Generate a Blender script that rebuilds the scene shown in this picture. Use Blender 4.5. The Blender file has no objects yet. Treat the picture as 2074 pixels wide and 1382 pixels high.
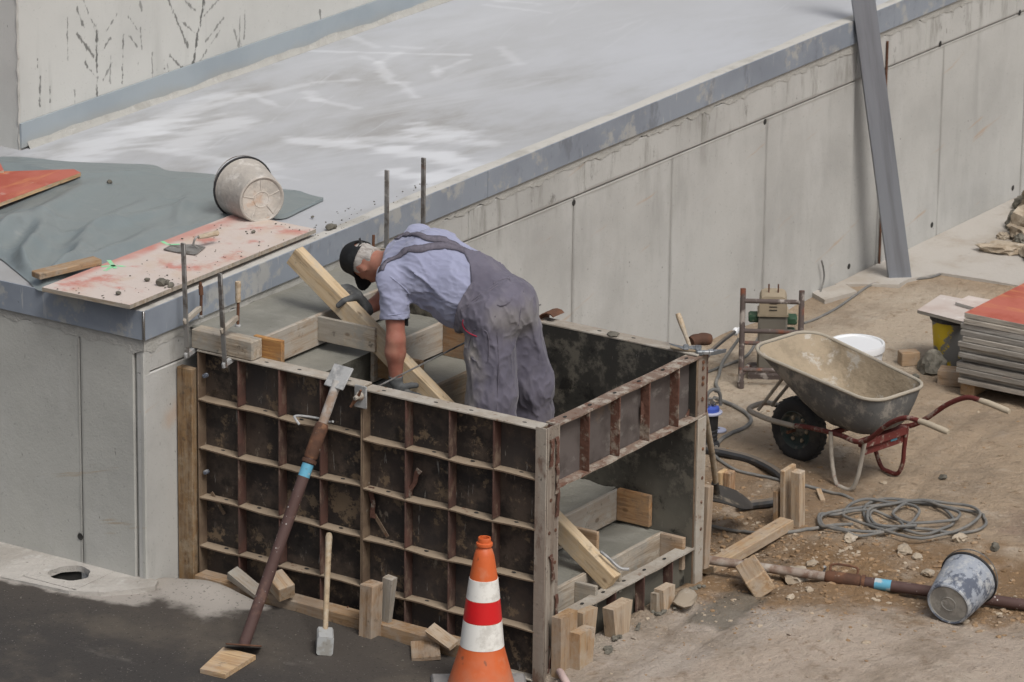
import bpy, bmesh, math, random
import numpy as np
from mathutils import Vector, Matrix, Euler

random.seed(7)
RNG = np.random.default_rng(11)
SC = bpy.context.scene
COL = SC.collection
R = math.radians

# ------------------------------------------------------------------ camera
CAM_F, CAM_YAW, CAM_PITCH, CAM_ROLL = 9353.866, R(33.27063), R(17.757354), R(0.7306275)
CAM_POS = Vector((-19.13674579, -12.3823694, 9.15510481))
PW, PH, PCX, PCY = 2074, 1382, 1037, 691
_fw = Vector((math.cos(CAM_YAW) * math.cos(CAM_PITCH), math.sin(CAM_YAW) * math.cos(CAM_PITCH), -math.sin(CAM_PITCH)))
_r0 = Vector((math.sin(CAM_YAW), -math.cos(CAM_YAW), 0))
_u0 = _r0.cross(_fw)
_rt = math.cos(CAM_ROLL) * _r0 + math.sin(CAM_ROLL) * _u0
_up = -math.sin(CAM_ROLL) * _r0 + math.cos(CAM_ROLL) * _u0
cd = bpy.data.cameras.new('camera')
cam = bpy.data.objects.new('camera', cd)
COL.objects.link(cam)
M3 = Matrix((_rt, _up, -_fw)).transposed()
cam.matrix_world = Matrix.Translation(CAM_POS) @ M3.to_4x4()
cd.sensor_width = 36
cd.lens = CAM_F * 36 / PW
cd.clip_start, cd.clip_end = 0.5, 500
cd.dof.use_dof = True
cd.dof.focus_distance = 24.2
cd.dof.aperture_fstop = 9.0
SC.camera = cam

def at(px, py, ax, v):
    """survey: the point of a photographed pixel on a known plane (metres)"""
    d = _fw + _rt * ((px - PCX) / CAM_F) - _up * ((py - PCY) / CAM_F)
    k = 'xyz'.index(ax)
    t = (v - CAM_POS[k]) / d[k]
    return CAM_POS + d * t

# ------------------------------------------------------------------ world, sun, exposure
W = bpy.data.worlds.new('World')
SC.world = W
W.use_nodes = True
_nt = W.node_tree
_bg = _nt.nodes['Background']
_sky = _nt.nodes.new('ShaderNodeTexSky')
_sky.sky_type = 'NISHITA'
_sky.sun_disc = False
SUN_EL, SUN_AZ = R(55), R(243)          # direction the light comes from, degrees ccw from +x
_sky.sun_elevation = SUN_EL
_sky.sun_rotation = R(90) - SUN_AZ
_sky.air_density, _sky.dust_density, _sky.ozone_density = 1.0, 6.0, 1.0
_hs = _nt.nodes.new('ShaderNodeHueSaturation')
_hs.inputs['Saturation'].default_value = 0.55   # even overcast veil over the whole sky
_nt.links.new(_sky.outputs[0], _hs.inputs['Color'])
_nt.links.new(_hs.outputs[0], _bg.inputs['Color'])
_bg.inputs['Strength'].default_value = 0.088
sl = bpy.data.lights.new('sun', 'SUN')
sl.energy, sl.angle, sl.color = 1.5, R(20), (1.0, 0.97, 0.93)
so = bpy.data.objects.new('sun', sl)
COL.objects.link(so)
_sd = Vector((math.cos(SUN_AZ) * math.cos(SUN_EL), math.sin(SUN_AZ) * math.cos(SUN_EL), math.sin(SUN_EL)))
so.rotation_euler = _sd.to_track_quat('Z', 'Y').to_euler()
SC.view_settings.view_transform = 'Standard'
SC.view_settings.look = 'None'
SC.view_settings.exposure = 0.25
SC.view_settings.gamma = 1.0
SC.view_settings.use_curve_mapping = False

# ------------------------------------------------------------------ materials
class NB:
    def __init__(s, name):
        s.m = bpy.data.materials.new(name)
        s.m.use_nodes = True
        s.t = s.m.node_tree
        s.b = s.t.nodes['Principled BSDF']
        s._vec = {}
    def n(s, typ, **kw):
        o = s.t.nodes.new(typ)
        for k, v in kw.items():
            setattr(o, k, v)
        return o
    def l(s, a, b):
        s.t.links.new(a, b)
    def math(s, op, a, b=None, c=None, clamp=False):
        o = s.n('ShaderNodeMath', operation=op, use_clamp=clamp)
        for i, v in enumerate((a, b, c)):
            if v is None: continue
            if isinstance(v, (int, float)): o.inputs[i].default_value = v
            else: s.l(v, o.inputs[i])
        return o.outputs[0]
    def vec(s, world, stretch=(1, 1, 1), rot=(0, 0, 0)):
        key = (world, tuple(stretch), tuple(rot))
        if key in s._vec: return s._vec[key]
        if world:
            src = s.n('ShaderNodeNewGeometry').outputs['Position']
        else:
            tc = s.n('ShaderNodeTexCoord').outputs['Object']
            rd = s.n('ShaderNodeObjectInfo').outputs['Random']
            a = s.n('ShaderNodeVectorMath', operation='ADD')
            sc = s.math('MULTIPLY', rd, 53.0)
            cmb = s.n('ShaderNodeCombineXYZ')
            for i in range(3): s.l(sc, cmb.inputs[i])
            s.l(tc, a.inputs[0]); s.l(cmb.outputs[0], a.inputs[1])
            src = a.outputs[0]
        if any(rot):
            mr_ = s.n('ShaderNodeMapping'); mr_.inputs['Rotation'].default_value = rot
            s.l(src, mr_.inputs[0]); src = mr_.outputs[0]
        mp = s.n('ShaderNodeMapping')
        mp.inputs['Scale'].default_value = stretch
        s.l(src, mp.inputs[0])
        s._vec[key] = mp.outputs[0]
        return mp.outputs[0]
    def fac(s, L, world):
        """layer factor"""
        k = L.get('k', 'noise')
        sc, lo, hi = L.get('s', 5), L.get('lo', .45), L.get('hi', .6)
        w = L.get('world', world)
        if k in ('noise', 'vor', 'wave'):
            v = s.vec(w, L.get('st', (1, 1, 1)), L.get('rot', (0, 0, 0)))
            if k == 'noise':
                o = s.n('ShaderNodeTexNoise')
                o.inputs['Scale'].default_value = sc
                o.inputs['Detail'].default_value = L.get('d', 5)
                o.inputs['Roughness'].default_value = L.get('r', .6)
                o.inputs['Distortion'].default_value = L.get('dist', 0)
                out = o.outputs[0]
            elif k == 'vor':
                o = s.n('ShaderNodeTexVoronoi', feature=L.get('f', 'F1'))
                o.inputs['Scale'].default_value = sc
                out = o.outputs['Distance']
            else:
                o = s.n('ShaderNodeTexWave', wave_type='BANDS', bands_direction=L.get('dir', 'X'))
                o.inputs['Scale'].default_value = sc
                o.inputs['Distortion'].default_value = L.get('dist', 4)
                o.inputs['Detail'].default_value = 3
                o.inputs['Detail Scale'].default_value = L.get('ds', 1.5)
                out = o.outputs[0]
            s.l(v, o.inputs['Vector'])
        elif k == 'seg':      # distance to a stroke p0-p1 on a plane, frayed by noise
            p = s.n('ShaderNodeNewGeometry').outputs['Position']
            nz = s.n('ShaderNodeTexNoise'); nz.inputs['Scale'].default_value = L.get('ns', 6); nz.inputs['Detail'].default_value = 6
            mp = s.vec(True, L.get('st', (1, 1, 1)), L.get('rot', (0, 0, 0)))
            s.l(mp, nz.inputs['Vector'])
            a, b = Vector(L['A']), Vector(L['B'])
            pm = s.n('ShaderNodeVectorMath', operation='SUBTRACT'); s.l(p, pm.inputs[0]); pm.inputs[1].default_value = a
            ms = s.n('ShaderNodeVectorMath', operation='MULTIPLY'); s.l(pm.outputs[0], ms.inputs[0]); ms.inputs[1].default_value = L.get('mask', (1, 1, 0))
            ab = Vector([x * y for x, y in zip(b - a, L.get('mask', (1, 1, 0)))])
            dt = s.n('ShaderNodeVectorMath', operation='DOT_PRODUCT'); s.l(ms.outputs[0], dt.inputs[0]); dt.inputs[1].default_value = ab
            h = s.math('DIVIDE', dt.outputs['Value'], max(ab.length_squared, 1e-6), clamp=True)
            sc_ = s.n('ShaderNodeVectorMath', operation='SCALE'); sc_.inputs[0].default_value = ab; s.l(h, sc_.inputs['Scale'])
            df = s.n('ShaderNodeVectorMath', operation='SUBTRACT'); s.l(ms.outputs[0], df.inputs[0]); s.l(sc_.outputs[0], df.inputs[1])
            ln = s.n('ShaderNodeVectorMath', operation='LENGTH'); s.l(df.outputs[0], ln.inputs[0])
            nn = s.math('MULTIPLY_ADD', nz.outputs[0], -2 * L.get('na', .5), L.get('na', .5))
            dist = s.math('DIVIDE', ln.outputs['Value'], L['rad'])
            out = s.math('SUBTRACT', s.math('SUBTRACT', 1.0, dist), nn)
            lo, hi = L.get('lo', 0), L.get('hi', .5)
        elif k == 'axis':     # gradient along a local/world axis
            sp = s.n('ShaderNodeSeparateXYZ')
            if w: s.l(s.n('ShaderNodeNewGeometry').outputs['Position'], sp.inputs[0])
            else: s.l(s.n('ShaderNodeTexCoord').outputs['Object'], sp.inputs[0])
            nz = s.n('ShaderNodeTexNoise'); nz.inputs['Scale'].default_value = L.get('ns', 6); nz.inputs['Detail'].default_value = 6
            s.l(s.vec(w), nz.inputs['Vector'])
            out = s.math('ADD', sp.outputs['XYZ'.index(L['ax'])], s.math('MULTIPLY_ADD', nz.outputs[0], 2 * L.get('na', .1), -L.get('na', .1)))
        elif k == 'up':       # faces looking up collect dust
            sp = s.n('ShaderNodeSeparateXYZ')
            s.l(s.n('ShaderNodeNewGeometry').outputs['Normal'], sp.inputs[0])
            nz = s.n('ShaderNodeTexNoise'); nz.inputs['Scale'].default_value = sc; nz.inputs['Detail'].default_value = 6
            s.l(s.vec(w), nz.inputs['Vector'])
            out = s.math('ADD', sp.outputs[2], s.math('MULTIPLY_ADD', nz.outputs[0], 2 * L.get('na', .5), -L.get('na', .5)))
        mr = s.n('ShaderNodeMapRange', interpolation_type='SMOOTHSTEP')
        s.l(out, mr.inputs[0]); mr.inputs[1].default_value = lo; mr.inputs[2].default_value = hi
        f = s.math('MULTIPLY', mr.outputs[0], L.get('a', 1.0))
        if 'and' in L:
            f = s.math('MULTIPLY', f, s.fac(L['and'], world))
        return f

def mat(name, base, layers=(), rough=.85, metal=0.0, spec=.3, bump=(), world=False, var=.12, sheen=0, satv=0.0):
    s = NB(name)
    rgb = s.n('ShaderNodeRGB'); rgb.outputs[0].default_value = (*base, 1)
    col = rgb.outputs[0]
    if var and not world:
        hs = s.n('ShaderNodeHueSaturation')
        rd = s.n('ShaderNodeObjectInfo').outputs['Random']
        s.l(s.math('MULTIPLY_ADD', rd, 2 * var, 1 - var), hs.inputs['Value'])
        s.l(s.math('SUBTRACT', 1.0 + satv * .25, s.math('MULTIPLY', s.math('FRACT', s.math('MULTIPLY', rd, 7.13)), satv)), hs.inputs['Saturation'])
        s.l(col, hs.inputs['Color']); col = hs.outputs[0]
    rg = None
    for L in layers:
        f = s.fac(L, world)
        mx = s.n('ShaderNodeMix', data_type='RGBA')
        s.l(f, mx.inputs[0]); s.l(col, mx.inputs[6]); mx.inputs[7].default_value = (*L['c'], 1)
        col = mx.outputs[2]
        if 'rough' in L:
            m2 = s.n('ShaderNodeMix', data_type='FLOAT'); s.l(f, m2.inputs[0])
            if rg is None: m2.inputs[2].default_value = rough
            else: s.l(rg, m2.inputs[2])
            m2.inputs[3].default_value = L['rough']; rg = m2.outputs[0]
    s.l(col, s.b.inputs['Base Color'])
    if rg is not None: s.l(rg, s.b.inputs['Roughness'])
    else: s.b.inputs['Roughness'].default_value = rough
    s.b.inputs['Metallic'].default_value = metal
    s.b.inputs['Specular IOR Level'].default_value = spec
    if sheen:
        s.b.inputs['Sheen Weight'].default_value = sheen
    nrm = None
    for B in bump:
        f = s.fac(dict(B, lo=B.get('lo', 0), hi=B.get('hi', 1)), world)
        bp = s.n('ShaderNodeBump'); bp.inputs['Strength'].default_value = B.get('str', .4); bp.inputs['Distance'].default_value = B.get('h', .01)
        s.l(f, bp.inputs['Height'])
        if nrm is not None: s.l(nrm, bp.inputs['Normal'])
        nrm = bp.outputs[0]
    if nrm is not None: s.l(nrm, s.b.inputs['Normal'])
    return s.m

MORTAR = (.33, .32, .29)
def wood(name, base, dark, dirt=.5, dirtc=(.30, .28, .24), s=1.0):
    return mat(name, base, [
        dict(c=dark, s=9 * s, st=(.30, 3, 3), lo=.42, hi=.62, d=7, r=.68, a=.8, dist=1.2),
        dict(c=tuple(x * .5 for x in dark), s=40, st=(.10, 1, 1), lo=.55, hi=.70, d=4, a=.6),
        dict(c=tuple(x * .8 + .03 for x in dirtc), s=2.6, lo=.44, hi=.60, d=8, r=.72, a=.75 * dirt, rough=.95),
        dict(c=(.09, .05, .025), k='vor', s=6, st=(.6, 1, 1), lo=.10, hi=.05, a=.6),
        dict(c=dirtc, s=8, lo=.48, hi=.66, d=8, r=.72, a=min(1, dirt * 1.1)),
        dict(c=(.06, .052, .042), s=13, lo=.60, hi=.69, d=7, r=.7, a=.5 * dirt + .2)],
        rough=.88, var=.22, satv=.35, bump=[dict(s=30, st=(.1, 2, 2), str=.35, h=.004), dict(s=120, str=.2, h=.002)])

MT = {}
MT['wall'] = mat('concrete_wall_face', (.45, .449, .43), [
    dict(c=(.335, .333, .32), s=.9, lo=.38, hi=.70, d=6, r=.6, a=.8),
    dict(c=(.49, .49, .475), s=2.3, st=(1.6, 1.6, .6), lo=.48, hi=.70, d=7, a=.5),
    dict(c=(.30, .30, .285), s=2.6, st=(2.2, 2.2, .45), lo=.56, hi=.74, d=7, a=.45),
    dict(c=(.42, .27, .16), s=2.2, st=(.5, .5, 5), rot=(0, .18, 0), lo=.66, hi=.74, d=4, a=.45),
    dict(c=(.24, .235, .215), s=2.4, st=(3.2, 3.2, .55), lo=.50, hi=.66, d=8, r=.7, a=.75, **{'and': dict(k='axis', ax='Z', lo=1.12, hi=1.42, na=.25, ns=3)}),
    dict(c=(.14, .135, .12), s=5, st=(1.5, 1.5, .8), lo=.58, hi=.68, d=8, r=.75, a=.7, **{'and': dict(k='axis', ax='Z', lo=1.25, hi=1.36, na=.12, ns=4)}),
    *[dict(c=(.25, .245, .23), k='seg', A=(x_, 2.36, -.1), B=(x_, 2.36, 1.28), rad=.030, na=.8, ns=9, mask=(1, 0, 1), st=(1, 1, .4), lo=0, hi=1.0, a=.7) for x_ in (4.011, 5.169, 6.365, 8.804, 10.083)],
    dict(c=(.26, .25, .23), k='seg', A=(.0, 2.36, 1.304), B=(16, 2.36, 1.304), rad=.026, na=.7, ns=7, mask=(1, 0, 1), st=(.4, 1, 1), lo=0, hi=.7, a=.7),
    dict(c=(.43, .29, .19), k='seg', A=(-.08, 2.36, 1.0), B=(.06, 2.36, 1.05), rad=.10, na=.7, ns=9, mask=(1, 0, 1), st=(1, 1, 1), lo=0, hi=.9, a=.45),
    dict(c=(.10, .10, .09), s=26, st=(1.4, 1.4, .6), lo=.70, hi=.76, d=3, a=.7),
    dict(c=(.12, .12, .11), k='vor', s=9, lo=.075, hi=.045, a=.7, **{'and': dict(s=1.3, lo=.5, hi=.6)}),
    dict(c=(.2, .2, .19), s=60, lo=.62, hi=.8, d=2, a=.5)],
    rough=.9, world=True, bump=[dict(s=3, st=(1, 1, 1), str=.25, h=.02, d=3), dict(s=70, str=.3, h=.004)])
MT['wall_left'] = mat('concrete_end_face', (.43, .43, .40), [
    *[dict(c=(.25, .25, .235), k='seg', A=(-.31, y_, .1), B=(-.31, y_, 1.42), rad=.028, na=.55, ns=9, mask=(0, 1, 1), st=(1, 1, .4), lo=0, hi=.7, a=.75) for y_ in (2.41, 2.805, 4.056)],
    dict(c=(.34, .34, .32), s=.8, lo=.38, hi=.68, d=5, a=.8),
    dict(c=(.47, .47, .45), s=2.3, st=(1.6, 1.6, .6), lo=.50, hi=.70, d=7, a=.5),
    dict(c=(.29, .29, .27), s=2.6, st=(2.2, 2.2, .45), lo=.58, hi=.76, d=7, a=.4),
    dict(c=(.34, .24, .13), s=2.0, st=(.4, .5, 6), rot=(.25, 0, 0), lo=.66, hi=.74, d=4, a=.5),
    dict(c=(.10, .10, .09), s=26, st=(1.4, 1.4, .6), lo=.70, hi=.76, d=3, a=.7),
    dict(c=(.17, .17, .16), s=60, lo=.62, hi=.8, d=2, a=.5)],
    rough=.9, world=True, bump=[dict(s=3, str=.25, h=.02, d=3), dict(s=70, str=.3, h=.004)])
def _wst(q):
    (x0, y0), (x1, y1), rad, am = q
    a, b = at(x0 / 2.963, y0 / 2.963, 'y', 4.94), at(x1 / 2.963, y1 / 2.963, 'y', 4.94)
    return dict(c=(.07, .07, .064), k='seg', A=a, B=b, rad=rad * .50, ns=42, na=2.2, mask=(1, 0, 1), st=(1, 1, .6), lo=.15, hi=1.0, a=am * .9)
_stains = [_wst(q) for q in [
    ((577, 150), (586, 590), .034, .95), ((510, 380), (575, 462), .028, .85), ((465, 205), (562, 340), .030, .85), ((460, 50), (505, 165), .028, .8), ((700, 90), (640, 185), .022, .7), ((660, 230), (618, 305), .026, .75), ((670, 380), (620, 480), .022, .6),
    ((1226, -20), (1152, 412), .036, .95), ((1010, 0), (1128, 285), .028, .8), ((1090, 130), (1166, 196), .024, .75), ((1105, 0), (1172, 65), .026, .7), ((1340, 110), (1235, 250), .024, .65), ((1320, 185), (1200, 365), .024, .65), ((1020, 335), (1112, 432), .028, .8), ((1310, 0), (1225, 95), .022, .6),
    ((740, 215), (734, 500), .024, .8), ((912, 320), (915, 492), .022, .6), ((842, 170), (850, 290), .024, .6), ((405, 100), (405, 365), .022, .7), ((242, 470), (238, 630), .030, .8), ((300, 520), (302, 610), .026, .7), ((445, 540), (450, 625), .024, .8), ((1440, 100), (1436, 322), .022, .6), ((1405, 180), (1440, 312), .022, .6),
    ((1922, 60), (1926, 160), .026, .75), ((770, 100), (832, 190), .022, .6), ((775, 215), (825, 280), .024, .7), ((540, 110), (572, 155), .024, .7), ((840, 10), (850, 60), .026, .6), ((665, 330), (660, 500), .02, .5), ((1005, 380), (1008, 460), .024, .6), ((1470, 60), (1466, 230), .022, .6), ((500, 0), (530, 75), .022, .7)]]
MT['wall_stain'] = mat('concrete_wall_dripped', (.52, .52, .495), [
    dict(c=(.44, .44, .42), s=1.1, lo=.4, hi=.68, d=5, a=.7),
    dict(c=(.36, .36, .34), s=2.4, st=(2.6, 2.6, .3), lo=.56, hi=.74, d=7, a=.45),
    *_stains,
    dict(c=(.08, .08, .075), s=7, st=(3, 3, .35), lo=.66, hi=.71, d=3, a=.7, **{'and': dict(s=34, lo=.52, hi=.6)}),
    dict(c=(.2, .2, .19), s=60, lo=.66, hi=.8, d=2, a=.5)],
    rough=.9, world=True, bump=[dict(s=3, str=.25, h=.02, d=3), dict(s=70, str=.3, h=.004)])
MT['mortar'] = mat('rough_mortar_band', (.385, .38, .355), [
    dict(c=(.31, .305, .28), s=7, lo=.45, hi=.65, d=8, r=.7, a=.7), dict(c=(.45, .44, .42), s=18, lo=.55, hi=.7, a=.6)],
    rough=.95, world=True, bump=[dict(s=25, str=.5, h=.012, d=6), dict(s=90, str=.4, h=.005)])
MT['joint'] = mat('dark_joint', (.22, .217, .205), [dict(c=(.06, .06, .055), s=12, lo=.45, hi=.6, a=.9), dict(c=(.3, .3, .28), s=5, lo=.6, hi=.7, a=.6)], rough=.95, world=True)
MT['hole'] = mat('hole_shade_black', (.035, .034, .032), rough=.95, var=0)  # near-black that paints the shade inside holes and slots
MT['steel_edge'] = mat('galvanised_edging', (.27, .305, .355), [
    dict(c=(.20, .23, .28), s=1.6, lo=.42, hi=.66, d=5, a=.8, rough=.4),
    dict(c=(.42, .415, .385), s=3.6, st=(1, 1, .9), lo=.535, hi=.61, d=9, r=.7, a=.7, rough=.85),
    dict(c=(.15, .165, .195), s=5, st=(1, 1, .5), lo=.55, hi=.66, d=8, r=.7, a=.65),
    dict(c=(.46, .47, .47), s=14, st=(2.5, 2.5, .35), lo=.62, hi=.70, d=6, a=.6),
    dict(c=(.33, .36, .40), s=9, st=(2, 2, .3), lo=.62, hi=.74, d=6, a=.5),
    dict(c=(.07, .075, .08), s=16, lo=.70, hi=.76, d=4, a=.6)],
    rough=.55, metal=.15, spec=.5, world=True, bump=[dict(s=2.0, str=.12, h=.02), dict(s=60, str=.12, h=.003)])
MT['steel_edge_back'] = mat('weathered_zinc_edging', (.36, .405, .435), [
    dict(c=(.31, .355, .39), s=1.3, lo=.42, hi=.66, d=5, a=.8),
    dict(c=(.36, .35, .31), k='axis', ax='Z', lo=1.80, hi=1.70, na=.08, ns=3, a=.55, world=True),
    dict(c=(.40, .43, .45), s=11, lo=.66, hi=.76, d=6, a=.5)],
    rough=.6, metal=.25, spec=.4, world=True, bump=[dict(s=2.0, str=.12, h=.02)])
def dk(px, py, z=1.695):
    return tuple(at(px, py, 'z', z))
def stroke(a, b, rad, am, c=(.58, .60, .63), st=(.55, 1.5, 1), na=1.1, ns=7, hi=.95, z=1.695):
    return dict(c=c, k='seg', a=min(1, am * .72), rad=rad * 1.15, ns=ns, na=na, st=st, rot=(0, 0, .45), A=dk(*a, z), B=dk(*b, z), lo=.0, hi=hi)
_strokes = [stroke(*q) for q in [
    ((590, 283), (800, 300), .10, .9), ((790, 302), (905, 318), .14, .95), ((890, 318), (960, 345), .16, .8), ((840, 264), (930, 272), .17, 1.0), ((870, 280), (985, 290), .12, .8), ((690, 282), (830, 283), .10, .7),
    ((795, 348), (860, 360), .13, 1.0), ((850, 372), (900, 350), .12, .8), ((905, 355), (880, 420), .14, .6), ((768, 130), (792, 172), .06, .6), ((735, 120), (770, 132), .05, .45), ((768, 130), (810, 112), .05, .45),
    ((815, 172), (842, 200), .06, .6), ((620, 107), (950, 118), .035, .6), ((800, 100), (850, 103), .04, .4), ((880, 150), (945, 128), .04, .5), ((882, 140), (885, 158), .05, .5), ((715, 80), (760, 100), .05, .4),
    ((360, 290), (470, 245), .22, .75), ((130, 318), (300, 258), .24, .85), ((300, 258), (450, 195), .15, .75), ((480, 205), (620, 175), .06, .5), ((500, 190), (560, 215), .05, .5), ((620, 200), (720, 220), .05, .45), ((310, 300), (560, 335), .10, .6),
    ((635, 170), (720, 165), .05, .5), ((625, 190), (640, 205), .06, .5), ((1000, 10), (1090, 18), .05, .5), ((985, 20), (1110, 35), .04, .4), ((1015, 105), (1050, 135), .06, .4), ((560, 355), (600, 360), .05, .4), ((930, 365), (1010, 330), .10, .45)]]
MT['deck'] = mat('trowelled_deck_concrete', (.40, .413, .436), [
    dict(c=(.31, .312, .312), s=.8, lo=.40, hi=.62, d=7, r=.62, a=.85, st=(.6, 1.2, 1)),
    dict(c=(.275, .272, .265), s=1.6, lo=.52, hi=.72, d=8, r=.65, a=.6, st=(.6, 1.2, 1)),
    dict(c=(.46, .475, .50), s=1.5, st=(.45, 2.2, 1), rot=(0, 0, .35), lo=.50, hi=.74, d=8, r=.65, dist=.8, a=.6),
    dict(c=(.435, .455, .49), k='axis', ax='X', lo=3.6, hi=6.5, na=1.2, ns=1.2, a=.6),
    dict(c=(.46, .475, .50), s=2.2, st=(.35, 2.6, 1), rot=(0, 0, -.25), lo=.60, hi=.72, d=7, r=.65, dist=1.2, a=.5),
    *_strokes, dict(c=(.24, .23, .21), s=45, lo=.72, hi=.8, d=3, a=.5)],
    rough=.6, spec=.4, world=True, bump=[dict(s=2, str=.12, h=.02, d=3), dict(s=50, str=.12, h=.003)])
MT['lip'] = mat('pale_deck_lip', (.47, .46, .43), [dict(c=(.33, .32, .29), s=4, lo=.5, hi=.7, d=7, a=.8), dict(c=(.22, .2, .17), s=24, lo=.62, hi=.74, a=.6)], rough=.9, world=True, bump=[dict(s=40, str=.3, h=.006)])
MT['wet'] = mat('wet_concrete', (.225, .222, .195), [
    dict(c=(.17, .168, .145), s=3, lo=.42, hi=.66, d=6, a=.85, rough=.42),
    dict(c=(.27, .266, .238), s=9, st=(1, .5, 1), lo=.52, hi=.7, d=7, a=.6),
    dict(c=(.07, .068, .058), s=22, lo=.66, hi=.74, d=4, a=.55),
    dict(c=(.07, .068, .06), k='axis', ax='Y', lo=.02, hi=-.02, na=.02, ns=14, a=0)],
    rough=.58, spec=.4, world=True, bump=[dict(s=8, str=.3, h=.02, d=5), dict(s=60, st=(1, .35, 1), str=.4, h=.006), dict(s=160, str=.3, h=.003)])
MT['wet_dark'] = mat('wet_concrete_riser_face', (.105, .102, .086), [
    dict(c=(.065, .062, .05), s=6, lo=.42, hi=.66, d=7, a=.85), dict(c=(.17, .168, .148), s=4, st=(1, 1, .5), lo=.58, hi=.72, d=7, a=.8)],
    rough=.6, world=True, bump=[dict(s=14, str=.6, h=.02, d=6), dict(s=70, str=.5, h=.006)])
MT['asphalt'] = mat('asphalt', (.062, .054, .047), [
    dict(c=(.038, .036, .035), k='axis', ax='X', lo=-.55, hi=-1.25, na=.35, ns=2.2, a=.75),
    dict(c=(.105, .09, .072), s=1.7, lo=.48, hi=.66, d=7, a=.6),
    dict(c=(.18, .165, .145), s=3.5, st=(1, .5, 1), lo=.64, hi=.78, d=7, a=.55),
    dict(c=(.34, .315, .285), k='seg', A=(-.21, 2.12, 0), B=(-.26, 1.93, 0), rad=.30, na=.7, ns=7, lo=0, hi=.6, a=.9, st=(1, 1, 1)),
    dict(c=(.33, .305, .275), k='seg', A=(-.22, 2.5, 0), B=(-.17, 1.75, 0), rad=.14, na=.5, ns=8, lo=0, hi=.35, a=.85, st=(1, 1, 1)),
    dict(c=(.36, .335, .305), k='seg', A=(-.80, 4.0, 0), B=(-.5, 2.3, 0), rad=.16, na=.55, ns=8, lo=0, hi=.4, a=.8, st=(1, 1, 1)),
    dict(c=(.3, .285, .26), s=70, lo=.66, hi=.72, d=3, a=.6),
    dict(c=(.016, .016, .016), s=48, lo=.60, hi=.7, d=3, a=.6)],
    rough=.85, world=True, bump=[dict(s=2, str=.3, h=.03, d=4), dict(s=60, str=.45, h=.006), dict(s=180, str=.4, h=.003)])
MT['dirt'] = mat('sandy_soil', (.328, .253, .177), [
    dict(c=(.40, .335, .275), k='seg', A=(-.1, -.9, 0), B=(1.9, -1.9, 0), rad=1.3, na=.35, ns=3, lo=0, hi=.4, a=.9, st=(1, 1, 1)),
    dict(c=(.37, .325, .28), k='seg', A=(.2, -.25, 0), B=(1.2, -.5, 0), rad=.45, na=.4, ns=6, lo=0, hi=.4, a=.8, st=(1, 1, 1)),
    dict(c=(.205, .128, .066), k='seg', A=(1.9, -.25, 0), B=(2.6, -1.5, 0), rad=.78, na=.6, ns=5, lo=0, hi=.5, a=.95, st=(1, 1, 1)),
    dict(c=(.19, .122, .068), k='seg', A=(2.2, .3, 0), B=(3.2, .45, 0), rad=.75, na=.5, ns=5, lo=0, hi=.5, a=.8, st=(1, 1, 1)),
    dict(c=(.42, .36, .285), k='seg', A=(4.5, 1.6, 0), B=(7.2, 1.5, 0), rad=.8, na=.5, ns=3, lo=0, hi=.6, a=.7, st=(1, 1, 1)),
    dict(c=(.22, .155, .12), k='seg', A=(3.6, -1.15, 0), B=(3.9, -1.25, 0), rad=.35, na=.6, ns=6, lo=0, hi=.6, a=.6, st=(1, 1, 1)),
    dict(c=(.21, .165, .12), s=1.6, lo=.47, hi=.66, d=7, r=.65, a=.6),
    dict(c=(.44, .385, .315), s=3.1, lo=.56, hi=.72, d=7, r=.65, a=.6),
    dict(c=(.18, .122, .072), s=9, lo=.54, hi=.68, d=8, r=.7, a=.6),
    dict(c=(.40, .34, .265), s=19, lo=.55, hi=.68, d=6, r=.7, a=.5),
    dict(c=(.12, .09, .062), s=27, lo=.60, hi=.70, d=6, r=.7, a=.6),
    dict(c=(.14, .125, .10), k='seg', A=(1.15, -.42, 0), B=(1.45, -.40, 0), rad=.20, na=.6, ns=9, lo=0, hi=.6, a=.8, st=(1, 1, 1)),
    dict(c=(.5, .46, .4), s=55, lo=.67, hi=.73, d=3, a=.6),
    dict(c=(.1, .08, .06), s=48, lo=.65, hi=.73, d=3, a=.6)],
    rough=.95, world=True, bump=[dict(s=5, str=.6, h=.04, d=8, r=.65), dict(s=24, str=.8, h=.018, d=6), dict(s=90, str=.7, h=.006)])
MT['slabfar'] = mat('dusty_concrete_paving', (.42, .395, .36), [dict(c=(.33, .29, .24), s=1.5, lo=.45, hi=.65, d=7, a=.8), dict(c=(.25, .21, .16), s=8, lo=.6, hi=.75, d=6, a=.5)], rough=.9, world=True, bump=[dict(s=30, str=.4, h=.008)])
MT['footing'] = mat('dusty_footing', (.42, .40, .37), [dict(c=(.30, .28, .25), s=3, lo=.45, hi=.65, d=7, a=.8), dict(c=(.10, .09, .08), s=13, lo=.66, hi=.74, d=5, a=.7), dict(c=(.5, .49, .47), s=6, lo=.6, hi=.7, a=.6)], rough=.95, world=True, bump=[dict(s=14, str=.6, h=.02, d=6), dict(s=60, str=.4, h=.006)])

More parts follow.
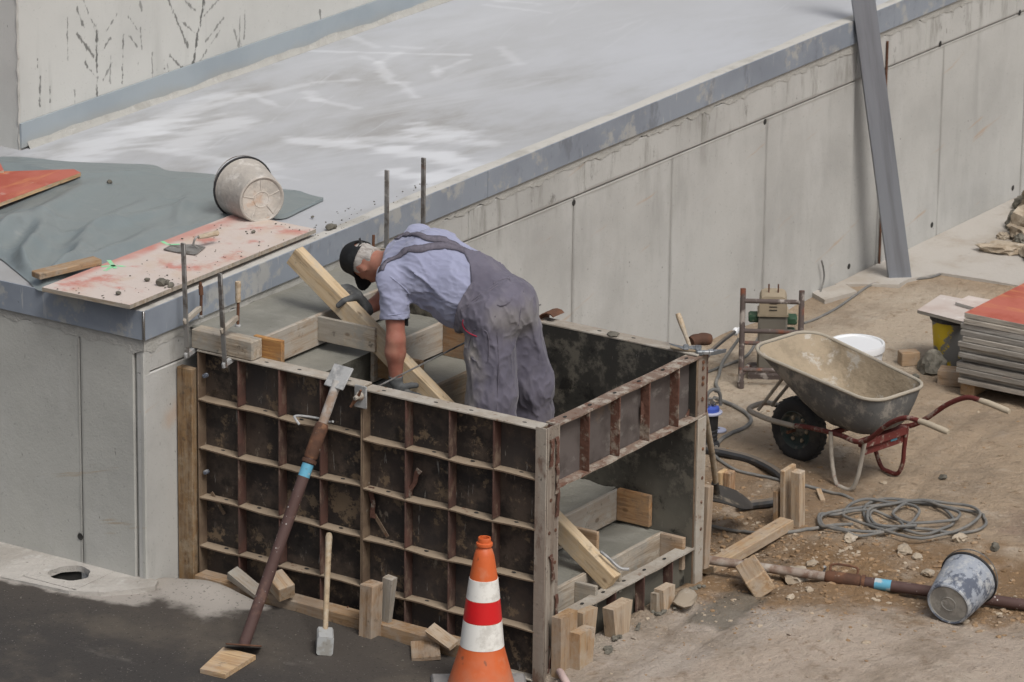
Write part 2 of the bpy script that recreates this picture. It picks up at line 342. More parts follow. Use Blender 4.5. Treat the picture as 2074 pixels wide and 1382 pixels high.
MT['pine'] = wood('pine_timber', (.37, .25, .145), (.23, .135, .065), dirt=.7, dirtc=(.33, .28, .225))
MT['pine_fresh'] = wood('fresh_sawn_timber', (.46, .335, .205), (.33, .20, .10), dirt=.6, dirtc=(.40, .345, .28))
MT['beam'] = wood('squared_timber', (.56, .445, .30), (.45, .325, .19), dirt=.5, dirtc=(.42, .38, .31))
MT['orange_wood'] = wood('wet_orange_timber', (.42, .235, .095), (.27, .13, .05), dirt=.5, dirtc=(.16, .14, .11))
MT['grey_wood'] = wood('concrete_smeared_board', (.36, .315, .255), (.25, .19, .13), dirt=.9, dirtc=(.30, .285, .25))
MT['riser_ply'] = wood('smeared_riser_board', (.40, .345, .28), (.30, .22, .15), dirt=.7, dirtc=(.40, .385, .35))
MT['riser_brown'] = wood('brown_riser_board', (.27, .195, .12), (.17, .11, .06), dirt=.7, dirtc=(.16, .15, .12))
MT['filler'] = wood('stained_filler_plank', (.20, .13, .07), (.10, .055, .028), dirt=.75, dirtc=(.29, .235, .165))
MT['handle'] = wood('dusty_tool_handle', (.42, .335, .23), (.32, .23, .14), dirt=.5, dirtc=(.42, .39, .33))
MT['form_ply'] = mat('oiled_formwork_skin', (.036, .029, .026), [
    dict(c=(.085, .064, .050), s=5, lo=.42, hi=.62, d=8, r=.7, a=.85),
    dict(c=(.19, .138, .088), s=6.5, lo=.55, hi=.62, d=8, r=.72, a=.8),
    dict(c=(.26, .22, .17), s=13, st=(1, 1, .5), lo=.60, hi=.68, d=8, r=.75, a=.7),
    dict(c=(.30, .285, .26), s=26, st=(2, 2, .22), lo=.655, hi=.71, d=5, a=.65),
    dict(c=(.010, .009, .008), s=7, lo=.60, hi=.72, d=5, a=.8)],
    rough=.62, spec=.35, var=.45, satv=.5, bump=[dict(s=14, str=.25, h=.006), dict(s=70, str=.25, h=.003)])
MT['form_inner'] = mat('black_formwork_face', (.030, .029, .026), [
    dict(c=(.13, .12, .098), s=5, lo=.49, hi=.60, d=9, r=.75, a=.85),
    dict(c=(.20, .185, .15), s=5, st=(1, 1, .6), lo=.60, hi=.74, d=7, a=.6),
    dict(c=(.15, .143, .118), k='axis', ax='Z', lo=.95, hi=.15, na=.6, ns=5, a=.75),
    dict(c=(.3, .29, .26), s=30, st=(1, 2, .2), lo=.70, hi=.75, d=4, a=.5),
    dict(c=(.008, .008, .008), s=6, lo=.56, hi=.68, d=8, r=.7, a=.9), dict(c=(.28, .27, .24), s=40, st=(3, 3, .3), lo=.67, hi=.72, d=4, a=.6)],
    rough=.55, spec=.4, bump=[dict(s=10, str=.2, h=.006), dict(s=60, str=.3, h=.003)])
MT['form_grey'] = mat('greyed_formwork_skin', (.105, .090, .085), [
    dict(c=(.06, .05, .046), s=4, lo=.45, hi=.65, d=7, a=.8), dict(c=(.20, .185, .17), s=7, st=(1, 1, 1.5), lo=.56, hi=.7, d=8, a=.7),
    dict(c=(.20, .14, .09), s=3, lo=.60, hi=.7, d=6, a=.6)], rough=.7, bump=[dict(s=30, str=.3, h=.004)])
_dust = dict(c=(.32, .255, .185), k='up', s=16, na=.45, lo=.55, hi=.85, a=.9, rough=.95)
MT['rail'] = mat('dusty_formwork_steel', (.135, .095, .066), [
    dict(c=(.20, .148, .10), s=8, lo=.45, hi=.65, d=6, a=.8), _dust,
    dict(c=(.13, .055, .028), s=13, lo=.62, hi=.72, d=5, a=.7), dict(c=(.40, .37, .31), s=24, lo=.66, hi=.74, d=5, a=.7)],
    rough=.8, bump=[dict(s=40, str=.5, h=.004)])
MT['rail_pale'] = mat('mortar_caked_steel', (.30, .265, .22), [
    dict(c=(.40, .375, .33), s=6, lo=.42, hi=.62, d=7, a=.8), dict(c=(.16, .085, .05), s=16, lo=.60, hi=.70, d=6, a=.8),
    dict(c=(.10, .075, .055), s=34, lo=.64, hi=.74, d=4, a=.6)], rough=.9, bump=[dict(s=30, str=.6, h=.006), dict(s=90, str=.4, h=.003)])
MT['rib'] = mat('red_oxide_rib', (.105, .054, .043), [
    dict(c=(.07, .045, .038), s=6, lo=.42, hi=.6, d=6, a=.8), dict(c=(.21, .155, .115), s=9, st=(1, 1, .5), lo=.50, hi=.66, d=8, r=.7, a=.8),
    _dust, dict(c=(.05, .03, .022), s=18, lo=.60, hi=.72, d=5, a=.7)], rough=.8, var=.25, bump=[dict(s=40, str=.4, h=.004)])
MT['rib_rust'] = mat('caked_rusty_rib', (.105, .052, .038), [
    dict(c=(.26, .225, .185), s=12, lo=.50, hi=.62, d=7, r=.7, a=.85), dict(c=(.06, .03, .02), s=20, lo=.58, hi=.70, d=5, a=.8)], rough=.9, bump=[dict(s=18, str=.8, h=.01)])
MT['rail_rusty'] = mat('caked_rusty_rail', (.19, .135, .105), [
    dict(c=(.37, .335, .285), s=10, lo=.47, hi=.60, d=8, r=.7, a=.85), dict(c=(.13, .055, .035), s=14, lo=.55, hi=.66, d=7, a=.8), dict(c=(.06, .04, .03), s=34, lo=.62, hi=.72, d=4, a=.6)], rough=.9, bump=[dict(s=30, str=.7, h=.006), dict(s=90, str=.4, h=.003)])
MT['rust'] = mat('rusty_steel', (.145, .070, .042), [
    dict(c=(.075, .042, .030), s=8, lo=.42, hi=.62, d=6, a=.8), dict(c=(.25, .13, .07), s=14, lo=.58, hi=.72, d=6, a=.7), dict(c=(.34, .30, .26), s=22, lo=.64, hi=.72, d=5, a=.7)],
    rough=.85, metal=.1, bump=[dict(s=50, str=.5, h=.003)])
MT['steel_bar'] = mat('worn_steel_bar', (.25, .245, .235), [
    dict(c=(.12, .10, .085), s=14, lo=.45, hi=.62, d=5, a=.8), dict(c=(.42, .41, .39), s=20, st=(1, 1, .3), lo=.58, hi=.7, d=5, a=.8), dict(c=(.19, .09, .05), s=11, lo=.62, hi=.72, a=.7)],
    rough=.5, metal=.5, spec=.5, bump=[dict(s=60, str=.3, h=.002)])
MT['post'] = mat('corner_post_steel', (.24, .20, .165), [
    dict(c=(.34, .31, .265), s=5, st=(2, 2, .4), lo=.45, hi=.65, d=7, a=.8), dict(c=(.115, .058, .038), s=9, st=(1, 1, .5), lo=.56, hi=.68, d=6, a=.8), dict(c=(.05, .035, .028), s=32, lo=.62, hi=.7, d=4, a=.7)],
    rough=.8, metal=.1, bump=[dict(s=40, str=.5, h=.004)])
MT['galv'] = mat('cement_caked_galvanised', (.35, .355, .355), [
    dict(c=(.22, .225, .225), s=12, lo=.45, hi=.62, d=6, a=.8), dict(c=(.48, .475, .46), s=20, lo=.56, hi=.7, d=6, a=.7), dict(c=(.24, .13, .08), s=9, lo=.64, hi=.74, a=.6)],
    rough=.75, metal=.15, bump=[dict(s=50, str=.5, h=.004)])
MT['prop_inner'] = mat('prop_inner_tube', (.42, .405, .385), [
    dict(c=(.24, .155, .10), s=6, lo=.50, hi=.62, d=6, a=.8), dict(c=(.30, .29, .28), s=16, lo=.5, hi=.66, d=6, a=.7)], rough=.8, bump=[dict(s=50, str=.4, h=.003)])
MT['prop_inner_dirty'] = mat('soil_stained_tube', (.27, .225, .19), [dict(c=(.16, .095, .065), s=7, lo=.46, hi=.60, d=7, a=.85), dict(c=(.40, .37, .33), s=10, lo=.52, hi=.64, d=7, a=.7)], rough=.85, bump=[dict(s=50, str=.4, h=.003)])
MT['prop_outer'] = mat('prop_outer_paint', (.098, .058, .052), [
    dict(c=(.075, .042, .036), s=5, lo=.42, hi=.62, d=5, a=.8), dict(c=(.17, .10, .075), s=9, lo=.58, hi=.7, d=6, a=.6),
    dict(c=(.55, .53, .5), k='vor', s=42, lo=.22, hi=.14, a=.85, **{'and': dict(s=6, lo=.50, hi=.58)}),
    dict(c=(.38, .33, .28), s=26, lo=.66, hi=.72, d=5, a=.7)], rough=.7, spec=.35, bump=[dict(s=50, str=.3, h=.003)])
MT['prop_blue'] = mat('blue_paint_band', (.11, .33, .46), [dict(c=(.45, .47, .46), s=14, lo=.52, hi=.62, d=6, a=.85), dict(c=(.1, .06, .05), s=10, lo=.6, hi=.68, d=6, a=.9)], rough=.7)
MT['orange'] = mat('cone_orange_plastic', (.54, .112, .030), [
    dict(c=(.50, .095, .025), s=5, lo=.45, hi=.65, d=5, a=.7), dict(c=(.50, .22, .13), s=9, lo=.56, hi=.72, d=7, a=.5), dict(c=(.12, .05, .03), s=22, st=(1, 1, .6), lo=.64, hi=.72, d=6, a=.75), dict(c=(.42, .24, .16), k='axis', ax='Z', lo=.34, hi=.05, na=.25, ns=9, a=.45)],
    rough=.5, spec=.4, bump=[dict(s=12, str=.1, h=.005)])
MT['refl_white'] = mat('reflective_white_band', (.66, .66, .63), [dict(c=(.50, .49, .455), s=7, lo=.46, hi=.62, d=8, r=.7, a=.8), dict(c=(.28, .27, .25), s=26, lo=.64, hi=.74, d=6, a=.7)], rough=.35, spec=.5)
MT['refl_red'] = mat('reflective_red_band', (.60, .012, .016), [dict(c=(.48, .012, .016), s=9, lo=.48, hi=.66, d=6, a=.7)], rough=.35, spec=.5)
MT['cone_base'] = mat('dusty_rubber_base', (.29, .28, .27), [dict(c=(.18, .175, .17), s=10, lo=.45, hi=.62, d=6, a=.8)], rough=.9, bump=[dict(s=60, str=.5, h=.004)])
MT['red_board'] = mat('red_filmed_board', (.40, .115, .08), [
    dict(c=(.34, .07, .042), s=3, lo=.42, hi=.62, d=6, a=.8), dict(c=(.55, .24, .10), s=4, st=(.5, 2, 1), lo=.52, hi=.70, d=7, a=.7), dict(c=(.55, .42, .36), s=8, lo=.62, hi=.74, d=7, a=.6)],
    rough=.6, spec=.4, bump=[dict(s=20, str=.15, h=.004)])
MT['smeared_board'] = mat('mortar_smeared_red_board', (.52, .455, .415), [
    dict(c=(.46, .17, .135), s=2.6, lo=.52, hi=.66, d=7, r=.65, a=.85), dict(c=(.50, .40, .32), s=5, st=(1, .6, 1), lo=.5, hi=.7, d=7, a=.7),
    dict(c=(.42, .17, .13), s=9, st=(.5, 1.5, 1), lo=.63, hi=.73, d=7, a=.5), dict(c=(.16, .14, .11), s=26, lo=.67, hi=.73, d=4, a=.7),
    dict(c=(.46, .19, .155), k='seg', A=dk(125, 565, 1.725), B=dk(300, 500, 1.725), rad=.10, ns=6, na=.8, lo=0, hi=.9, a=.75, world=True),
    dict(c=(.46, .19, .155), k='seg', A=dk(300, 500, 1.725), B=dk(480, 440, 1.725), rad=.085, ns=6, na=.9, lo=0, hi=.9, a=.7, world=True)],
    rough=.85, bump=[dict(s=25, str=.4, h=.006)], var=0)
MT['ply_edge'] = mat('grey_plywood_edge', (.30, .275, .24), [
    dict(c=(.19, .175, .155), s=16, st=(.3, .3, 4), lo=.45, hi=.62, d=5, a=.8), dict(c=(.40, .385, .355), s=22, st=(.2, .2, 5), lo=.55, hi=.68, d=4, a=.7),
    dict(c=(.34, .16, .09), s=4, st=(.5, .5, 3), lo=.66, hi=.74, d=5, a=.8)], rough=.9, var=.3, satv=.8, bump=[dict(s=50, st=(.3, .3, 3), str=.5, h=.004)])
MT['white_board'] = mat('whitish_board', (.55, .49, .45), [dict(c=(.44, .36, .32), s=4, lo=.48, hi=.68, d=6, a=.8), dict(c=(.66, .64, .61), s=7, lo=.55, hi=.7, a=.6)], rough=.8)
MT['tarp'] = mat('grey_plastic_sheet', (.175, .205, .21), [
    dict(c=(.21, .235, .238), s=1.5, lo=.45, hi=.68, d=5, a=.7), dict(c=(.30, .31, .30), s=11, st=(1, .4, 1), lo=.62, hi=.74, d=7, a=.45), dict(c=(.115, .13, .13), s=3, lo=.58, hi=.7, a=.5)],
    rough=.36, spec=.5, world=True, bump=[dict(s=5, st=(1, .5, 1), rot=(0, 0, .6), str=.25, h=.02, d=2, dist=1.0)])
MT['mortar_bucket'] = mat('mortar_crusted_bucket', (.47, .435, .39), [
    dict(c=(.36, .34, .31), s=7, lo=.45, hi=.64, d=7, a=.8), dict(c=(.56, .535, .50), s=12, lo=.52, hi=.66, d=7, a=.7), dict(c=(.16, .15, .14), s=20, lo=.64, hi=.72, d=5, a=.7),
    dict(c=(.50, .30, .18), s=5, lo=.62, hi=.72, d=7, a=.5)], rough=.95, bump=[dict(s=25, str=.7, h=.008)])
MT['blue_bucket'] = mat('dark_bucket_blue_grey_crust', (.27, .295, .335), [
    dict(c=(.075, .088, .12), s=8, lo=.49, hi=.56, d=9, r=.75, a=.9), dict(c=(.42, .43, .43), s=9, lo=.50, hi=.64, d=8, r=.7, a=.8), dict(c=(.52, .52, .50), s=24, lo=.62, hi=.7, a=.7)],
    rough=.85, bump=[dict(s=25, str=.6, h=.008)])
MT['bucket_base'] = mat('mortar_on_bucket_base', (.36, .35, .32), [dict(c=(.22, .215, .2), s=8, lo=.46, hi=.62, d=6, a=.8), dict(c=(.47, .46, .43), s=12, lo=.58, hi=.7, a=.6)], rough=.95, bump=[dict(s=30, str=.6, h=.006)])
MT['black_plastic'] = mat('black_plastic', (.028, .028, .03), [dict(c=(.12, .115, .105), s=12, lo=.56, hi=.72, d=6, a=.6)], rough=.6)
MT['rubber'] = mat('dusty_black_rubber', (.030, .031, .033), [dict(c=(.085, .08, .072), s=8, lo=.48, hi=.68, d=6, a=.6)], rough=.75, bump=[dict(s=40, str=.3, h=.003)])
MT['hose'] = mat('black_hose', (.035, .037, .041), [dict(c=(.11, .10, .09), s=7, lo=.52, hi=.70, d=6, a=.6), _dust | dict(a=.35)], rough=.55, spec=.45)
MT['cable'] = mat('dusty_grey_cable', (.145, .145, .14), [dict(c=(.24, .225, .20), s=9, lo=.45, hi=.65, d=5, a=.7), dict(c=(.08, .08, .08), s=6, lo=.58, hi=.7, a=.6)], rough=.75)
MT['tray_out'] = mat('galvanised_tray_outside', (.125, .127, .125), [
    dict(c=(.34, .32, .285), s=7, lo=.49, hi=.62, d=9, r=.75, a=.85), dict(c=(.055, .058, .062), s=5, st=(1, 1, .5), lo=.52, hi=.66, d=7, a=.75), dict(c=(.06, .16, .30), s=5, lo=.66, hi=.73, d=6, a=.8), dict(c=(.4, .37, .32), s=13, lo=.63, hi=.73, d=7, a=.6)],
    rough=.7, metal=.15, bump=[dict(s=20, str=.35, h=.005)])
MT['tray_in'] = mat('mortar_lined_tray', (.36, .295, .21), [
    dict(c=(.25, .205, .145), s=5, lo=.46, hi=.60, d=9, r=.72, a=.85), dict(c=(.45, .425, .38), s=6, lo=.54, hi=.63, d=9, r=.72, a=.8), dict(c=(.20, .165, .115), s=9, lo=.62, hi=.74, d=6, a=.6)],
    rough=.95, bump=[dict(s=18, str=.6, h=.01), dict(s=70, str=.4, h=.004)])
MT['rim'] = mat('worn_tray_rim', (.41, .37, .30), [dict(c=(.30, .27, .23), s=10, lo=.5, hi=.68, d=6, a=.7)], rough=.85)
MT['red_tube'] = mat('chipped_red_tube', (.125, .028, .024), [dict(c=(.10, .025, .022), s=8, lo=.45, hi=.62, d=6, a=.7), dict(c=(.30, .25, .205), s=14, lo=.53, hi=.63, d=8, r=.7, a=.85)], rough=.7, spec=.3)
MT['pale_tube'] = mat('mortar_caked_tube', (.36, .325, .275), [dict(c=(.24, .21, .175), s=9, lo=.46, hi=.64, d=6, a=.8), dict(c=(.20, .05, .04), s=7, lo=.64, hi=.7, d=6, a=.8)], rough=.9, bump=[dict(s=40, str=.5, h=.004)])
MT['grip'] = mat('mortared_grip', (.41, .355, .27), [dict(c=(.36, .31, .24), s=14, lo=.5, hi=.66, d=6, a=.7)], rough=.85)
MT['white_plastic'] = mat('white_plastic', (.76, .78, .80), [dict(c=(.62, .62, .60), s=6, lo=.6, hi=.75, d=6, a=.4)], rough=.4, spec=.5)
MT['yellow_bucket'] = mat('yellow_bucket_with_grey_crust', (.50, .37, .025), [dict(c=(.17, .17, .165), s=5.5, lo=.46, hi=.50, d=7, r=.6, a=1), dict(c=(.30, .29, .27), s=14, lo=.62, hi=.7, d=5, a=.5)], rough=.65)
MT['stone'] = mat('pale_stone', (.36, .305, .235), [dict(c=(.26, .205, .145), s=9, lo=.45, hi=.65, d=6, a=.8), dict(c=(.46, .42, .36), s=14, lo=.56, hi=.7, a=.6)], rough=.95, var=.2, bump=[dict(s=40, str=.5, h=.005)])
MT['gravel'] = mat('brown_gravel', (.28, .185, .105), [dict(c=(.42, .36, .28), s=7, world=True, lo=.48, hi=.62, a=.9), dict(c=(.17, .125, .09), s=9, world=True, lo=.56, hi=.68, a=.8)], rough=.95, var=0)
MT['clod'] = mat('grey_mortar_clod', (.155, .145, .12), [dict(c=(.09, .085, .07), s=20, lo=.45, hi=.62, d=6, a=.8), dict(c=(.25, .235, .2), s=26, lo=.58, hi=.7, a=.6)], rough=.9, bump=[dict(s=60, str=.6, h=.006)])
MT['steel_profile'] = mat('bare_steel_profile', (.25, .27, .305), [dict(c=(.19, .20, .225), s=3, st=(.25, 4, 4), lo=.42, hi=.66, d=6, a=.8), dict(c=(.31, .33, .365), s=6, st=(.15, 6, 6), lo=.56, hi=.7, d=5, a=.5), dict(c=(.19, .165, .16), s=4, st=(.3, 1, 1), lo=.62, hi=.80, d=6, a=.35)], rough=.5, metal=.45, spec=.5)
MT['cart_steel'] = mat('mortar_spattered_frame', (.095, .075, .068), [dict(c=(.34, .31, .28), s=13, lo=.52, hi=.62, d=6, a=.85), dict(c=(.22, .07, .035), s=7, lo=.55, hi=.66, d=6, a=.8)], rough=.8, bump=[dict(s=40, str=.5, h=.004)])
MT['beige_box'] = mat('dusty_beige_housing', (.36, .30, .215), [dict(c=(.27, .225, .16), s=8, lo=.48, hi=.66, d=6, a=.7)], rough=.85, bump=[dict(s=40, str=.3, h=.004)])
MT['grey_box'] = mat('dusty_grey_housing', (.20, .185, .155), [dict(c=(.14, .125, .10), s=8, lo=.48, hi=.66, d=6, a=.7)], rough=.85)
MT['hub'] = mat('muddy_wheel_rim', (.05, .065, .062), [dict(c=(.19, .17, .14), s=10, lo=.46, hi=.60, d=7, a=.85), dict(c=(.02, .06, .06), s=6, lo=.55, hi=.65, a=.7)], rough=.8)
MT['green'] = mat('green_machine_paint', (.03, .07, .04), [dict(c=(.3, .27, .2), s=14, lo=.56, hi=.66, d=6, a=.7)], rough=.6)
MT['blue'] = mat('blue_plastic_cover', (.055, .10, .42), [dict(c=(.42, .45, .55), s=10, lo=.55, hi=.66, d=5, a=.7)], rough=.45)
MT['pale_blue'] = mat('pale_blue_plastic', (.38, .40, .52), rough=.5)
MT['chrome'] = mat('shiny_steel_fitting', (.5, .5, .5), rough=.25, metal=.9)
MT['pink_pipe'] = mat('pinkish_plastic_pipe', (.52, .40, .375), [dict(c=(.38, .31, .28), s=10, lo=.5, hi=.66, d=6, a=.7)], rough=.7)
MT['spray_green'] = mat('green_spray_mark', (.24, .62, .33), [dict(c=(.5, .46, .41), s=30, lo=.5, hi=.6, d=6, a=.6)], rough=.8)
MT['shovel_steel'] = mat('dark_shovel_blade', (.055, .05, .045), [dict(c=(.24, .20, .15), s=9, lo=.52, hi=.68, d=6, a=.8)], rough=.6, metal=.3)
MT['hammer_steel'] = mat('scratched_hammer_steel', (.16, .175, .19), [dict(c=(.36, .37, .38), s=18, lo=.52, hi=.64, d=6, a=.8), dict(c=(.09, .09, .1), s=10, lo=.6, hi=.7, a=.7)], rough=.5, metal=.5)
MT['sledge_steel'] = mat('pale_worn_hammer_head', (.44, .455, .455), [dict(c=(.33, .32, .29), s=12, lo=.5, hi=.62, d=6, a=.9), dict(c=(.2, .19, .17), s=24, lo=.62, hi=.7, a=.5)], rough=.55, metal=.2, var=0)
# person
MT['skin'] = mat('weathered_skin', (.37, .175, .125), [dict(c=(.29, .105, .075), s=9, lo=.42, hi=.66, d=5, a=.8), dict(c=(.24, .15, .11), s=16, lo=.60, hi=.74, d=6, a=.5), dict(c=(.30, .23, .185), s=7, lo=.60, hi=.74, d=7, a=.5)],
                 rough=.55, spec=.4, var=0, bump=[dict(s=90, str=.12, h=.002)])
MT['skin'].node_tree.nodes['Principled BSDF'].inputs['Subsurface Weight'].default_value = .08
MT['skin'].node_tree.nodes['Principled BSDF'].inputs['Subsurface Radius'].default_value = (.02, .008, .004)
_weave = [dict(s=420, str=.12, h=.001)]
MT['shirt'] = mat('faded_blue_jersey', (.295, .312, .435), [dict(c=(.23, .243, .35), s=3, lo=.42, hi=.66, d=4, a=.7), dict(c=(.36, .38, .50), s=6, st=(1, .4, 1), lo=.54, hi=.72, d=5, a=.5), dict(c=(.30, .32, .43), s=80, lo=.5, hi=.75, a=.4)],
                  rough=.95, spec=.15, var=0, sheen=.2, bump=[dict(s=11, st=(1, .45, 1), rot=(0, 0, .4), str=.35, h=.015, d=2, dist=.8), dict(s=30, st=(1, .5, 1), rot=(.3, 0, .9), str=.12, h=.005, d=2, dist=.6)] + _weave)
MT['trouser'] = mat('faded_grey_work_cloth', (.132, .125, .160), [
    dict(c=(.092, .087, .115), s=3.5, lo=.42, hi=.64, d=5, a=.8), dict(c=(.18, .17, .20), s=6, st=(1, 1, .7), lo=.52, hi=.70, d=7, a=.5),
    dict(c=(.29, .275, .255), k='seg', A=(.70, .66, 1.66), B=(1.0, .63, 1.62), rad=.17, na=.9, ns=9, mask=(1, 1, 1), lo=0, hi=1.1, a=.5, st=(1, 1, .6), world=True),
    dict(c=(.34, .315, .27), k='seg', A=(.62, .98, 1.45), B=(.60, .94, 1.22), rad=.20, na=.8, ns=9, mask=(1, 1, 1), lo=0, hi=.9, a=.75, st=(1, 1, .6), world=True),
    dict(c=(.30, .28, .25), s=6, st=(1, 1, .6), lo=.62, hi=.76, d=8, r=.7, a=.6), dict(c=(.08, .075, .09), s=5, lo=.62, hi=.76, d=6, a=.5)],
    rough=.95, spec=.12, var=0, sheen=.15, bump=[dict(s=9, st=(1, 1, .6), rot=(.4, .5, 0), str=.3, h=.015, d=2, dist=.8), dict(s=26, st=(1, 1, .6), rot=(.2, -.6, 0), str=.14, h=.006, d=2, dist=.7)] + _weave)
MT['strap'] = mat('elastic_brace_strap', (.135, .125, .155), [dict(c=(.09, .085, .105), s=60, lo=.45, hi=.6, a=.6)], rough=.95, var=0, bump=_weave)
MT['cap'] = mat('black_cap_cloth', (.013, .014, .016), [dict(c=(.03, .032, .034), s=12, lo=.5, hi=.7, d=5, a=.7)], rough=.9, var=0, bump=[dict(s=14, str=.3, h=.008, d=3)] + _weave)
MT['hair'] = mat('cropped_grey_hair', (.40, .375, .35), [dict(c=(.20, .175, .16), s=90, st=(1, .2, .6), lo=.42, hi=.62, d=4, a=.7), dict(c=(.58, .56, .54), s=70, st=(1, .2, .6), lo=.54, hi=.7, d=4, a=.6)], rough=.8, var=0, bump=[dict(s=110, st=(1, .2, .6), str=.6, h=.004)])
MT['glove'] = mat('grey_work_glove', (.105, .11, .112), [dict(c=(.06, .063, .066), s=10, lo=.45, hi=.62, d=5, a=.8), dict(c=(.22, .215, .195), s=16, lo=.58, hi=.7, d=6, a=.6)], rough=.85, var=0, bump=[dict(s=30, str=.4, h=.006), dict(s=300, str=.15, h=.001)])
MT['red_trim'] = mat('red_piping', (.35, .03, .06), rough=.8, var=0)
MT['boot'] = mat('dusty_work_boot', (.05, .04, .032), [dict(c=(.2, .185, .155), s=9, lo=.5, hi=.65, d=6, a=.8)], rough=.8, var=0)
MT['eye'] = mat('eye', (.08, .06, .05), rough=.15, var=0)

# ------------------------------------------------------------------ objects: names, labels, parents
WM = {}
def _kind(o, label=None, cat=None, group=None, kind=None):
    if label: o['label'] = label
    if cat: o['category'] = cat
    if group: o['group'] = group
    if kind: o['kind'] = kind
    return o
def link(o, M=None, parent=None):
    M = M if M is not None else Matrix.Identity(4)
    COL.objects.link(o)
    o.matrix_basis = M
    if parent is not None:
        o.parent = parent
        o.matrix_parent_inverse = WM[parent].inverted()
    WM[o] = M.copy()
    return o
def thing(name, label, cat, loc=(0, 0, 0), group=None, M=None):
    o = bpy.data.objects.new(name, None)
    o.empty_display_size = .1
    link(o, M if M is not None else Matrix.Translation(Vector(loc)))
    return _kind(o, label, cat, group)
def finish(me, m, sharp=38):
    if m is not None: me.materials.append(m)
    n = len(me.polygons)
    me.polygons.foreach_set('use_smooth', [True] * n)
    me.set_sharp_from_angle(angle=R(sharp))
    me.update()
    return me
def ob(name, me, M=None, parent=None, label=None, cat=None, group=None, kind=None):
    o = bpy.data.objects.new(name, me)
    link(o, M, parent)
    return _kind(o, label, cat, group, kind)
def clone(root, M, label=None, group=None):
    """a thing with copies of its parts and sub-parts, mesh data shared"""
    def rec(o, par):
        c = o.copy(); COL.objects.link(c); WM[c] = WM[o].copy()
        c.parent = par
        for ch in [x for x in WM if x.parent == o]: rec(ch, c)
        return c
    c = rec(root, None)
    c.matrix_basis = M; WM[c] = M
    if label: c['label'] = label
    if group: c['group'] = group
    return c

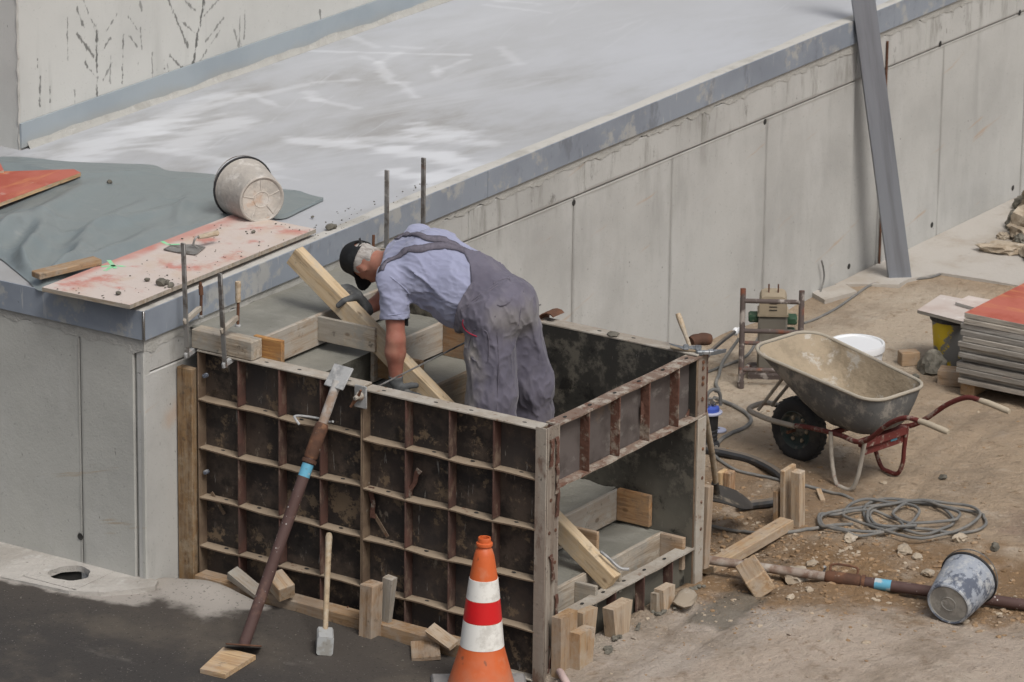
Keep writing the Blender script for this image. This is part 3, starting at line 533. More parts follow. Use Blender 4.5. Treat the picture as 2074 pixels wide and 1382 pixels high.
class MB:
    def __init__(s): s.v, s.f = [], []
    def add(s, vs, fs):
        b = len(s.v); s.v += [tuple(x) for x in vs]; s.f += [tuple(i + b for i in q) for q in fs]; return s
    def box(s, c, size, M=None, b=None):
        """chamfered box"""
        hx, hy, hz = (x / 2 for x in size)
        if b is None: b = min(.004, min(size) * .18)
        vs, idx = [], {}
        for sx in (-1, 1):
            for sy in (-1, 1):
                for sz in (-1, 1):
                    for k in range(3):
                        p = [sx * (hx - b), sy * (hy - b), sz * (hz - b)]
                        p[k] = (sx, sy, sz)[k] * (hx, hy, hz)[k]
                        idx[(sx, sy, sz, k)] = len(vs); vs.append(Vector(p))
        fs = []
        for k in range(3):
            u, w = [i for i in range(3) if i != k]
            for sg in (-1, 1):
                q = []
                for (a, c2) in ((-1, -1), (1, -1), (1, 1), (-1, 1)):
                    t = [0, 0, 0]; t[k] = sg; t[u] = a; t[w] = c2; q.append(idx[(*t, k)])
                fs.append(q)
        for k in range(3):
            u, w = [i for i in range(3) if i != k]
            for a in (-1, 1):
                for c2 in (-1, 1):
                    t0 = [0, 0, 0]; t0[u] = a; t0[w] = c2; t1 = t0[:]; t0[k] = -1; t1[k] = 1
                    fs.append([idx[(*t0, u)], idx[(*t1, u)], idx[(*t1, w)], idx[(*t0, w)]])
        for sx in (-1, 1):
            for sy in (-1, 1):
                for sz in (-1, 1):
                    fs.append([idx[(sx, sy, sz, k)] for k in range(3)])
        # orient outwards
        out = []
        for q in fs:
            n = (vs[q[1]] - vs[q[0]]).cross(vs[q[2]] - vs[q[0]]); ce = sum((vs[i] for i in q), Vector()) / len(q)
            out.append(q if n.dot(ce) > 0 else q[::-1])
        c = Vector(c)
        vs = [(M @ v if M is not None else v) + c for v in vs]
        return s.add(vs, out)
    def tube(s, pts, r, n=10, cap=True, closed=False):
        pts = [Vector(p) for p in pts]; N = len(pts)
        rs = r if isinstance(r, (list, tuple)) else [r] * N
        tg = []
        for i in range(N):
            a = pts[(i - 1) % N] if (closed or i > 0) else pts[i]
            c = pts[(i + 1) % N] if (closed or i < N - 1) else pts[i]
            tg.append((c - a).normalized())
        up = Vector((0, 0, 1)) if abs(tg[0].z) < .9 else Vector((1, 0, 0))
        nrm = (up - tg[0] * up.dot(tg[0])).normalized()
        vs, fs = [], []
        for i in range(N):
            nrm = (nrm - tg[i] * nrm.dot(tg[i])).normalized()
            bn = tg[i].cross(nrm)
            for k in range(n):
                a = 2 * math.pi * k / n
                vs.append(pts[i] + (nrm * math.cos(a) + bn * math.sin(a)) * rs[i])
        for i in range(N if closed else N - 1):
            j = (i + 1) % N
            for k in range(n):
                k2 = (k + 1) % n
                fs.append((i * n + k, i * n + k2, j * n + k2, j * n + k))
        if cap and not closed:
            fs.append(tuple(range(n - 1, -1, -1))); fs.append(tuple((N - 1) * n + k for k in range(n)))
        return s.add(vs, fs)
    def lathe(s, prof, n=32, M=None, cap0=False, cap1=False):
        vs, fs = [], []
        for (r, z) in prof:
            for k in range(n):
                a = 2 * math.pi * k / n; v = Vector((r * math.cos(a), r * math.sin(a), z)); vs.append(M @ v if M is not None else v)
        for i in range(len(prof) - 1):
            for k in range(n):
                k2 = (k + 1) % n
                fs.append((i * n + k, i * n + k2, (i + 1) * n + k2, (i + 1) * n + k))
        if cap0: fs.append(tuple(range(n - 1, -1, -1)))
        if cap1: fs.append(tuple((len(prof) - 1) * n + k for k in range(n)))
        return s.add(vs, fs)
    def prism(s, poly, p0, ux, uy, t):
        """polygon in plane (ux,uy) at p0, thickness t along ux x uy"""
        ux, uy, p0 = Vector(ux), Vector(uy), Vector(p0); uz = ux.cross(uy).normalized() * t; n = len(poly)
        vs = [p0 + ux * a + uy * b for a, b in poly] + [p0 + ux * a + uy * b + uz for a, b in poly]
        fs = [tuple(range(n - 1, -1, -1)), tuple(range(n, 2 * n))] + [(i, (i + 1) % n, n + (i + 1) % n, n + i) for i in range(n)]
        return s.add(vs, fs)
    def rock(s, c, size, seed=0, M=None, sub=2, rough=.25):
        bm = bmesh.new(); bmesh.ops.create_icosphere(bm, subdivisions=sub, radius=1)
        rr = random.Random(seed); dirs = [(Vector((rr.gauss(0, 1), rr.gauss(0, 1), rr.gauss(0, 1))).normalized(), rr.uniform(.55, .95)) for _ in range(9)]
        vs = []
        for v in bm.verts:
            p = v.co.copy()
            for d, h in dirs:
                e = p.dot(d) - h
                if e > 0: p -= d * e * .9
            p *= 1 + rr.uniform(-rough, rough) * .25
            p = Vector((p.x * size[0], p.y * size[1], p.z * size[2]))
            vs.append((M @ p if M is not None else p) + Vector(c))
        fs = [tuple(v.index for v in f.verts) for f in bm.faces]; bm.free()
        return s.add(vs, fs)
    def mesh(s, name, m, sharp=38):
        me = bpy.data.meshes.new(name); me.from_pydata(s.v, [], s.f)
        return finish(me, m, sharp)
    def ob(s, name, m, parent=None, M=None, sharp=38, **kw):
        return ob(name, s.mesh(name, m, sharp), M, parent, **kw)

def frame(o, xd, zh=(0, 0, 1)):
    x = Vector(xd).normalized(); z = Vector(zh); z = (z - x * z.dot(x))
    if z.length < 1e-5: z = Vector((0, 1, 0)) - x * x.y
    z.normalize(); y = z.cross(x)
    return Matrix((x, y, z)).transposed().to_4x4().copy() if o is None else Matrix.Translation(Vector(o)) @ Matrix((x, y, z)).transposed().to_4x4()

def board(name, p0, p1, w, t, m, parent=None, zh=(0, 0, 1), b=None, **kw):
    """timber from p0 to p1 (axis), width w sideways, thickness t along zh; grain follows the length"""
    p0, p1 = Vector(p0), Vector(p1)
    M = frame((p0 + p1) / 2, p1 - p0, zh)
    return MB().box((0, 0, 0), ((p1 - p0).length, w, t), b=b).ob(name, m, parent, M, sharp=25, **kw)

def wedge_mesh(name, L, w, t0, t1, m):
    """wedge-cut peg: length L along local X, thickness t0 at the base to t1 at the head"""
    mb = MB(); mb.prism([(-L / 2, -t0 / 2), (L / 2, -t1 / 2), (L / 2, t1 / 2), (-L / 2, t0 / 2)], (0, w / 2, 0), (1, 0, 0), (0, 0, 1), w)
    return mb.mesh(name, m, 25)

def smooth_path(pts, n=8, closed=False):
    """Catmull-Rom through points"""
    P = [Vector(p) for p in pts]; N = len(P); out = []
    rng = range(N) if closed else range(N - 1)
    for i in rng:
        p0 = P[(i - 1) % N] if (closed or i > 0) else P[0] * 2 - P[1]
        p1, p2 = P[i], P[(i + 1) % N]
        p3 = P[(i + 2) % N] if (closed or i + 2 < N) else P[-1] * 2 - P[-2]
        for k in range(n):
            t = k / n
            out.append(.5 * ((2 * p1) + (p2 - p0) * t + (2 * p0 - 5 * p1 + 4 * p2 - p3) * t * t + (3 * p1 - p0 - 3 * p2 + p3) * t ** 3))
    if not closed: out.append(P[-1])
    return out

# value noise for geometry
_tab = RNG.random((64, 64))
def vnoise(x, y):
    xi, yi = np.floor(x).astype(int), np.floor(y).astype(int); fx, fy = x - xi, y - yi
    fx, fy = fx * fx * (3 - 2 * fx), fy * fy * (3 - 2 * fy)
    g = lambda a, b: _tab[a % 64, b % 64]
    return (g(xi, yi) * (1 - fx) + g(xi + 1, yi) * fx) * (1 - fy) + (g(xi, yi + 1) * (1 - fx) + g(xi + 1, yi + 1) * fx) * fy - .5
def fbm(x, y, o=4):
    x, y = np.asarray(x, float), np.asarray(y, float); s, a = 0, 1
    for i in range(o): s = s + a * vnoise(x + 17 * i, y - 9 * i); x, y, a = x * 2.03, y * 2.03, a * .5
    return s
def sstep(a, b, x):
    t = np.clip((x - a) / (b - a), 0, 1); return t * t * (3 - 2 * t)

def grid_mesh(name, X, Y, Z, m, sharp=180):
    nx, ny = X.shape
    v = np.stack([X, Y, Z], -1).reshape(-1, 3)
    i, j = np.meshgrid(np.arange(nx - 1), np.arange(ny - 1), indexing='ij')
    a = (i * ny + j).ravel()
    f = np.stack([a, a + ny, a + ny + 1, a + 1], -1)
    me = bpy.data.meshes.new(name); me.from_pydata(v.tolist(), [], f.tolist())
    return finish(me, m, sharp)
# ------------------------------------------------------------------ ground
def gz(x, y):
    """height of the soil (numpy)"""
    x, y = np.asarray(x, float), np.asarray(y, float)
    z = .05 - .05 * sstep(1.2, 2.4, x) - .11 * sstep(3.6, 7.0, x)
    soil = np.exp(-(((x - 2.2) / .75) ** 2 + ((y + .55) / .75) ** 2))
    z = z + .05 * soil + .026 * fbm(x * 2.2, y * 2.2, 5) * (1 + 1.3 * soil) + .022 * fbm(x * 9 + 3, y * 9, 3) * np.clip(soil + .8 * np.exp(-(((x - 2.7) / .7) ** 2 + ((y - .4) / .35) ** 2)), 0, 1) - .035 * np.exp(-(((x - 2.05) / .3) ** 2 + ((y + .12) / .2) ** 2))
    z = z + .02 * fbm(x * .7 + 5, y * .7, 2) + .010 * fbm(x * 7 + 11, y * 7, 3)
    for k_, (ox_, oy_) in enumerate([(-.9, -.55), (-.55, -.75)]):      # two faint wheel ruts
        z = z - .014 * np.exp(-(((y - oy_) - .12 * (x - ox_) - .05 * np.sin(x * 1.7)) / .05) ** 2) * sstep(.2, .6, x) * sstep(6, 5, x)
    z = z - .12 * np.exp(-(((x - 2.35) / .42) ** 2 + ((y - .42) / .30) ** 2))       # scooped hollow by the hoses
    z = z - .11 * sstep(-.02, .06, y) * sstep(2.0, 1.7, x) * sstep(-.4, -.1, x)     # inside the formwork
    z = z + .045 * np.exp(-(((x - 6.1) / .9) ** 2 + ((y - 1.75) / .35) ** 2))
    z = np.where((x < .02) & (y > -.15), np.minimum(z, -.045), z) 
    z = np.where((x + .475) ** 2 + (y - 2.765) ** 2 < .17 ** 2, -.45, z)                   # trench under the asphalt sheet
    return z
def G(x, y): return float(gz(x, y))
def on_ground(px, py, dz=0.0):
    z = 0.0
    for _ in range(12):
        p = at(px, py, 'z', z + dz); z = G(p.x, p.y)
    return at(px, py, 'z', z + dz)
xs = np.concatenate([np.linspace(-70, -6, 14), np.arange(-5.5, -1.2, .35), np.arange(-1.0, 5.2, .028), np.arange(5.2, 12, .07), np.linspace(12.3, 80, 18)])
ys = np.concatenate([np.linspace(-70, -6, 14), np.arange(-5.5, -2.6, .3), np.arange(-2.5, 2.75, .028), np.linspace(2.9, 80, 20)])
X, Y = np.meshgrid(xs, ys, indexing='ij')
ground = ob('ground', grid_mesh('ground', X, Y, gz(X, Y), MT['dirt']), kind='structure')

def asz(x, y): return .05 + .021 * np.clip(np.asarray(y) - .5, 0, 4) + .006 * fbm(np.asarray(x) * 1.5, np.asarray(y) * 1.5, 3) + .055 * np.exp(-(((np.asarray(x) + .2) / .13) ** 2 + ((np.asarray(y) - 2.02) / .22) ** 2))
def on_asphalt(px, py, dz=0.0):
    z = .06
    for _ in range(10):
        p = at(px, py, 'z', z + dz); z = float(asz(p.x, p.y))
    return at(px, py, 'z', z + dz)
# asphalt sheet with a broken edge along the formwork
yv = np.concatenate([np.arange(-.16, 3.6, .03), np.linspace(3.7, 70, 16)])
edge = -.128 + .028 * fbm(yv * 4 + 3, yv * 0 + 2, 4) - .55 * sstep(.12, -.16, yv) ** 2 - .2 * sstep(2.30, 2.5, yv)
u = np.concatenate([np.linspace(0, .06, 9), np.linspace(.085, 1.9, 60), np.linspace(2.2, 70, 14)])
X = edge[None, :] - u[:, None]; Y = np.repeat(yv[None, :], len(u), 0)
Y = Y - np.where(yv == yv[0], .05 * fbm(X * 5, X * 0 + 1, 3), 0)
Z = asz(X, Y); Z[0] = -.06; Z[1] -= .012
Z[:, 0] = -.02
X[0] += .012
Z = np.where((X + .475) ** 2 + (Y - 2.765) ** 2 < .17 ** 2, -.40, Z)
ob('asphalt', grid_mesh('asphalt', X[::-1], Y[::-1], Z[::-1], MT['asphalt']), kind='structure')

# pale paved strip far right, beside the wall
slab = MB()
pp = [at(1838, 566, 'z', -.09), at(1905, 553, 'z', -.09), at(1990, 566, 'z', -.09), at(2110, 588, 'z', -.09)]
pts = [(7.35, 2.36), (7.6, 2.0)] + [(p.x, p.y) for p in pp] + [(11, -.2), (16, .2), (16, 2.36)]
slab.prism(pts[::-1], (0, 0, -.2), (1, 0, 0), (0, 1, 0), .112)
so_ = slab.ob('path', MT['slabfar'], kind='structure')

# ------------------------------------------------------------------ the raised ramp
WY, XL = 2.36, -.31
def top(x): return 1.664 + .0098 * (np.asarray(x) - XL)
ramp = thing('concrete_ramp', 'long cast concrete ramp with bluish steel edging and a trowelled top', 'ramp', (XL, WY, 0))
nx, ny = 120, 40
xs = np.linspace(XL + .008, 17, nx); ys = np.linspace(WY + .008, 4.93, ny)
X, Y = np.meshgrid(xs, ys, indexing='ij')
Z = top(X) - .004 + .004 * fbm(X * 2, Y * 2, 3)
# far left the deck runs on past the end wall
ob('deck', grid_mesh('deck', X, Y, Z, MT['deck']), parent=ramp)
xs2 = np.linspace(XL + .008, 1.8, 24); ys2 = np.linspace(4.931, 7.5, 24)
X, Y = np.meshgrid(xs2, ys2, indexing='ij')
ob('deck', grid_mesh('deck', X, Y, top(X) - .004 + .004 * fbm(X * 2, Y * 2, 3), MT['deck']), parent=ramp)
core = MB()
def slope_box(mb, x0, x1, y0, y1, z0, zt0, zt1):
    vs = [(x0, y0, z0), (x1, y0, z0), (x1, y1, z0), (x0, y1, z0), (x0, y0, zt0), (x1, y0, zt1), (x1, y1, zt1), (x0, y1, zt0)]
    mb.add(vs, [(3, 2, 1, 0), (4, 5, 6, 7), (0, 1, 5, 4), (1, 2, 6, 5), (2, 3, 7, 6), (3, 0, 4, 7)])
slope_box(core, XL + .02, 17, WY + .0455, 4.9, -.6, 1.62, 1.62 + .0098 * 17)
slope_box(core, XL + .02, 1.79, 4.9, 7.5, -.6, 1.62, 1.64)
core.ob('core', MT['joint'], ramp)
# formwork imprints of the long side: slightly proud panels with open joints
def wpanel(x0, x1, z0, zt0, zt1, y=WY, m='wall', name='wall_panel'):
    cx, cz = (x0 + x1) / 2, z0
    vs = []
    mb = MB(); e = .006
    vs = [(x0 + e, y, z0 + e), (x1 - e, y, z0 + e), (x1 - e, y, zt1 - e), (x0 + e, y, zt0 - e),
          (x0, y + e, z0), (x1, y + e, z0), (x1, y + e, zt1), (x0, y + e, zt0), (x0, y + .05, z0), (x1, y + .05, z0), (x1, y + .05, zt1), (x0, y + .05, zt0)]
    fs = [(0, 1, 2, 3)] + [(4 + i, 4 + (i + 1) % 4, (i + 1) % 4, i) for i in range(4)] + [(8 + i, 8 + (i + 1) % 4, 4 + (i + 1) % 4, 4 + i) for i in range(4)]
    mb.add(vs, fs)
    return mb.ob(name, MT[m], ramp, sharp=20)
lower = [XL + .004, 1.62, 2.85, 4.011, 5.169, 6.365, 7.548, 8.0, 8.804, 10.083, 11.3, 12.6, 14, 17]
for i in range(len(lower) - 1):
    yy = WY + (.03 if lower[i] > 7.5 and lower[i] < 7.9 else 0)  # setback added to shade the strip beside the leaning channel
    wpanel(lower[i] + .002, lower[i + 1] - .002, -.45, 1.301, 1.301, yy + .0015 * (i % 3))
upper = [XL + .004, 1.25, 2.85, 4.13, 5.54, 7.031, 7.548, 8.53, 9.9, 11.3, 13, 17]
for i in range(len(upper) - 1):
    a, b = upper[i] + .0025, upper[i + 1] - .0025
    wpanel(a, b, 1.307, float(top(a)) - .20, float(top(b)) - .20, WY + .002 + .0015 * (i % 2))
th = MB()
for q in [(1163, 411), (1550, 247), (1905, 89), (2066, 26), (1888, 456), (2052, 381), (1720, 540)]:
    p = at(*q, 'y', WY - .001)
    th.lathe([(.0005, 0), (.016, .0), (.021, .002)], 14, Matrix.Translation(p) @ Matrix.Rotation(R(90), 4, 'X') @ Matrix.Rotation(R(180), 4, 'X'))
th.ob('tie_holes', MT['hole'], ramp, kind='stuff')  # flat discs on the wall, the dark of each hole painted in
# ragged mortar band under the edging
def band(axis):
    n = 1500 if axis == 'x' else 500
    s = np.linspace(0, 17 - XL, n) if axis == 'x' else np.linspace(0, 5, n)
    zt = (top(XL + s) if axis == 'x' else np.full(n, 1.664)) - .155
    zb = zt - .064 + .030 * fbm(s * 1.3, s * 0 + 4, 2) + .034 * fbm(s * 11, s * 0 + 2, 5)
    bulge = .0012 + .0006 * fbm(s * 9, s * 0 + 8, 4)
    rows = np.stack([zt, zt * .6 + zb * .4, zb + .0005, zb], 0); off = np.stack([bulge * .9, bulge, bulge, bulge * 0 - .01], 0)
    P = np.repeat(s[None], 4, 0)
    if axis == 'x': return grid_mesh('mortar_band', XL + P[::-1] - off[::-1] * 0, WY - off[::-1], rows[::-1], MT['mortar'], 40)
    return grid_mesh('mortar_band', XL - off, WY + P, rows, MT['mortar'], 40)
ob('mortar_band', band('x'), parent=ramp)
ob('mortar_band', band('y'), parent=ramp)
# steel edging, in lengths
def edging(x0, x1):
    mb = MB()
    za, zb = float(top(x0)), float(top(x1))
    slope_box(mb, x0, x1, WY - .016, WY - .006, 0, 0, 0)
    vs = [Vector(v) for v in mb.v]
    for k, v in enumerate(vs):
        t = (v.x - x0) / (x1 - x0); zt = za + (zb - za) * t
        v.z = zt + .004 if k >= 4 else zt - .160
    mb.v = [tuple(v) for v in vs]
    mb.ob('metal_edging', MT['steel_edge'], ramp)
for a, b in [(XL - .006, 3.02), (3.024, 7.50), (7.56, 10.6), (10.604, 17)]: edging(a, b)
mb = MB(); slope_box(mb, XL - .016, XL - .006, WY - .016, 7.4, 1.506, 1.668, 1.668); mb.ob('metal_edging', MT['steel_edge'], ramp)
mb = MB(); mb.box((XL - .012, WY - .012, 1.587), (.014, .014, .166)); mb.ob('corner_weld', MT['chrome'], ramp)
# pale lip along the edge of the deck
n = 200
s = np.linspace(XL - .004, 17, n); wv = .10 + .02 * fbm(s * 3, s * 0, 3)
rows = np.stack([WY - .006 + 0 * s, WY + .03 + 0 * s, WY - .006 + wv], 0); zz = np.stack([top(s) + .001, top(s) + .004, top(s) - .003], 0)
ob('deck_lip', grid_mesh('deck_lip', np.repeat(s[None], 3, 0)[::-1], rows[::-1], zz[::-1], MT['lip']), parent=ramp)
# end face on the left
def epanel(y0, y1, z0, z1, xx):
    mb = MB(); e = .006; x = xx
    vs = [(x, y1 - e, z0 + e), (x, y0 + e, z0 + e), (x, y0 + e, z1 - e), (x, y1 - e, z1 - e), (x + e, y1, z0), (x + e, y0, z0), (x + e, y0, z1), (x + e, y1, z1),
          (x + .05, y1, z0), (x + .05, y0, z0), (x + .05, y0, z1), (x + .05, y1, z1)]
    fs = [(0, 1, 2, 3)] + [(4 + i, 4 + (i + 1) % 4, (i + 1) % 4, i) for i in range(4)] + [(8 + i, 8 + (i + 1) % 4, 4 + (i + 1) % 4, 4 + i) for i in range(4)]
    mb.add(vs, fs); mb.ob('wall_panel', MT['wall_left'], ramp, sharp=20)
for y0, y1, dx in [(WY + .001, 2.392, .004), (2.400, 2.425, .010), (2.431, 2.802, 0), (2.807, 4.053, .001), (4.058, 5.3, 0), (5.312, 7.4, .001)]:
    epanel(y0, y1, -.3, 1.47, XL + dx)
p = at(163, 1087, 'x', XL - .001)
MB().lathe([(.0005, 0), (.014, 0), (.020, .002)], 14, Matrix.Translation(p) @ Matrix.Rotation(R(-90), 4, 'Y')).ob('tie_hole', MT['hole'], ramp)  # flat disc, hole depth painted as near-black

# the wall behind the ramp
bw = thing('concrete_wall', 'pale concrete wall with branching black drip stains behind the ramp', 'wall', (1.8, 4.94, 1.6))
mb = MB(); mb.box((9.9, 5.14, 3.2), (16.2, .40, 4.2), b=.012); mb.ob('wall_face', MT['wall_stain'], bw, sharp=20)
mb = MB()
zs = np.linspace(1.62, 5.2, 90)
mb.tube([(1.803 + .004 * math.sin(k * 1.7), 4.943 + .003 * math.sin(k * 2.3), z) for k, z in enumerate(zs)], [.006 + .005 * abs(math.sin(k * 1.3)) for k in range(len(zs))], 6)
mb.ob('worn_edge', MT['lip'], bw)
a, b = 1.795, 17
mb = MB(); slope_box(mb, a, b, 4.922, 4.936, 0, 0, 0)
vs = [Vector(v) for v in mb.v]
for k, v in enumerate(vs): v.z = float(top(v.x)) + (.165 if k >= 4 else .012)
mb.v = [tuple(v) for v in vs]; mb.ob('metal_edging', MT['steel_edge_back'], bw)
n = 400; s = np.linspace(1.85, 17, n); hgt = .018 + .022 * (fbm(s * 4, s * 0 + 1, 4) + .4)
rows = np.stack([4.9 + 0 * s, 4.917 + 0 * s, 4.9225 + 0 * s], 0); zz = np.stack([top(s) - .004, top(s) + hgt * .7, top(s) + hgt + .01], 0)
ob('mortar_bead', grid_mesh('mortar_bead', np.repeat(s[None], 3, 0)[::-1], rows[::-1], zz[::-1], MT['mortar']), parent=bw)

# low footing with a round pipe opening beside the left face
ft = thing('footing', 'low rough concrete footing with a round pipe hole at the foot of the left wall', 'footing', (-.5, 2.8, 0))
hx, hy, hr = -.475, 2.765, .115
mb = MB(); N = 48; zt = .118
def sq(a):
    c, s_ = math.cos(a), math.sin(a); k = .185 / max(abs(c), abs(s_)); return (hx + c * k, hy + s_ * k)
vs = []; fs = []
for k in range(N):
    a = 2 * math.pi * k / N + .02
    rr = hr * (1 + .05 * math.sin(3 * a + 1) + .03 * math.sin(7 * a))
    vs += [(*sq(a), zt), (hx + rr * math.cos(a), hy + rr * math.sin(a), zt), (hx + rr * .99 * math.cos(a), hy + rr * .99 * math.sin(a), zt - .035)]
for k in range(N):
    j = (k + 1) % N
    fs += [(3 * k, 3 * j, 3 * j + 1, 3 * k + 1), (3 * k + 1, 3 * j + 1, 3 * j + 2, 3 * k + 2)]
mb.add(vs, fs)
fo = mb.ob('slab_with_hole', MT['footing'], ft, sharp=30)
def fslab(poly, z):
    mb = MB(); mb.prism(poly, (0, 0, -.1), (1, 0, 0), (0, 1, 0), z + .1); mb.ob('slab', MT['footing'], ft, sharp=20)
sx0, sx1, sy0, sy1 = hx - .185, hx + .185, hy - .185, hy + .185
fslab([(XL + .03, sy1), (sx0 - .03, sy1), (-.76, 3.1), (-.80, 4.2), (XL + .03, 4.2)], zt - .001)
fslab([(sx0, sy0), (sx0, sy1), (-.74, 3.09), (-.69, 2.6)], zt - .002)
fslab([(XL + .03, 2.30), (-.36, 2.26), (-.44, 2.30), (-.60, 2.43), (-.69, 2.6), (sx0, sy0), (sx1, sy0), (XL + .03, sy0)], zt - .001)
fslab([(XL + .03, sy0), (sx1, sy0), (sx1, sy1), (XL + .03, sy1)], zt - .002) if sx1 < XL + .03 else None
mb = MB(); mb.lathe([(.0005, -.40), (.135, -.40), (.135, zt - .03)], 32, Matrix.Translation((hx, hy, 0))); mb.ob('hole_wall', MT['hole'], ft)  # wall painted near-black to stand in for shade down the hole
pr = MB()
for k in range(9):
    a0, a1 = R(-80 + k * 9), R(-80 + (k + 1) * 9)
    f = lambda a, z, r=.105: (hx + r * math.cos(a), hy + r * math.sin(a), z)
    b_ = len(pr.v); pr.v += [f(a0, .09), f(a1, .09), f(a1, -.1), f(a0, -.1)]; pr.f.append((b_, b_ + 1, b_ + 2, b_ + 3))
pr.ob('pipe_lining', MT['galv'], ft)
# ------------------------------------------------------------------ stair inside the formwork
RX0, RX1 = .105, 1.515
RY = [1.937 - .2955 * k for k in range(7)]      # riser lines R1..R7
RZ = [1.472 - .1912 * k for k in range(7)]      # tread heights
st = thing('concrete_stair', 'freshly cast wet concrete stair between the formwork panels', 'stair', (.8, 1.2, 0))
prev = WY
for k in range(7):
    y0, y1 = RY[k], prev
    nx, ny = 70, 18
    X, Y = np.meshgrid(np.linspace(RX0, RX1, nx), np.linspace(y0, y1, ny), indexing='ij')
    Z = RZ[k] - .006 + .007 * fbm(X * 7 + k, Y * 7, 4) + (.016 * np.exp(-((X - RX1) / .05) ** 2) + .012 * np.exp(-((X - RX0) / .05) ** 2)) * (.6 + fbm(X * 6, Y * 9 + k))
    if k >= 4: Z = Z + .006 * fbm(X * 20, Y * 20 + k, 3)
    me_m = MB()
    v = np.stack([X, Y, Z], -1).reshape(-1, 3).tolist()
    f = [(i * ny + j, (i + 1) * ny + j, (i + 1) * ny + j + 1, i * ny + j + 1) for i in range(nx - 1) for j in range(ny - 1)]
    me_m.add(v, f)
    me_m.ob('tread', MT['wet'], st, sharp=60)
    # face of the step below the tread edge
    zz = np.linspace(RZ[k] - .26, RZ[k] - .006, 12)
    X2, Z2 = np.meshgrid(np.linspace(RX0, RX1, nx), zz, indexing='ij')
    Y2 = y0 + .008 * fbm(X2 * 9, Z2 * 9 + k, 4) + .004
    Y2[:, -1] = y0; Z2[:, -1] = Z[:, 0]
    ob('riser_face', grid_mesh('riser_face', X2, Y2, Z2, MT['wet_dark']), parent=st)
    prev = y0
    
def riser_board(k, x0, x1, label, m='riser_ply', h=.178, dz=.002):
    M = frame(((x0 + x1) / 2, RY[k] - .0155, RZ[k] - h / 2 + dz), (1, 0, 0))
    mb = MB(); mb.box((0, 0, 0), (x1 - x0, .024, h), b=.003)
    return mb.ob('riser_board', MT[m], None, M, sharp=25, label=label, cat='board', group='riser boards of the stair')
riser_board(0, RX0 + .02, RX1 - .01, 'smeared riser board of the topmost step, nearest the ramp')
riser_board(1, .80, RX1 - .01, 'half-length riser board ending at the worker, below the topmost step')
riser_board(2, .82, RX1 - .01, 'brown riser board just beside the worker\'s knee', 'riser_brown')
riser_board(3, RX0 + .02, RX1 - .01, 'fourth riser board from the top, low behind the worker\'s legs', 'riser_brown')
riser_board(4, RX0 + .02, RX1 - .01, 'fifth riser board from the top, hidden low under the tie panel', 'riser_brown')
riser_board(5, RX0 + .02, RX1 - .01, 'grey smeared riser board next to the orange cleat')
riser_board(6, RX0 + .02, RX1 - .01, 'clean pale riser board of the lowest step', 'grey_wood', h=.20)

def cleat(k, x, L, m, label, h=.15, t=.024, dz=-.004, y_off=0):
    y1 = RY[k] - .028 - y_off; y0 = y1 - L
    M = frame((x, (y0 + y1) / 2, RZ[k] - h / 2 + dz), (0, 1, 0))
    mb = MB(); mb.box((0, 0, 0), (L, t, h), b=.003)
    return mb.ob('cleat', MT[m], None, M, sharp=25, label=label, cat='board', group='cleats nailed to the riser boards')
cleat(0, .690, .385, 'grey_wood', 'grey cleat on the near side of the sloping beam under the gloved hand', .14)
cleat(1, .845, .30, 'pine', 'small bright cleat behind the sloping beam beside the bare elbow', .15)
cleat(5, .845, .28, 'pine', 'small cleat poking up behind the lower half of the sloping beam', .13, dz=.004)
cleat(6, .845, .135, 'grey_wood', 'short cleat on the lowest riser board right of the sloping beam', .12)
cleat(6, .600, .135, 'grey_wood', 'short cleat on the lowest riser board left of the sloping beam', .13, dz=-.01)
cleat(0, .122, .19, 'orange_wood', 'orange cleat against the long panel beside the clamped timber', .15, t=.03, dz=.03, y_off=-.02)
cleat(1, 1.492, .20, 'orange_wood', 'brown cleat at the far panel beside the worker\'s hip', .19, t=.03)
cleat(5, 1.492, .215, 'orange_wood', 'bright orange cleat at the far panel seen below the tie panel', .185, t=.032, dz=.012)
cleat(6, 1.480, .15, 'pine', 'pale topped cleat in the far corner of the lowest step', .19, t=.03, dz=.006)

# sloping squared timber that ties the riser boards together
d = (Vector((.7, 1.919, 1.712)) - Vector((.7, .153, .483))).normalized()
pB, pA = Vector((.7, -.055, .338)), Vector((.7, .153, .483)) + d * 2.345
nrm = Vector((0, -d.z, d.y)); nrm = nrm if nrm.z > 0 else -nrm
off = Vector((.037, 0, 0)) - nrm * .056
pB2 = Vector((.7, .153, .483)) - d * .245
board('timber_beam', pB2 + off, pA + off, .074, .112, MT['beam'], zh=nrm, b=.004,
      label='long sloping squared timber running up the middle of the stair', cat='timber')
# bent metal strap at its foot
c = at(1248, 1152, 'x', .735)
mb = MB(); mb.tube(smooth_path([c + Vector((0, .10, .075)), c + Vector((.0, .05, .05)), c + Vector((.02, -.01, .0)), c + Vector((.05, -.05, -.008))], 5), .009, 6)
mb.ob('metal_strap', MT['galv'], label='bent metal strap at the foot of the sloping timber', cat='strap')

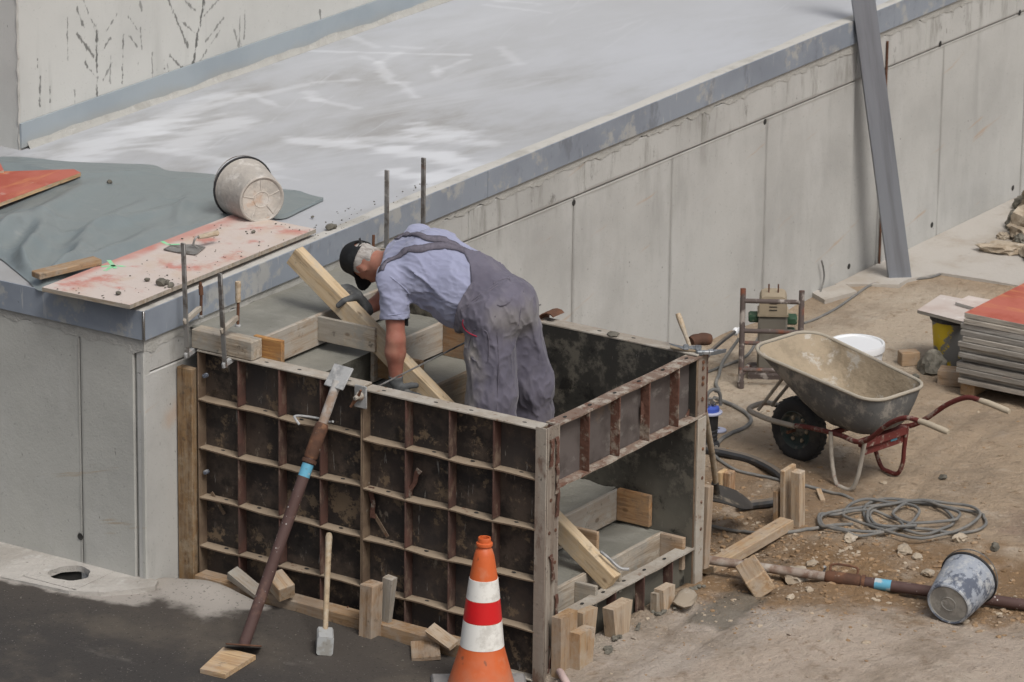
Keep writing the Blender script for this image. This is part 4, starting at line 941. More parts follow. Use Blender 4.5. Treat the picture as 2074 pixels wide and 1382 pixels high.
# ------------------------------------------------------------------ steel form panels
PH_, ZB = 1.425, -.035
def form_panel(name, label, M, nb, L, nr=5, H=PH_, skin='form_ply', D=.10, rail='rail', rib='rib', toprail='rail_pale', holes=True, inner=None, group='steel framed formwork panels'):
    """local: X along the panel, Y depth (0 = outer rim, D = skin face), Z up"""
    t = thing(name, label, 'formwork', M=M, group=group)
    mb = MB(); mb.box((L / 2, D - .012, H / 2), (L - .006, .020, H - .010), b=.002)
    mb.ob('skin', MT[inner or skin], t, M)
    if inner:
        for i in range(nb):
            pass
    # outer skin per bay: each bay is its own sheet of colour
    fl = .010
    cw, chh = L / nb, H / nr
    shared = {}
    for i in range(nb):
        for j in range(nr):
            mb = MB(); mb.box((0, 0, 0), (cw - fl, .006, chh - fl), b=.001)
            if 'bay' not in shared: shared['bay'] = mb.mesh('bay_sheet', MT[skin])
            ob('bay_sheet', shared['bay'], M @ Matrix.Translation((cw * (i + .5), D - .0265, chh * (j + .5))), t)
    for j in range(nr + 1):
        z = min(max(j * chh, fl / 2), H - fl / 2)
        if j in (0, nr):
            mb = MB(); mb.box((L / 2, D / 2, z), (L, D, fl), b=.002); mb.ob('rim', MT[toprail], t, M)
        else:
            n = 24; mb = MB()
            # rail plate, a little bowed by use
            vs, fs = [], []
            for q in range(n + 1):
                x = .008 + (L - .016) * q / n; w = .004 * math.sin(q * .55 + j * 2 + L * 7) - .003 * math.sin(math.pi * q / n)
                y0 = .002 * math.sin(q * .9 + j)
                vs += [(x, y0, z - .004 + w), (x, y0, z + .004 + w), (x, D - .024, z + .004 + w * .3), (x, D - .024, z - .004 + w * .3)]
            for q in range(n):
                for e in range(4): fs.append((q * 4 + e, (q + 1) * 4 + e, (q + 1) * 4 + (e + 1) % 4, q * 4 + (e + 1) % 4))
            fs += [(3, 2, 1, 0), (n * 4, n * 4 + 1, n * 4 + 2, n * 4 + 3)]
            mb.add(vs, fs); mb.ob('rail', MT[rail], t, M)
    for i in range(nb + 1):
        x = min(max(i * cw, .004), L - .004)
        if i in (0, nb):
            mb = MB(); mb.box((x, D / 2, H / 2), (.008, D - .004, H - .022), b=.002); mb.ob('rim', MT[rail], t, M)
        else:
            mb = MB()
            for j in range(nr): mb.box((x, D / 2 - .009, chh * (j + .5)), (.008, D - .026, chh - .012), b=.0015)
            mb.ob('rib', MT[rib], t, M)
    if holes:
        mb = MB()
        for i in range(nb):
            for j in range(nr + 1):
                if j < nr and (i * 7 + j * 3) % 4 == 0: continue
                z = H + .0008 if j == nr else j * chh + .0058
                mb.lathe([(.0004, 0), (.008, 0), (.0085, -.002)], 8, Matrix.Translation((cw * (i + .5 + .1 * math.sin(i * 3 + j)), D * .45, z)) @ Matrix.Scale(1.7, 4, (1, 0, 0)))
        mb.ob('bolt_holes', MT['hole'], t, M, kind='stuff')  # discs laid on the steel, their colour paints the shade of a hole
    return t
clip_specs = []
# M: local X along -y (from the wall end towards the corner), local Y into +x
def MX(o, xd, yd):
    x, y = Vector(xd), Vector(yd); z = x.cross(y)
    return Matrix.Translation(Vector(o)) @ Matrix((x, y, z)).transposed().to_4x4()
# z must be up: X=(0,-1,0), Y=(1,0,0) -> z = X x Y = (0,0,1)
Mp1 = MX((0, 2.235, ZB), (0, -1, 0), (1, 0, 0))
form_panel('formwork_shutter', 'long ribbed formwork panel carrying the clamped timber, nearer the ramp', Mp1, 4, 1.103)
Mp2 = MX((0, 1.130, ZB - .012), (0, -1, 0), (1, 0, 0))
form_panel('formwork_shutter', 'long ribbed formwork panel behind the traffic cone', Mp2, 4, 1.125)
# far side: skins face the stair (-x); outer rims point to +x.  X=(0,1,0), Y=(-1,0,0) -> z up
Mp3 = MX((1.62, -.042, ZB), (0, 1, 0), (-1, 0, 0))
form_panel('formwork_shutter', 'black faced panel on the far side of the stair by the worker\'s legs', Mp3, 4, 1.115, inner='form_inner')
Mp4 = MX((1.62, 1.078, ZB - .004), (0, 1, 0), (-1, 0, 0))
form_panel('formwork_shutter', 'black faced panel behind the worker, against the ramp wall', Mp4, 4, 1.13, inner='form_inner')
# low panels across the front: X=(1,0,0), Y=(0,1,0)
def short_panel(label, x0, x1, z0, z1, y0, skin, rib, toprail, D=.085):
    L, H = x1 - x0, z1 - z0
    M = Matrix.Translation((x0, y0, z0))
    t = thing('formwork_shutter', label, 'formwork', M=M, group='steel framed formwork panels')
    mb = MB(); mb.box((L / 2, D - .010, H / 2), (L - .012, .018, H - .012), b=.002); mb.ob('skin', MT['form_inner'], t, M)
    for k in range(5):
        mb = MB(); mb.box((0, 0, 0), (L / 5 - .014, .006, H - .024), b=.001)
        mb.ob('bay_sheet', MT[skin], t, M @ Matrix.Translation((L / 5 * (k + .5), D - .023, H / 2)))
    for z in (.005, H - .005):
        n = 30; vs, fs = [], []
        mb = MB()
        for q in range(n + 1):
            x = L * q / n; w = .0016 * math.sin(q * .45 + z * 5)
            yb = .003 * math.sin(q * 1.1 + z)
            vs += [(x, yb, z - .005 + w), (x, yb, z + .005 + w), (x, D, z + .005 + w), (x, D, z - .005 + w)]
        for q in range(n):
            for e in range(4): fs.append((q * 4 + e, (q + 1) * 4 + e, (q + 1) * 4 + (e + 1) % 4, q * 4 + (e + 1) % 4))
        fs += [(3, 2, 1, 0), (n * 4, n * 4 + 1, n * 4 + 2, n * 4 + 3)]
        mb.add(vs, fs); mb.ob('rim', MT[toprail], t, M)
    for x in (.005, L - .005):
        mb = MB(); mb.box((x, D / 2, H / 2), (.010, D - .004, H - .022), b=.002); mb.ob('rim', MT['rib_rust'], t, M)
    for k in range(1, 5):
        mb = MB(); mb.box((L / 5 * k, D / 2 - .008, H / 2), (.009, D - .022, H - .021), b=.002)
        if k == 3: mb.prism([(0, 0), (.03, .03), (.035, .08), (.01, .12), (0, .12)], (L / 5 * k - .035, .040, H * .33), (1, 0, 0), (0, 0, 1), .004)
        mb.ob('rib', MT[rib], t, M)
    return t, M, L, H
tp, Mt, Lt, Ht = short_panel('short rusty ribbed panel tied high across the front of the stair', .122, 1.632, 1.018, 1.375, -.05, 'form_grey', 'rib_rust', 'rail_rusty')
mb = MB()
for z in (.06, .305): mb.lathe([(.0005, 0), (.028, 0), (.030, -.002)], 18, Mt.inverted() @ Mt @ Matrix.Translation((.062, .0575, z)) @ Matrix.Rotation(R(90), 4, 'X') )
mb.ob('round_hole', MT['rust'], tp, Mt)
g = MB(); g.prism([(0, 0), (.14, 0), (0, .13)], (Lt - .012, .050, .012), (-1, 0, 0), (0, 0, 1), .006); g.ob('gusset', MT['rib_rust'], tp, Mt)
g = MB(); g.prism([(0, 0), (.13, 0), (0, -.10)], (Lt - .012, .050, Ht - .012), (-1, 0, 0), (0, 0, 1), .006); g.ob('gusset', MT['rib_rust'], tp, Mt)
mb = MB(); mb.box((Lt - .045, .0105, Ht / 2), (.10, .007, Ht - .012), b=.002); mb.ob('end_plate', MT['post'], tp, Mt)
mb = MB()
for z in (.10, .19, .225, .28, .315): mb.rock((Lt - .05, .004, z), (.014, .008, .016), int(z * 100), sub=1)
mb.ob('bolt', MT['rust'], tp, Mt)
mb = MB()
for k in range(6):
    mb.lathe([(.0004, 0), (.009, 0), (.0095, -.002)], 8, Matrix.Translation((.12 + .245 * k, .045, Ht + .0045)) @ Matrix.Scale(1.5, 4, (1, 0, 0)))
mb.ob('bolt_holes', MT['hole'], tp, Mt, kind='stuff')  # surface discs with painted hole shade
bp_, Mb, Lb, Hb = short_panel('low black faced panel closing the foot of the stair', .135, 1.60, -.08, .262, -.05, 'form_inner', 'rib', 'rail_pale')
mb = MB()
for k in range(7):
    mb.lathe([(.0004, 0), (.009, 0), (.0095, -.002)], 8, Matrix.Translation((.10 + .21 * k, .045, Hb + .0045)) @ Matrix.Scale(1.5, 4, (1, 0, 0)))
mb.ob('bolt_holes', MT['hole'], bp_, Mb, kind='stuff')  # surface discs, hole shade painted as on the tie panel
# corner post: an angle with a channelled front face and hanging wedge clips
cp = thing('corner_post', 'rusty steel corner post with hanging wedge clips at the front corner', 'post', (.05, -.02, -.05))
mb = MB(); mb.box((.004, -.015, .665), (.008, .07, 1.44), b=.002); mb.ob('side_flange', MT['post'], cp)
mb = MB(); mb.prism([(0, 0), (.040, 0), (.046, .010), (.066, .010), (.072, 0), (.116, 0), (.116, .012), (0, .012)], (.004, -.055, -.05), (1, 0, 0), (0, 1, 0), 1.435)
mb.ob('front_flange', MT['post'], cp, sharp=20)
mb = MB(); mb.tube([(.010, -.052, -.05), (.010, -.052, 1.384)], .0035, 6); mb.tube([(.113, -.052, -.05), (.113, -.052, 1.384)], .0035, 6); mb.ob('bead', MT['rail_pale'], cp)
clip = MB()
pl = smooth_path([(0, 0, .09), (.006, -.004, .05), (-.003, -.007, .0), (.004, -.004, -.05), (.0, -.002, -.085)], 4)
for k in range(len(pl) - 1):
    a, b = pl[k], pl[k + 1]; w0, w1 = (.019 - .007 * math.sin(math.pi * k / len(pl))), (.019 - .007 * math.sin(math.pi * (k + 1) / len(pl)))
    n0 = len(clip.v)
    clip.v += [tuple(a + Vector((-w0, -.004, 0))), tuple(a + Vector((w0, -.004, 0))), tuple(a + Vector((w0, .004, 0))), tuple(a + Vector((-w0, .004, 0))),
               tuple(b + Vector((-w1, -.004, 0))), tuple(b + Vector((w1, -.004, 0))), tuple(b + Vector((w1, .004, 0))), tuple(b + Vector((-w1, .004, 0)))]
    clip.f += [tuple(n0 + i for i in q) for q in ((0, 1, 5, 4), (1, 2, 6, 5), (2, 3, 7, 6), (3, 0, 4, 7), (3, 2, 1, 0), (4, 5, 6, 7))]
cm = clip.mesh('wedge_clip', MT['rib_rust'])
for x, z, rz in [(.030, 1.245, 4), (.082, 1.245, -3), (.086, 1.08, 0), (.050, .60, -10), (.092, .95, 3), (.045, .085, 5), (.095, .36, 0)]:
    ob('wedge_clip', cm, Matrix.Translation((x, -.062, z)) @ Matrix.Rotation(R(rz), 4, 'Y') @ Matrix.Scale(.85, 4), cp)
mb = MB()
for x, z in [(.03, 1.31), (.085, 1.31), (.09, 1.16), (.09, .80), (.03, .80), (.088, .62), (.085, .22), (.04, .98)]:
    mb.lathe([(.0004, .004), (.009, .003), (.011, 0)], 10, Matrix.Translation((x, -.056, z)) @ Matrix.Rotation(R(90), 4, 'X'))
mb.ob('bolt', MT['rust'], cp)
for (y_, z_, r_) in [(1.115, .73, 4), (.845, .90, -25)]:
    o = ob('wedge_clip', cm, Matrix.Translation((.035, y_ - .03, z_)) @ Matrix.Rotation(R(90), 4, 'Z') @ Matrix.Rotation(R(r_), 4, 'Y'), [q for q in WM if q.get('label', '').startswith('long ribbed formwork panel behind')][0])
for (y_, z_) in [(2.20, 1.24), (2.20, .68)]:
    MB().lathe([(.0004, .03), (.012, .028), (.013, .0)], 8, Matrix.Translation((.045, y_, z_)) @ Matrix.Rotation(R(-90), 4, 'Y')).ob('bolt', MT['blue_bucket'], [q for q in WM if q.get('label', '').startswith('long ribbed formwork panel carrying')][0])
for lab_, y0_, z0_, y1_, z1_ in [('carrying', 2.18, .56, 2.09, .45), ('behind', 1.08, .66, .99, .55), ('behind', .38, .62, .30, .52)]:
    board('brace_bar', (.05, y0_, z0_), (.05, y1_, z1_), .022, .006, MT['rail'], [q for q in WM if q.get('label', '').startswith('long ribbed formwork panel ' + lab_)][0], zh=(-1, 0, 0))
# pipe stub with pin hanging at the inner corner, and far right upright below the tie panel
fu = thing('upright', 'pale mortar smeared end upright of the far panel under the tie panel', 'post', (1.62, -.03, 0))
mb = MB(); mb.box((1.575, -.048, .49), (.085, .012, 1.05), b=.002); mb.ob('plate', MT['rail_pale'], fu)
mb = MB()
for z in (.36, .52, .66, .83): mb.lathe([(.0004, .006), (.009, .004), (.011, 0)], 10, Matrix.Translation((1.585, -.0535, z)) @ Matrix.Rotation(R(90), 4, 'X'))
mb.ob('bolt', MT['rust'], fu)
# filler plank between long panel and wall
M = frame((-.004, 2.300, .62), (0, 0, 1), (-1, 0, 0))
MB().box((0, 0, 0), (1.32, .105, .05), b=.004).ob('filler_plank', MT['filler'], None, M, sharp=25, label='brown stained plank standing upright between long panel and ramp wall', cat='plank')

# timber lying on the panel top, held by clamps
board('timber_block', (.052, 2.275, 1.447), (.052, 1.862, 1.447), .095, .108, MT['grey_wood'], b=.005, label='squared timber block clamped on top of the long panel', cat='timber')
def clamp(name, label, p_bot, h, out, handle=True, zj=None, metal='steel_bar', rake=0.0):
    """bar clamp: upright bar, fixed lower jaw, sliding upper jaw, screw with handle; `out` points from the jaws to the bar"""
    p = Vector(p_bot); o = Vector(out); t = thing(name, label, 'clamp', p, group='bar clamps on the formwork')
    bar = MB(); M = frame((0, 0, 0), (0, 0, 1), o); top_ = p + Vector((0, rake, h))
    Mb_ = frame((p + top_) / 2, top_ - p, o); bar.box((0, 0, 0), ((top_ - p).length, .028, .012), b=.002)
    bar.ob('bar', MT[metal], t, Mb_)
    zj = zj or .20
    if zj < h - .2 or handle:
        for z, nm, up in ((.012, 'fixed_jaw', 1), (zj, 'sliding_jaw', -1)):
            c = p + Vector((0, rake * z / h, z)); mb = MB()
            e = c - o * .135 + Vector((0, 0, .045 * (1 if up < 0 else .6)))
            Mj = frame((c + o * .02 + e) / 2, e - (c + o * .02), (0, 0, 1))
            mb.box((0, 0, 0), ((e - c - o * .02).length, .016, .030), b=.003); mb.box((0, .008, .013), ((e - c).length * .95, .010, .006), b=.002); mb.box((0, .008, -.013), ((e - c).length * .95, .010, .006), b=.002)
            mb.ob(nm, MT['rust'] if up < 0 and not handle else MT['galv'] if up > 0 else MT['rail_pale'], t, Mj)
            if up < 0:
                s = MB(); s.tube([e + Vector((0, 0, -.045)), e + Vector((0, -.004, .09))], .0085, 8); s.ob('screw', MT['rust'], t)
                s = MB(); s.lathe([(.0005, 0), (.017, 0), (.017, .007), (.008, .012)], 12, Matrix.Translation(e + Vector((0, 0, -.052)))); s.ob('pad', MT['galv'], t)
                if handle == 'none': continue
                if handle == 'wood':
                    s = MB(); s.lathe([(.0005, 0), (.014, .002), (.016, .02), (.0145, .05), (.017, .10), (.0155, .118), (.0005, .122)], 14, Matrix.Translation(e + Vector((0, -.003, .085)))); s.ob('handle', MT['handle'], t)
                else:
                    s = MB(); s.tube([e + Vector((0, -.004, .075)), e + Vector((0, .0, .125))], .0125, 8); s.rock(e + Vector((0, .002, .135)), (.013, .013, .018), 4, sub=1); s.ob('handle', MT['rust'], t)
    return t
clamp('bar_clamp', 'bar clamp with rusty bare screw at the end of the timber block, nearest the wall', (-.050, 2.262, 1.352), .65, (-1, 0, 0), handle='rust', zj=.205, rake=.02)
clamp('bar_clamp', 'bar clamp with pale wooden screw handle on the timber block', (-.050, 2.005, 1.345), .53, (-1, 0, 0), handle='wood', zj=.205, rake=.03)
clamp('bar_clamp', 'upright clamp bar standing left behind the worker\'s back', (1.665, at(783, 480, 'x', 1.665).y, 1.36), at(784, 345, 'x', 1.665).z - 1.36, (1, 0, 0), handle='none', zj=.20)
clamp('bar_clamp', 'tall clamp bar with a trace of blue standing right behind the worker\'s back', (1.665, at(857, 450, 'x', 1.665).y, 1.36), at(858, 320, 'x', 1.665).z - 1.36, (1, 0, 0), handle='none', zj=.20)
board('timber_block', (1.565, 2.275, 1.447), (1.565, 1.78, 1.447), .095, .108, MT['grey_wood'], b=.005, label='squared timber block clamped on the far panel behind the worker', cat='timber')

# tie rod through the panel joint with its plate and nut
tr = thing('tie_rod', 'thin steel tie rod crossing the stair with plate and nut at the panel joint', 'tie rod', (-.02, 1.128, 1.33))
a, b = at(727, 800, 'x', -.02), at(930, 701, 'z', 1.40)
a = Vector((-.07, 1.128, 1.345)); b = Vector((1.70, 1.10, 1.425))
mb = MB(); mb.tube([a, b], .005, 8); mb.ob('rod', MT['steel_bar'], tr)
mb = MB(); mb.box((-.012, 1.128, 1.338), (.012, .078, .125), b=.003); mb.ob('plate', MT['galv'], tr)
mb = MB(); mb.lathe([(.0005, .05), (.012, .048), (.015, .02), (.024, .012), (.026, 0)], 12, Matrix.Translation((-.018, 1.128, 1.343)) @ Matrix.Rotation(R(-90), 4, 'Y')); mb.ob('nut', MT['rail_pale'], tr)
mb = MB(); mb.tube([(-.04, 1.128, 1.343), (-.055, 1.165, 1.285)], [.012, .007], 8); mb.tube([(-.04, 1.128, 1.343), (-.05, 1.10, 1.39)], [.010, .006], 8); mb.ob('wing', MT['rust'], tr)

# pipe coupling offcut and hammers lying on the far corner
def arc_channel(c, L, w, h, M, name, label, cat):
    mb = MB(); prof = [(-w, h), (-w * .75, .2 * h), (-w * .2, 0), (w * .3, 0), (w * .8, .25 * h), (w, h * .6), (w * .9, h * .62), (w * .7, .34 * h), (w * .25, .1 * h), (-w * .2, .1 * h), (-w * .66, .3 * h), (-w * .88, h)]
    mb.prism(prof, (0, 0, -L / 2), (1, 0, 0), (0, 1, 0), L)
    return mb.ob(name, MT['rust'], None, Matrix.Translation(Vector(c)) @ M, label=label, cat=cat)
arc_channel(at(1112, 630, 'x', 1.60) , .11, .060, .055, frame(None, (0, -1, .35), (1, 0, 0)).to_3x3().to_4x4(), 'rusty_channel', 'short rusty channel offcut on the far panel top beside the worker\'s back', 'metal offcut')
def hammer(label, head, hd, tip, hl=.125):
    h, t_, x = Vector(head), Vector(tip), Vector(hd).normalized()
    t = thing('hammer', label, 'hammer', h, group='hammers on the far corner')
    mb = MB(); ax = (t_ - h).normalized(); M = frame(h, x, -ax)
    mb.box((-.045, 0, 0), (.036, .028, .030), b=.005); mb.box((-.010, 0, 0), (.05, .022, .022), b=.004); mb.box((.022, 0, 0), (.03, .028, .032), b=.004)
    mb.add([(.037, -.013, .012), (.037, .013, .012), (.037, .013, -.006), (.037, -.013, -.006), (.115, -.010, -.014), (.115, .010, -.014), (.115, .010, -.018), (.115, -.010, -.018)],
           [(0, 1, 2, 3), (0, 4, 5, 1), (1, 5, 6, 2), (2, 6, 7, 3), (3, 7, 4, 0), (7, 6, 5, 4)])
    mb.ob('head', MT['hammer_steel'], t, M, sharp=30)
    mb = MB(); pts = [h + (t_ - h) * (k / 8) for k in range(9)]; mb.tube(pts, [.011, .011, .0115, .012, .014, .0155, .0165, .0165, .014], 10); mb.ob('handle', MT['handle'], t)
    return t
h1 = at(1385, 697, 'z', 1.405)
hammer('hammer with its wooden handle standing up at the far formwork corner', Vector((1.545, .02, 1.415)), (-.45, .85, .0), Vector((1.545, .02, 1.415)) + (at(1372, 628, 'x', 1.56) - at(1397, 697, 'x', 1.545)))
hammer('steel hammer lying flat over the corner of the short tie panel', Vector((1.585, -.065, 1.392)), (.75, -.66, -.05), Vector((1.50, .12, 1.415)))
mb = MB(); mb.tube(smooth_path([(1.60, .05, 1.425), (1.66, .03, 1.43), (1.72, .0, 1.42)], 4), [.03, .034, .036, .034, .032, .036, .036, .034, .03], 12)
mb.ob('pipe_stub', MT['rust'], label='short rusty pipe coupling lying beside the hammers', cat='pipe')
mb = MB(); mb.rock((1.59, .0, 1.40), (.045, .055, .022), 5); mb.ob('mortar_lump', MT['stone'], label='pale mortar lump under the hammers', cat='mortar lump')
mb = MB(); p = at(1243, 677, 'z', 1.40); mb.rock((p.x, p.y, 1.398), (.03, .045, .018), 6); mb.ob('mortar_lump', MT['clod'], label='flat grey mortar lump on the far panel top', cat='mortar lump')
# ------------------------------------------------------------------ steel props
def along(px, py, f, h):
    """length along the line f-h that is seen at a photographed pixel"""
    best, bs = 1e18, 0
    for k in range(600):
        q = f + (h - f) * (k / 599) - CAM_POS; z = q.dot(_fw)
        d = (PCX + CAM_F * q.dot(_rt) / z - px) ** 2 + (PCY - CAM_F * q.dot(_up) / z - py) ** 2
        if d < best: best, bs = d, (h - f).length * k / 599
    return bs
def prop(label, foot, head, split, blue, ring_dir, r=.0315, inner='prop_inner'):
    f, h = Vector(foot), Vector(head); ax = (h - f).normalized(); L = (h - f).length
    t = thing('steel_prop', label, 'steel prop', f, group='adjustable steel props')
    P = lambda s: f + ax * s
    mb = MB(); mb.tube([P(0), P(split - .10)], r, 20); mb.ob('outer_tube', MT['prop_outer'], t)
    mb = MB(); mb.tube([P(split - .12), P(L)], r * .82, 18); mb.ob('inner_tube', MT[inner], t)
    mb = MB(); mb.tube([P(split - .20), P(split - .19), P(split - .03), P(split - .01), P(split)], [r * 1.05, r * 1.2, r * 1.2, r * 1.12, r * .9], 20)
    mb.ob('thread_collar', MT['rust'], t)
    mb = MB(); mb.tube([P(split - .225), P(split - .205)], r * 1.28, 20); mb.ob('ring', MT['rust'], t)
    mb = MB(); mb.tube([P(blue[0]), P(blue[1])], r * 1.012, 20, cap=False); mb.ob('paint_band', MT['prop_blue'], t)
    # bent pin handle through the tube
    rd = Vector(ring_dir).normalized(); sd = ax.cross(rd).normalized(); c = P(split + .01)
    mb = MB(); mb.tube(smooth_path([c + rd * .05 + sd * .02, c + rd * .03 + sd * .055, c - rd * .03 + sd * .065 + ax * .02, c - rd * .13 + sd * .06 + ax * .035, c - rd * .165 + sd * .03 + ax * .03, c - rd * .15 - sd * .01 + ax * .01, c - rd * .12 - sd * .02 - ax * .02], 5), .0065, 8)
    mb.ob('pin', MT['galv'], t)
    return t, P, ax, L
foot = on_asphalt(494, 1306, .045)
head = at(684, 772, 'x', -.062)
sp_ = along(655, 858, foot, head); b0, b1 = along(617, 966, foot, head), along(625, 940, foot, head)
pr1, P, ax, L = prop('slanting brown steel prop with a blue band bracing the long panel', foot, head, sp_, (b0, b1), _rt)
M = frame(P(L) + Vector((-.0, 0, .02)), (0, -1, 0), Vector((-.35, 0, .94)))
mb = MB(); mb.box((0, .004, .008), (.125, .135, .011), b=.003); mb.ob('head_plate', MT['galv'], pr1, frame(P(L) + Vector((.012, 0, .012)), (0, -1, -.05), Vector((-.72, 0, .69))))
mb = MB(); mb.box((0, 0, 0), (.19, .15, .009), b=.003); mb.ob('foot_plate', MT['rust'], pr1, frame(P(0) - ax * .002, (.55, -.83, -.06), ax))
# plywood pad under it
o = on_asphalt(466, 1337, .015)
PAD = True
p = on_asphalt(480, 1357, .005)
board('wood_splinter', (p.x - .06, p.y - .01, float(asz(p.x, p.y)) + .006), (p.x + .05, p.y + .02, float(asz(p.x, p.y)) + .008), .014, .008, MT['pine_fresh'], label='thin wood splinter beside the plywood pad', cat='wood scrap')

# lying prop on the right
a, b = at(1404, 1136, 'x', 1.66), on_ground(2074, 1226, .06)
a = Vector((1.66, .02, .16)); q = at(1690, 1168, 'z', .105)
dirn = (q - a).normalized(); b = a + dirn * 3.0
b.z = max(b.z, G(b.x, b.y) + .035)
q1 = at(1440, 1135, 'y', .0)
pA_, pB_ = at(1432, 1134, 'y', -.02), on_ground(2074, 1225, .035)
dirn = (pB_ - pA_).normalized(); far = pA_ + dirn * 2.5
sp_ = along(1672, 1163, far, pA_); b0, b1 = along(1805, 1185, far, pA_), along(1772, 1180, far, pA_)
pr2, P, ax, L = prop('brown steel prop with a blue band lying on the soil under the grey bucket', far, pA_, sp_, (b0, b1), Vector((0, 0, 1)), inner='prop_inner_dirty')
mb = MB(); mb.box((0, 0, 0), (.11, .105, .010), b=.003); mb.ob('head_plate', MT['rust'], pr2, frame(P(L) + ax * .012 + Vector((0, 0, .02)), (.2, 0, 1), ax))
mb = MB(); mb.box((0, 0, 0), (.13, .13, .010), b=.003); mb.ob('foot_plate', MT['rust'], pr2, frame(P(0) - ax * .004, (.2, 0, 1), ax))
mb = MB()
c = P(sp_ - .10); up_ = Vector((0, 0, 1)); sdv = ax.cross(up_).normalized(); upv = sdv.cross(ax).normalized()
for sg in (1, -1):
    w = (upv * .9 + sdv * .3).normalized() * sg
    mb.tube(smooth_path([c - ax * .075 + w * .03, c - ax * .072 + w * .07, c + ax * .0 + w * .078, c + ax * .072 + w * .07, c + ax * .075 + w * .03], 4), .007, 8)
mb.ob('nut_handles', MT['rust'], pr2)

# ------------------------------------------------------------------ sledgehammer
b = on_asphalt(658, 1318, .0); tz = float(asz(b.x, b.y))
hd = Vector((b.x, b.y, tz + .0535)); tip = at(667, 1066, 'x', -.035)
sg = thing('sledgehammer', 'sledgehammer standing on its head against the long panel', 'sledgehammer', hd)
axh = (tip - hd).normalized(); M = frame(hd, (-.80, -.60, .0), axh)
mb = MB(); mb.prism([(-.044, -.040), (-.036, -.052), (.036, -.052), (.044, -.040), (.044, .040), (.036, .052), (-.036, .052), (-.044, .040)], (-.075, 0, 0), (0, 1, 0), (0, 0, 1), .15)
mb.ob('head', MT['sledge_steel'], sg, M, sharp=30)
mb = MB(); mb.tube([hd + axh * s for s in (-.03, .06, .3, .55, .64, .66)], [.013, .0145, .0155, .017, .0195, .015], 12); mb.ob('handle', MT['handle'], sg)

# ------------------------------------------------------------------ traffic cone
c = on_asphalt(974, 1407)
cz = float(asz(c.x, c.y)); M = Matrix.Translation((c.x, c.y, cz)) @ Matrix.Rotation(R(1.2), 4, 'Y')
Hc = (at(975, 1090, 'x', c.x).z - cz)
cone = thing('traffic_cone', 'orange traffic cone with white and red reflective bands in the foreground', 'traffic cone', M=M)
zb = lambda py: (at(975, py, 'x', c.x).z - cz)
def rad(z):
    pts = [(0, .200), (.03, .185), (zb(1340), .140), (zb(1305), .113), (zb(1253), .099), (zb(1209), .086), (zb(1168), .0725), (zb(1125), .053), (zb(1113), .0415)]
    for (z0, r0), (z1, r1) in zip(pts, pts[1:]):
        if z <= z1: return r0 + (r1 - r0) * (z - z0) / (z1 - z0)
    return pts[-1][1]
zs = [0, .012, .03, .06] + list(np.linspace(.09, zb(1113), 26))
prof = [(rad(z), z) for z in zs]
zt = zb(1113); hN = Hc - zt
prof += [(.036, zt + hN * .08), (.034, zt + hN * .22), (.043, zt + hN * .30), (.044, zt + hN * .48), (.0425, zt + hN * .55), (.034, zt + hN * .62), (.034, zt + hN * .92), (.032, zt + hN), (.025, zt + hN), (.023, zt + hN * .3), (.03, zt - .1)]
mb = MB(); mb.lathe(prof, 48, M); mb.ob('body', MT['orange'], cone)
def bandm(p0, p1, m, lab):
    mb = MB(); z0, z1 = zb(p1), zb(p0)
    mb.lathe([(rad(z0) - .0005, z0 - .0005)] + [(rad(z) + .0022, z) for z in np.linspace(z0, z1, 8)] + [(rad(z1) - .0005, z1 + .0005)], 48, M); mb.ob('reflective_band', MT[m], cone, label=lab)
bandm(1171, 1211, 'refl_white', 'upper white band'); bandm(1212.5, 1254, 'refl_red', 'red band'); bandm(1255.5, 1306, 'refl_white', 'lower white band')
Mq = M @ Matrix.Rotation(R(38), 4, 'Z')
mb = MB(); mb.box((0, 0, .006), (.50, .50, .04), b=.012); mb.ob('base', MT['cone_base'], cone, Mq)

# ------------------------------------------------------------------ timbers and wedges at the foot of the long panel
pa, pb = at(402, 1155, 'x', -.075), at(930, 1290, 'x', -.075)
board('timber_beam', (-.065, 2.175, .078), (-.065, .33, .062), .105, .10, MT['pine'], b=.005, label='squared timber lying along the foot of the long panel', cat='timber')
def peg(name, label, base, tip, w, t0, t1, m, zh=(0, 0, 1), group='wedges and pegs round the formwork'):
    base, tip = Vector(base), Vector(tip); M = frame((base + tip) / 2, tip - base, zh)
    return ob(name, wedge_mesh(name, (tip - base).length, w, t0, t1, MT[m]), M, None, label, 'wedge', group)
peg('wedge', 'pale slim wedge lying across the far end of the foot timber', at(535, 1210, 'x', -.12), at(470, 1160, 'x', -.10), .075, .025, .05, 'grey_wood', (-.2, .3, 1))
M = frame(at(568, 1186, 'x', -.135), (.35, .8, .28), (-.25, -.1, 1)); MB().box((0, 0, 0), (.15, .10, .09), b=.004).ob('wood_block', MT['pine_fresh'], None, M, sharp=25, label='tilted wood block on the foot timber left of the sledgehammer', cat='wood block')
q = at(750, 1263, 'x', -.155)
board('post', (-.160, q.y, -.02), (-.150, q.y - .004, q.z + .232), .085, .10, MT['pine'], zh=(-1, 0, 0), b=.004, label='stout square post driven in before the long panel', cat='post')
peg('wedge', 'slanting peg behind the stout post at the long panel', (-.065, .925, .10), at(790, 1170, 'x', -.075), .06, .03, .055, 'grey_wood', (-1, 0, 0))
peg('wedge', 'pale wedge leaning on the foot timber beside the traffic cone', at(920, 1308, 'x', -.17), at(873, 1276, 'x', -.11), .07, .02, .05, 'pine_fresh', (-.6, 0, 1))
o = on_asphalt(862, 1320, .012)
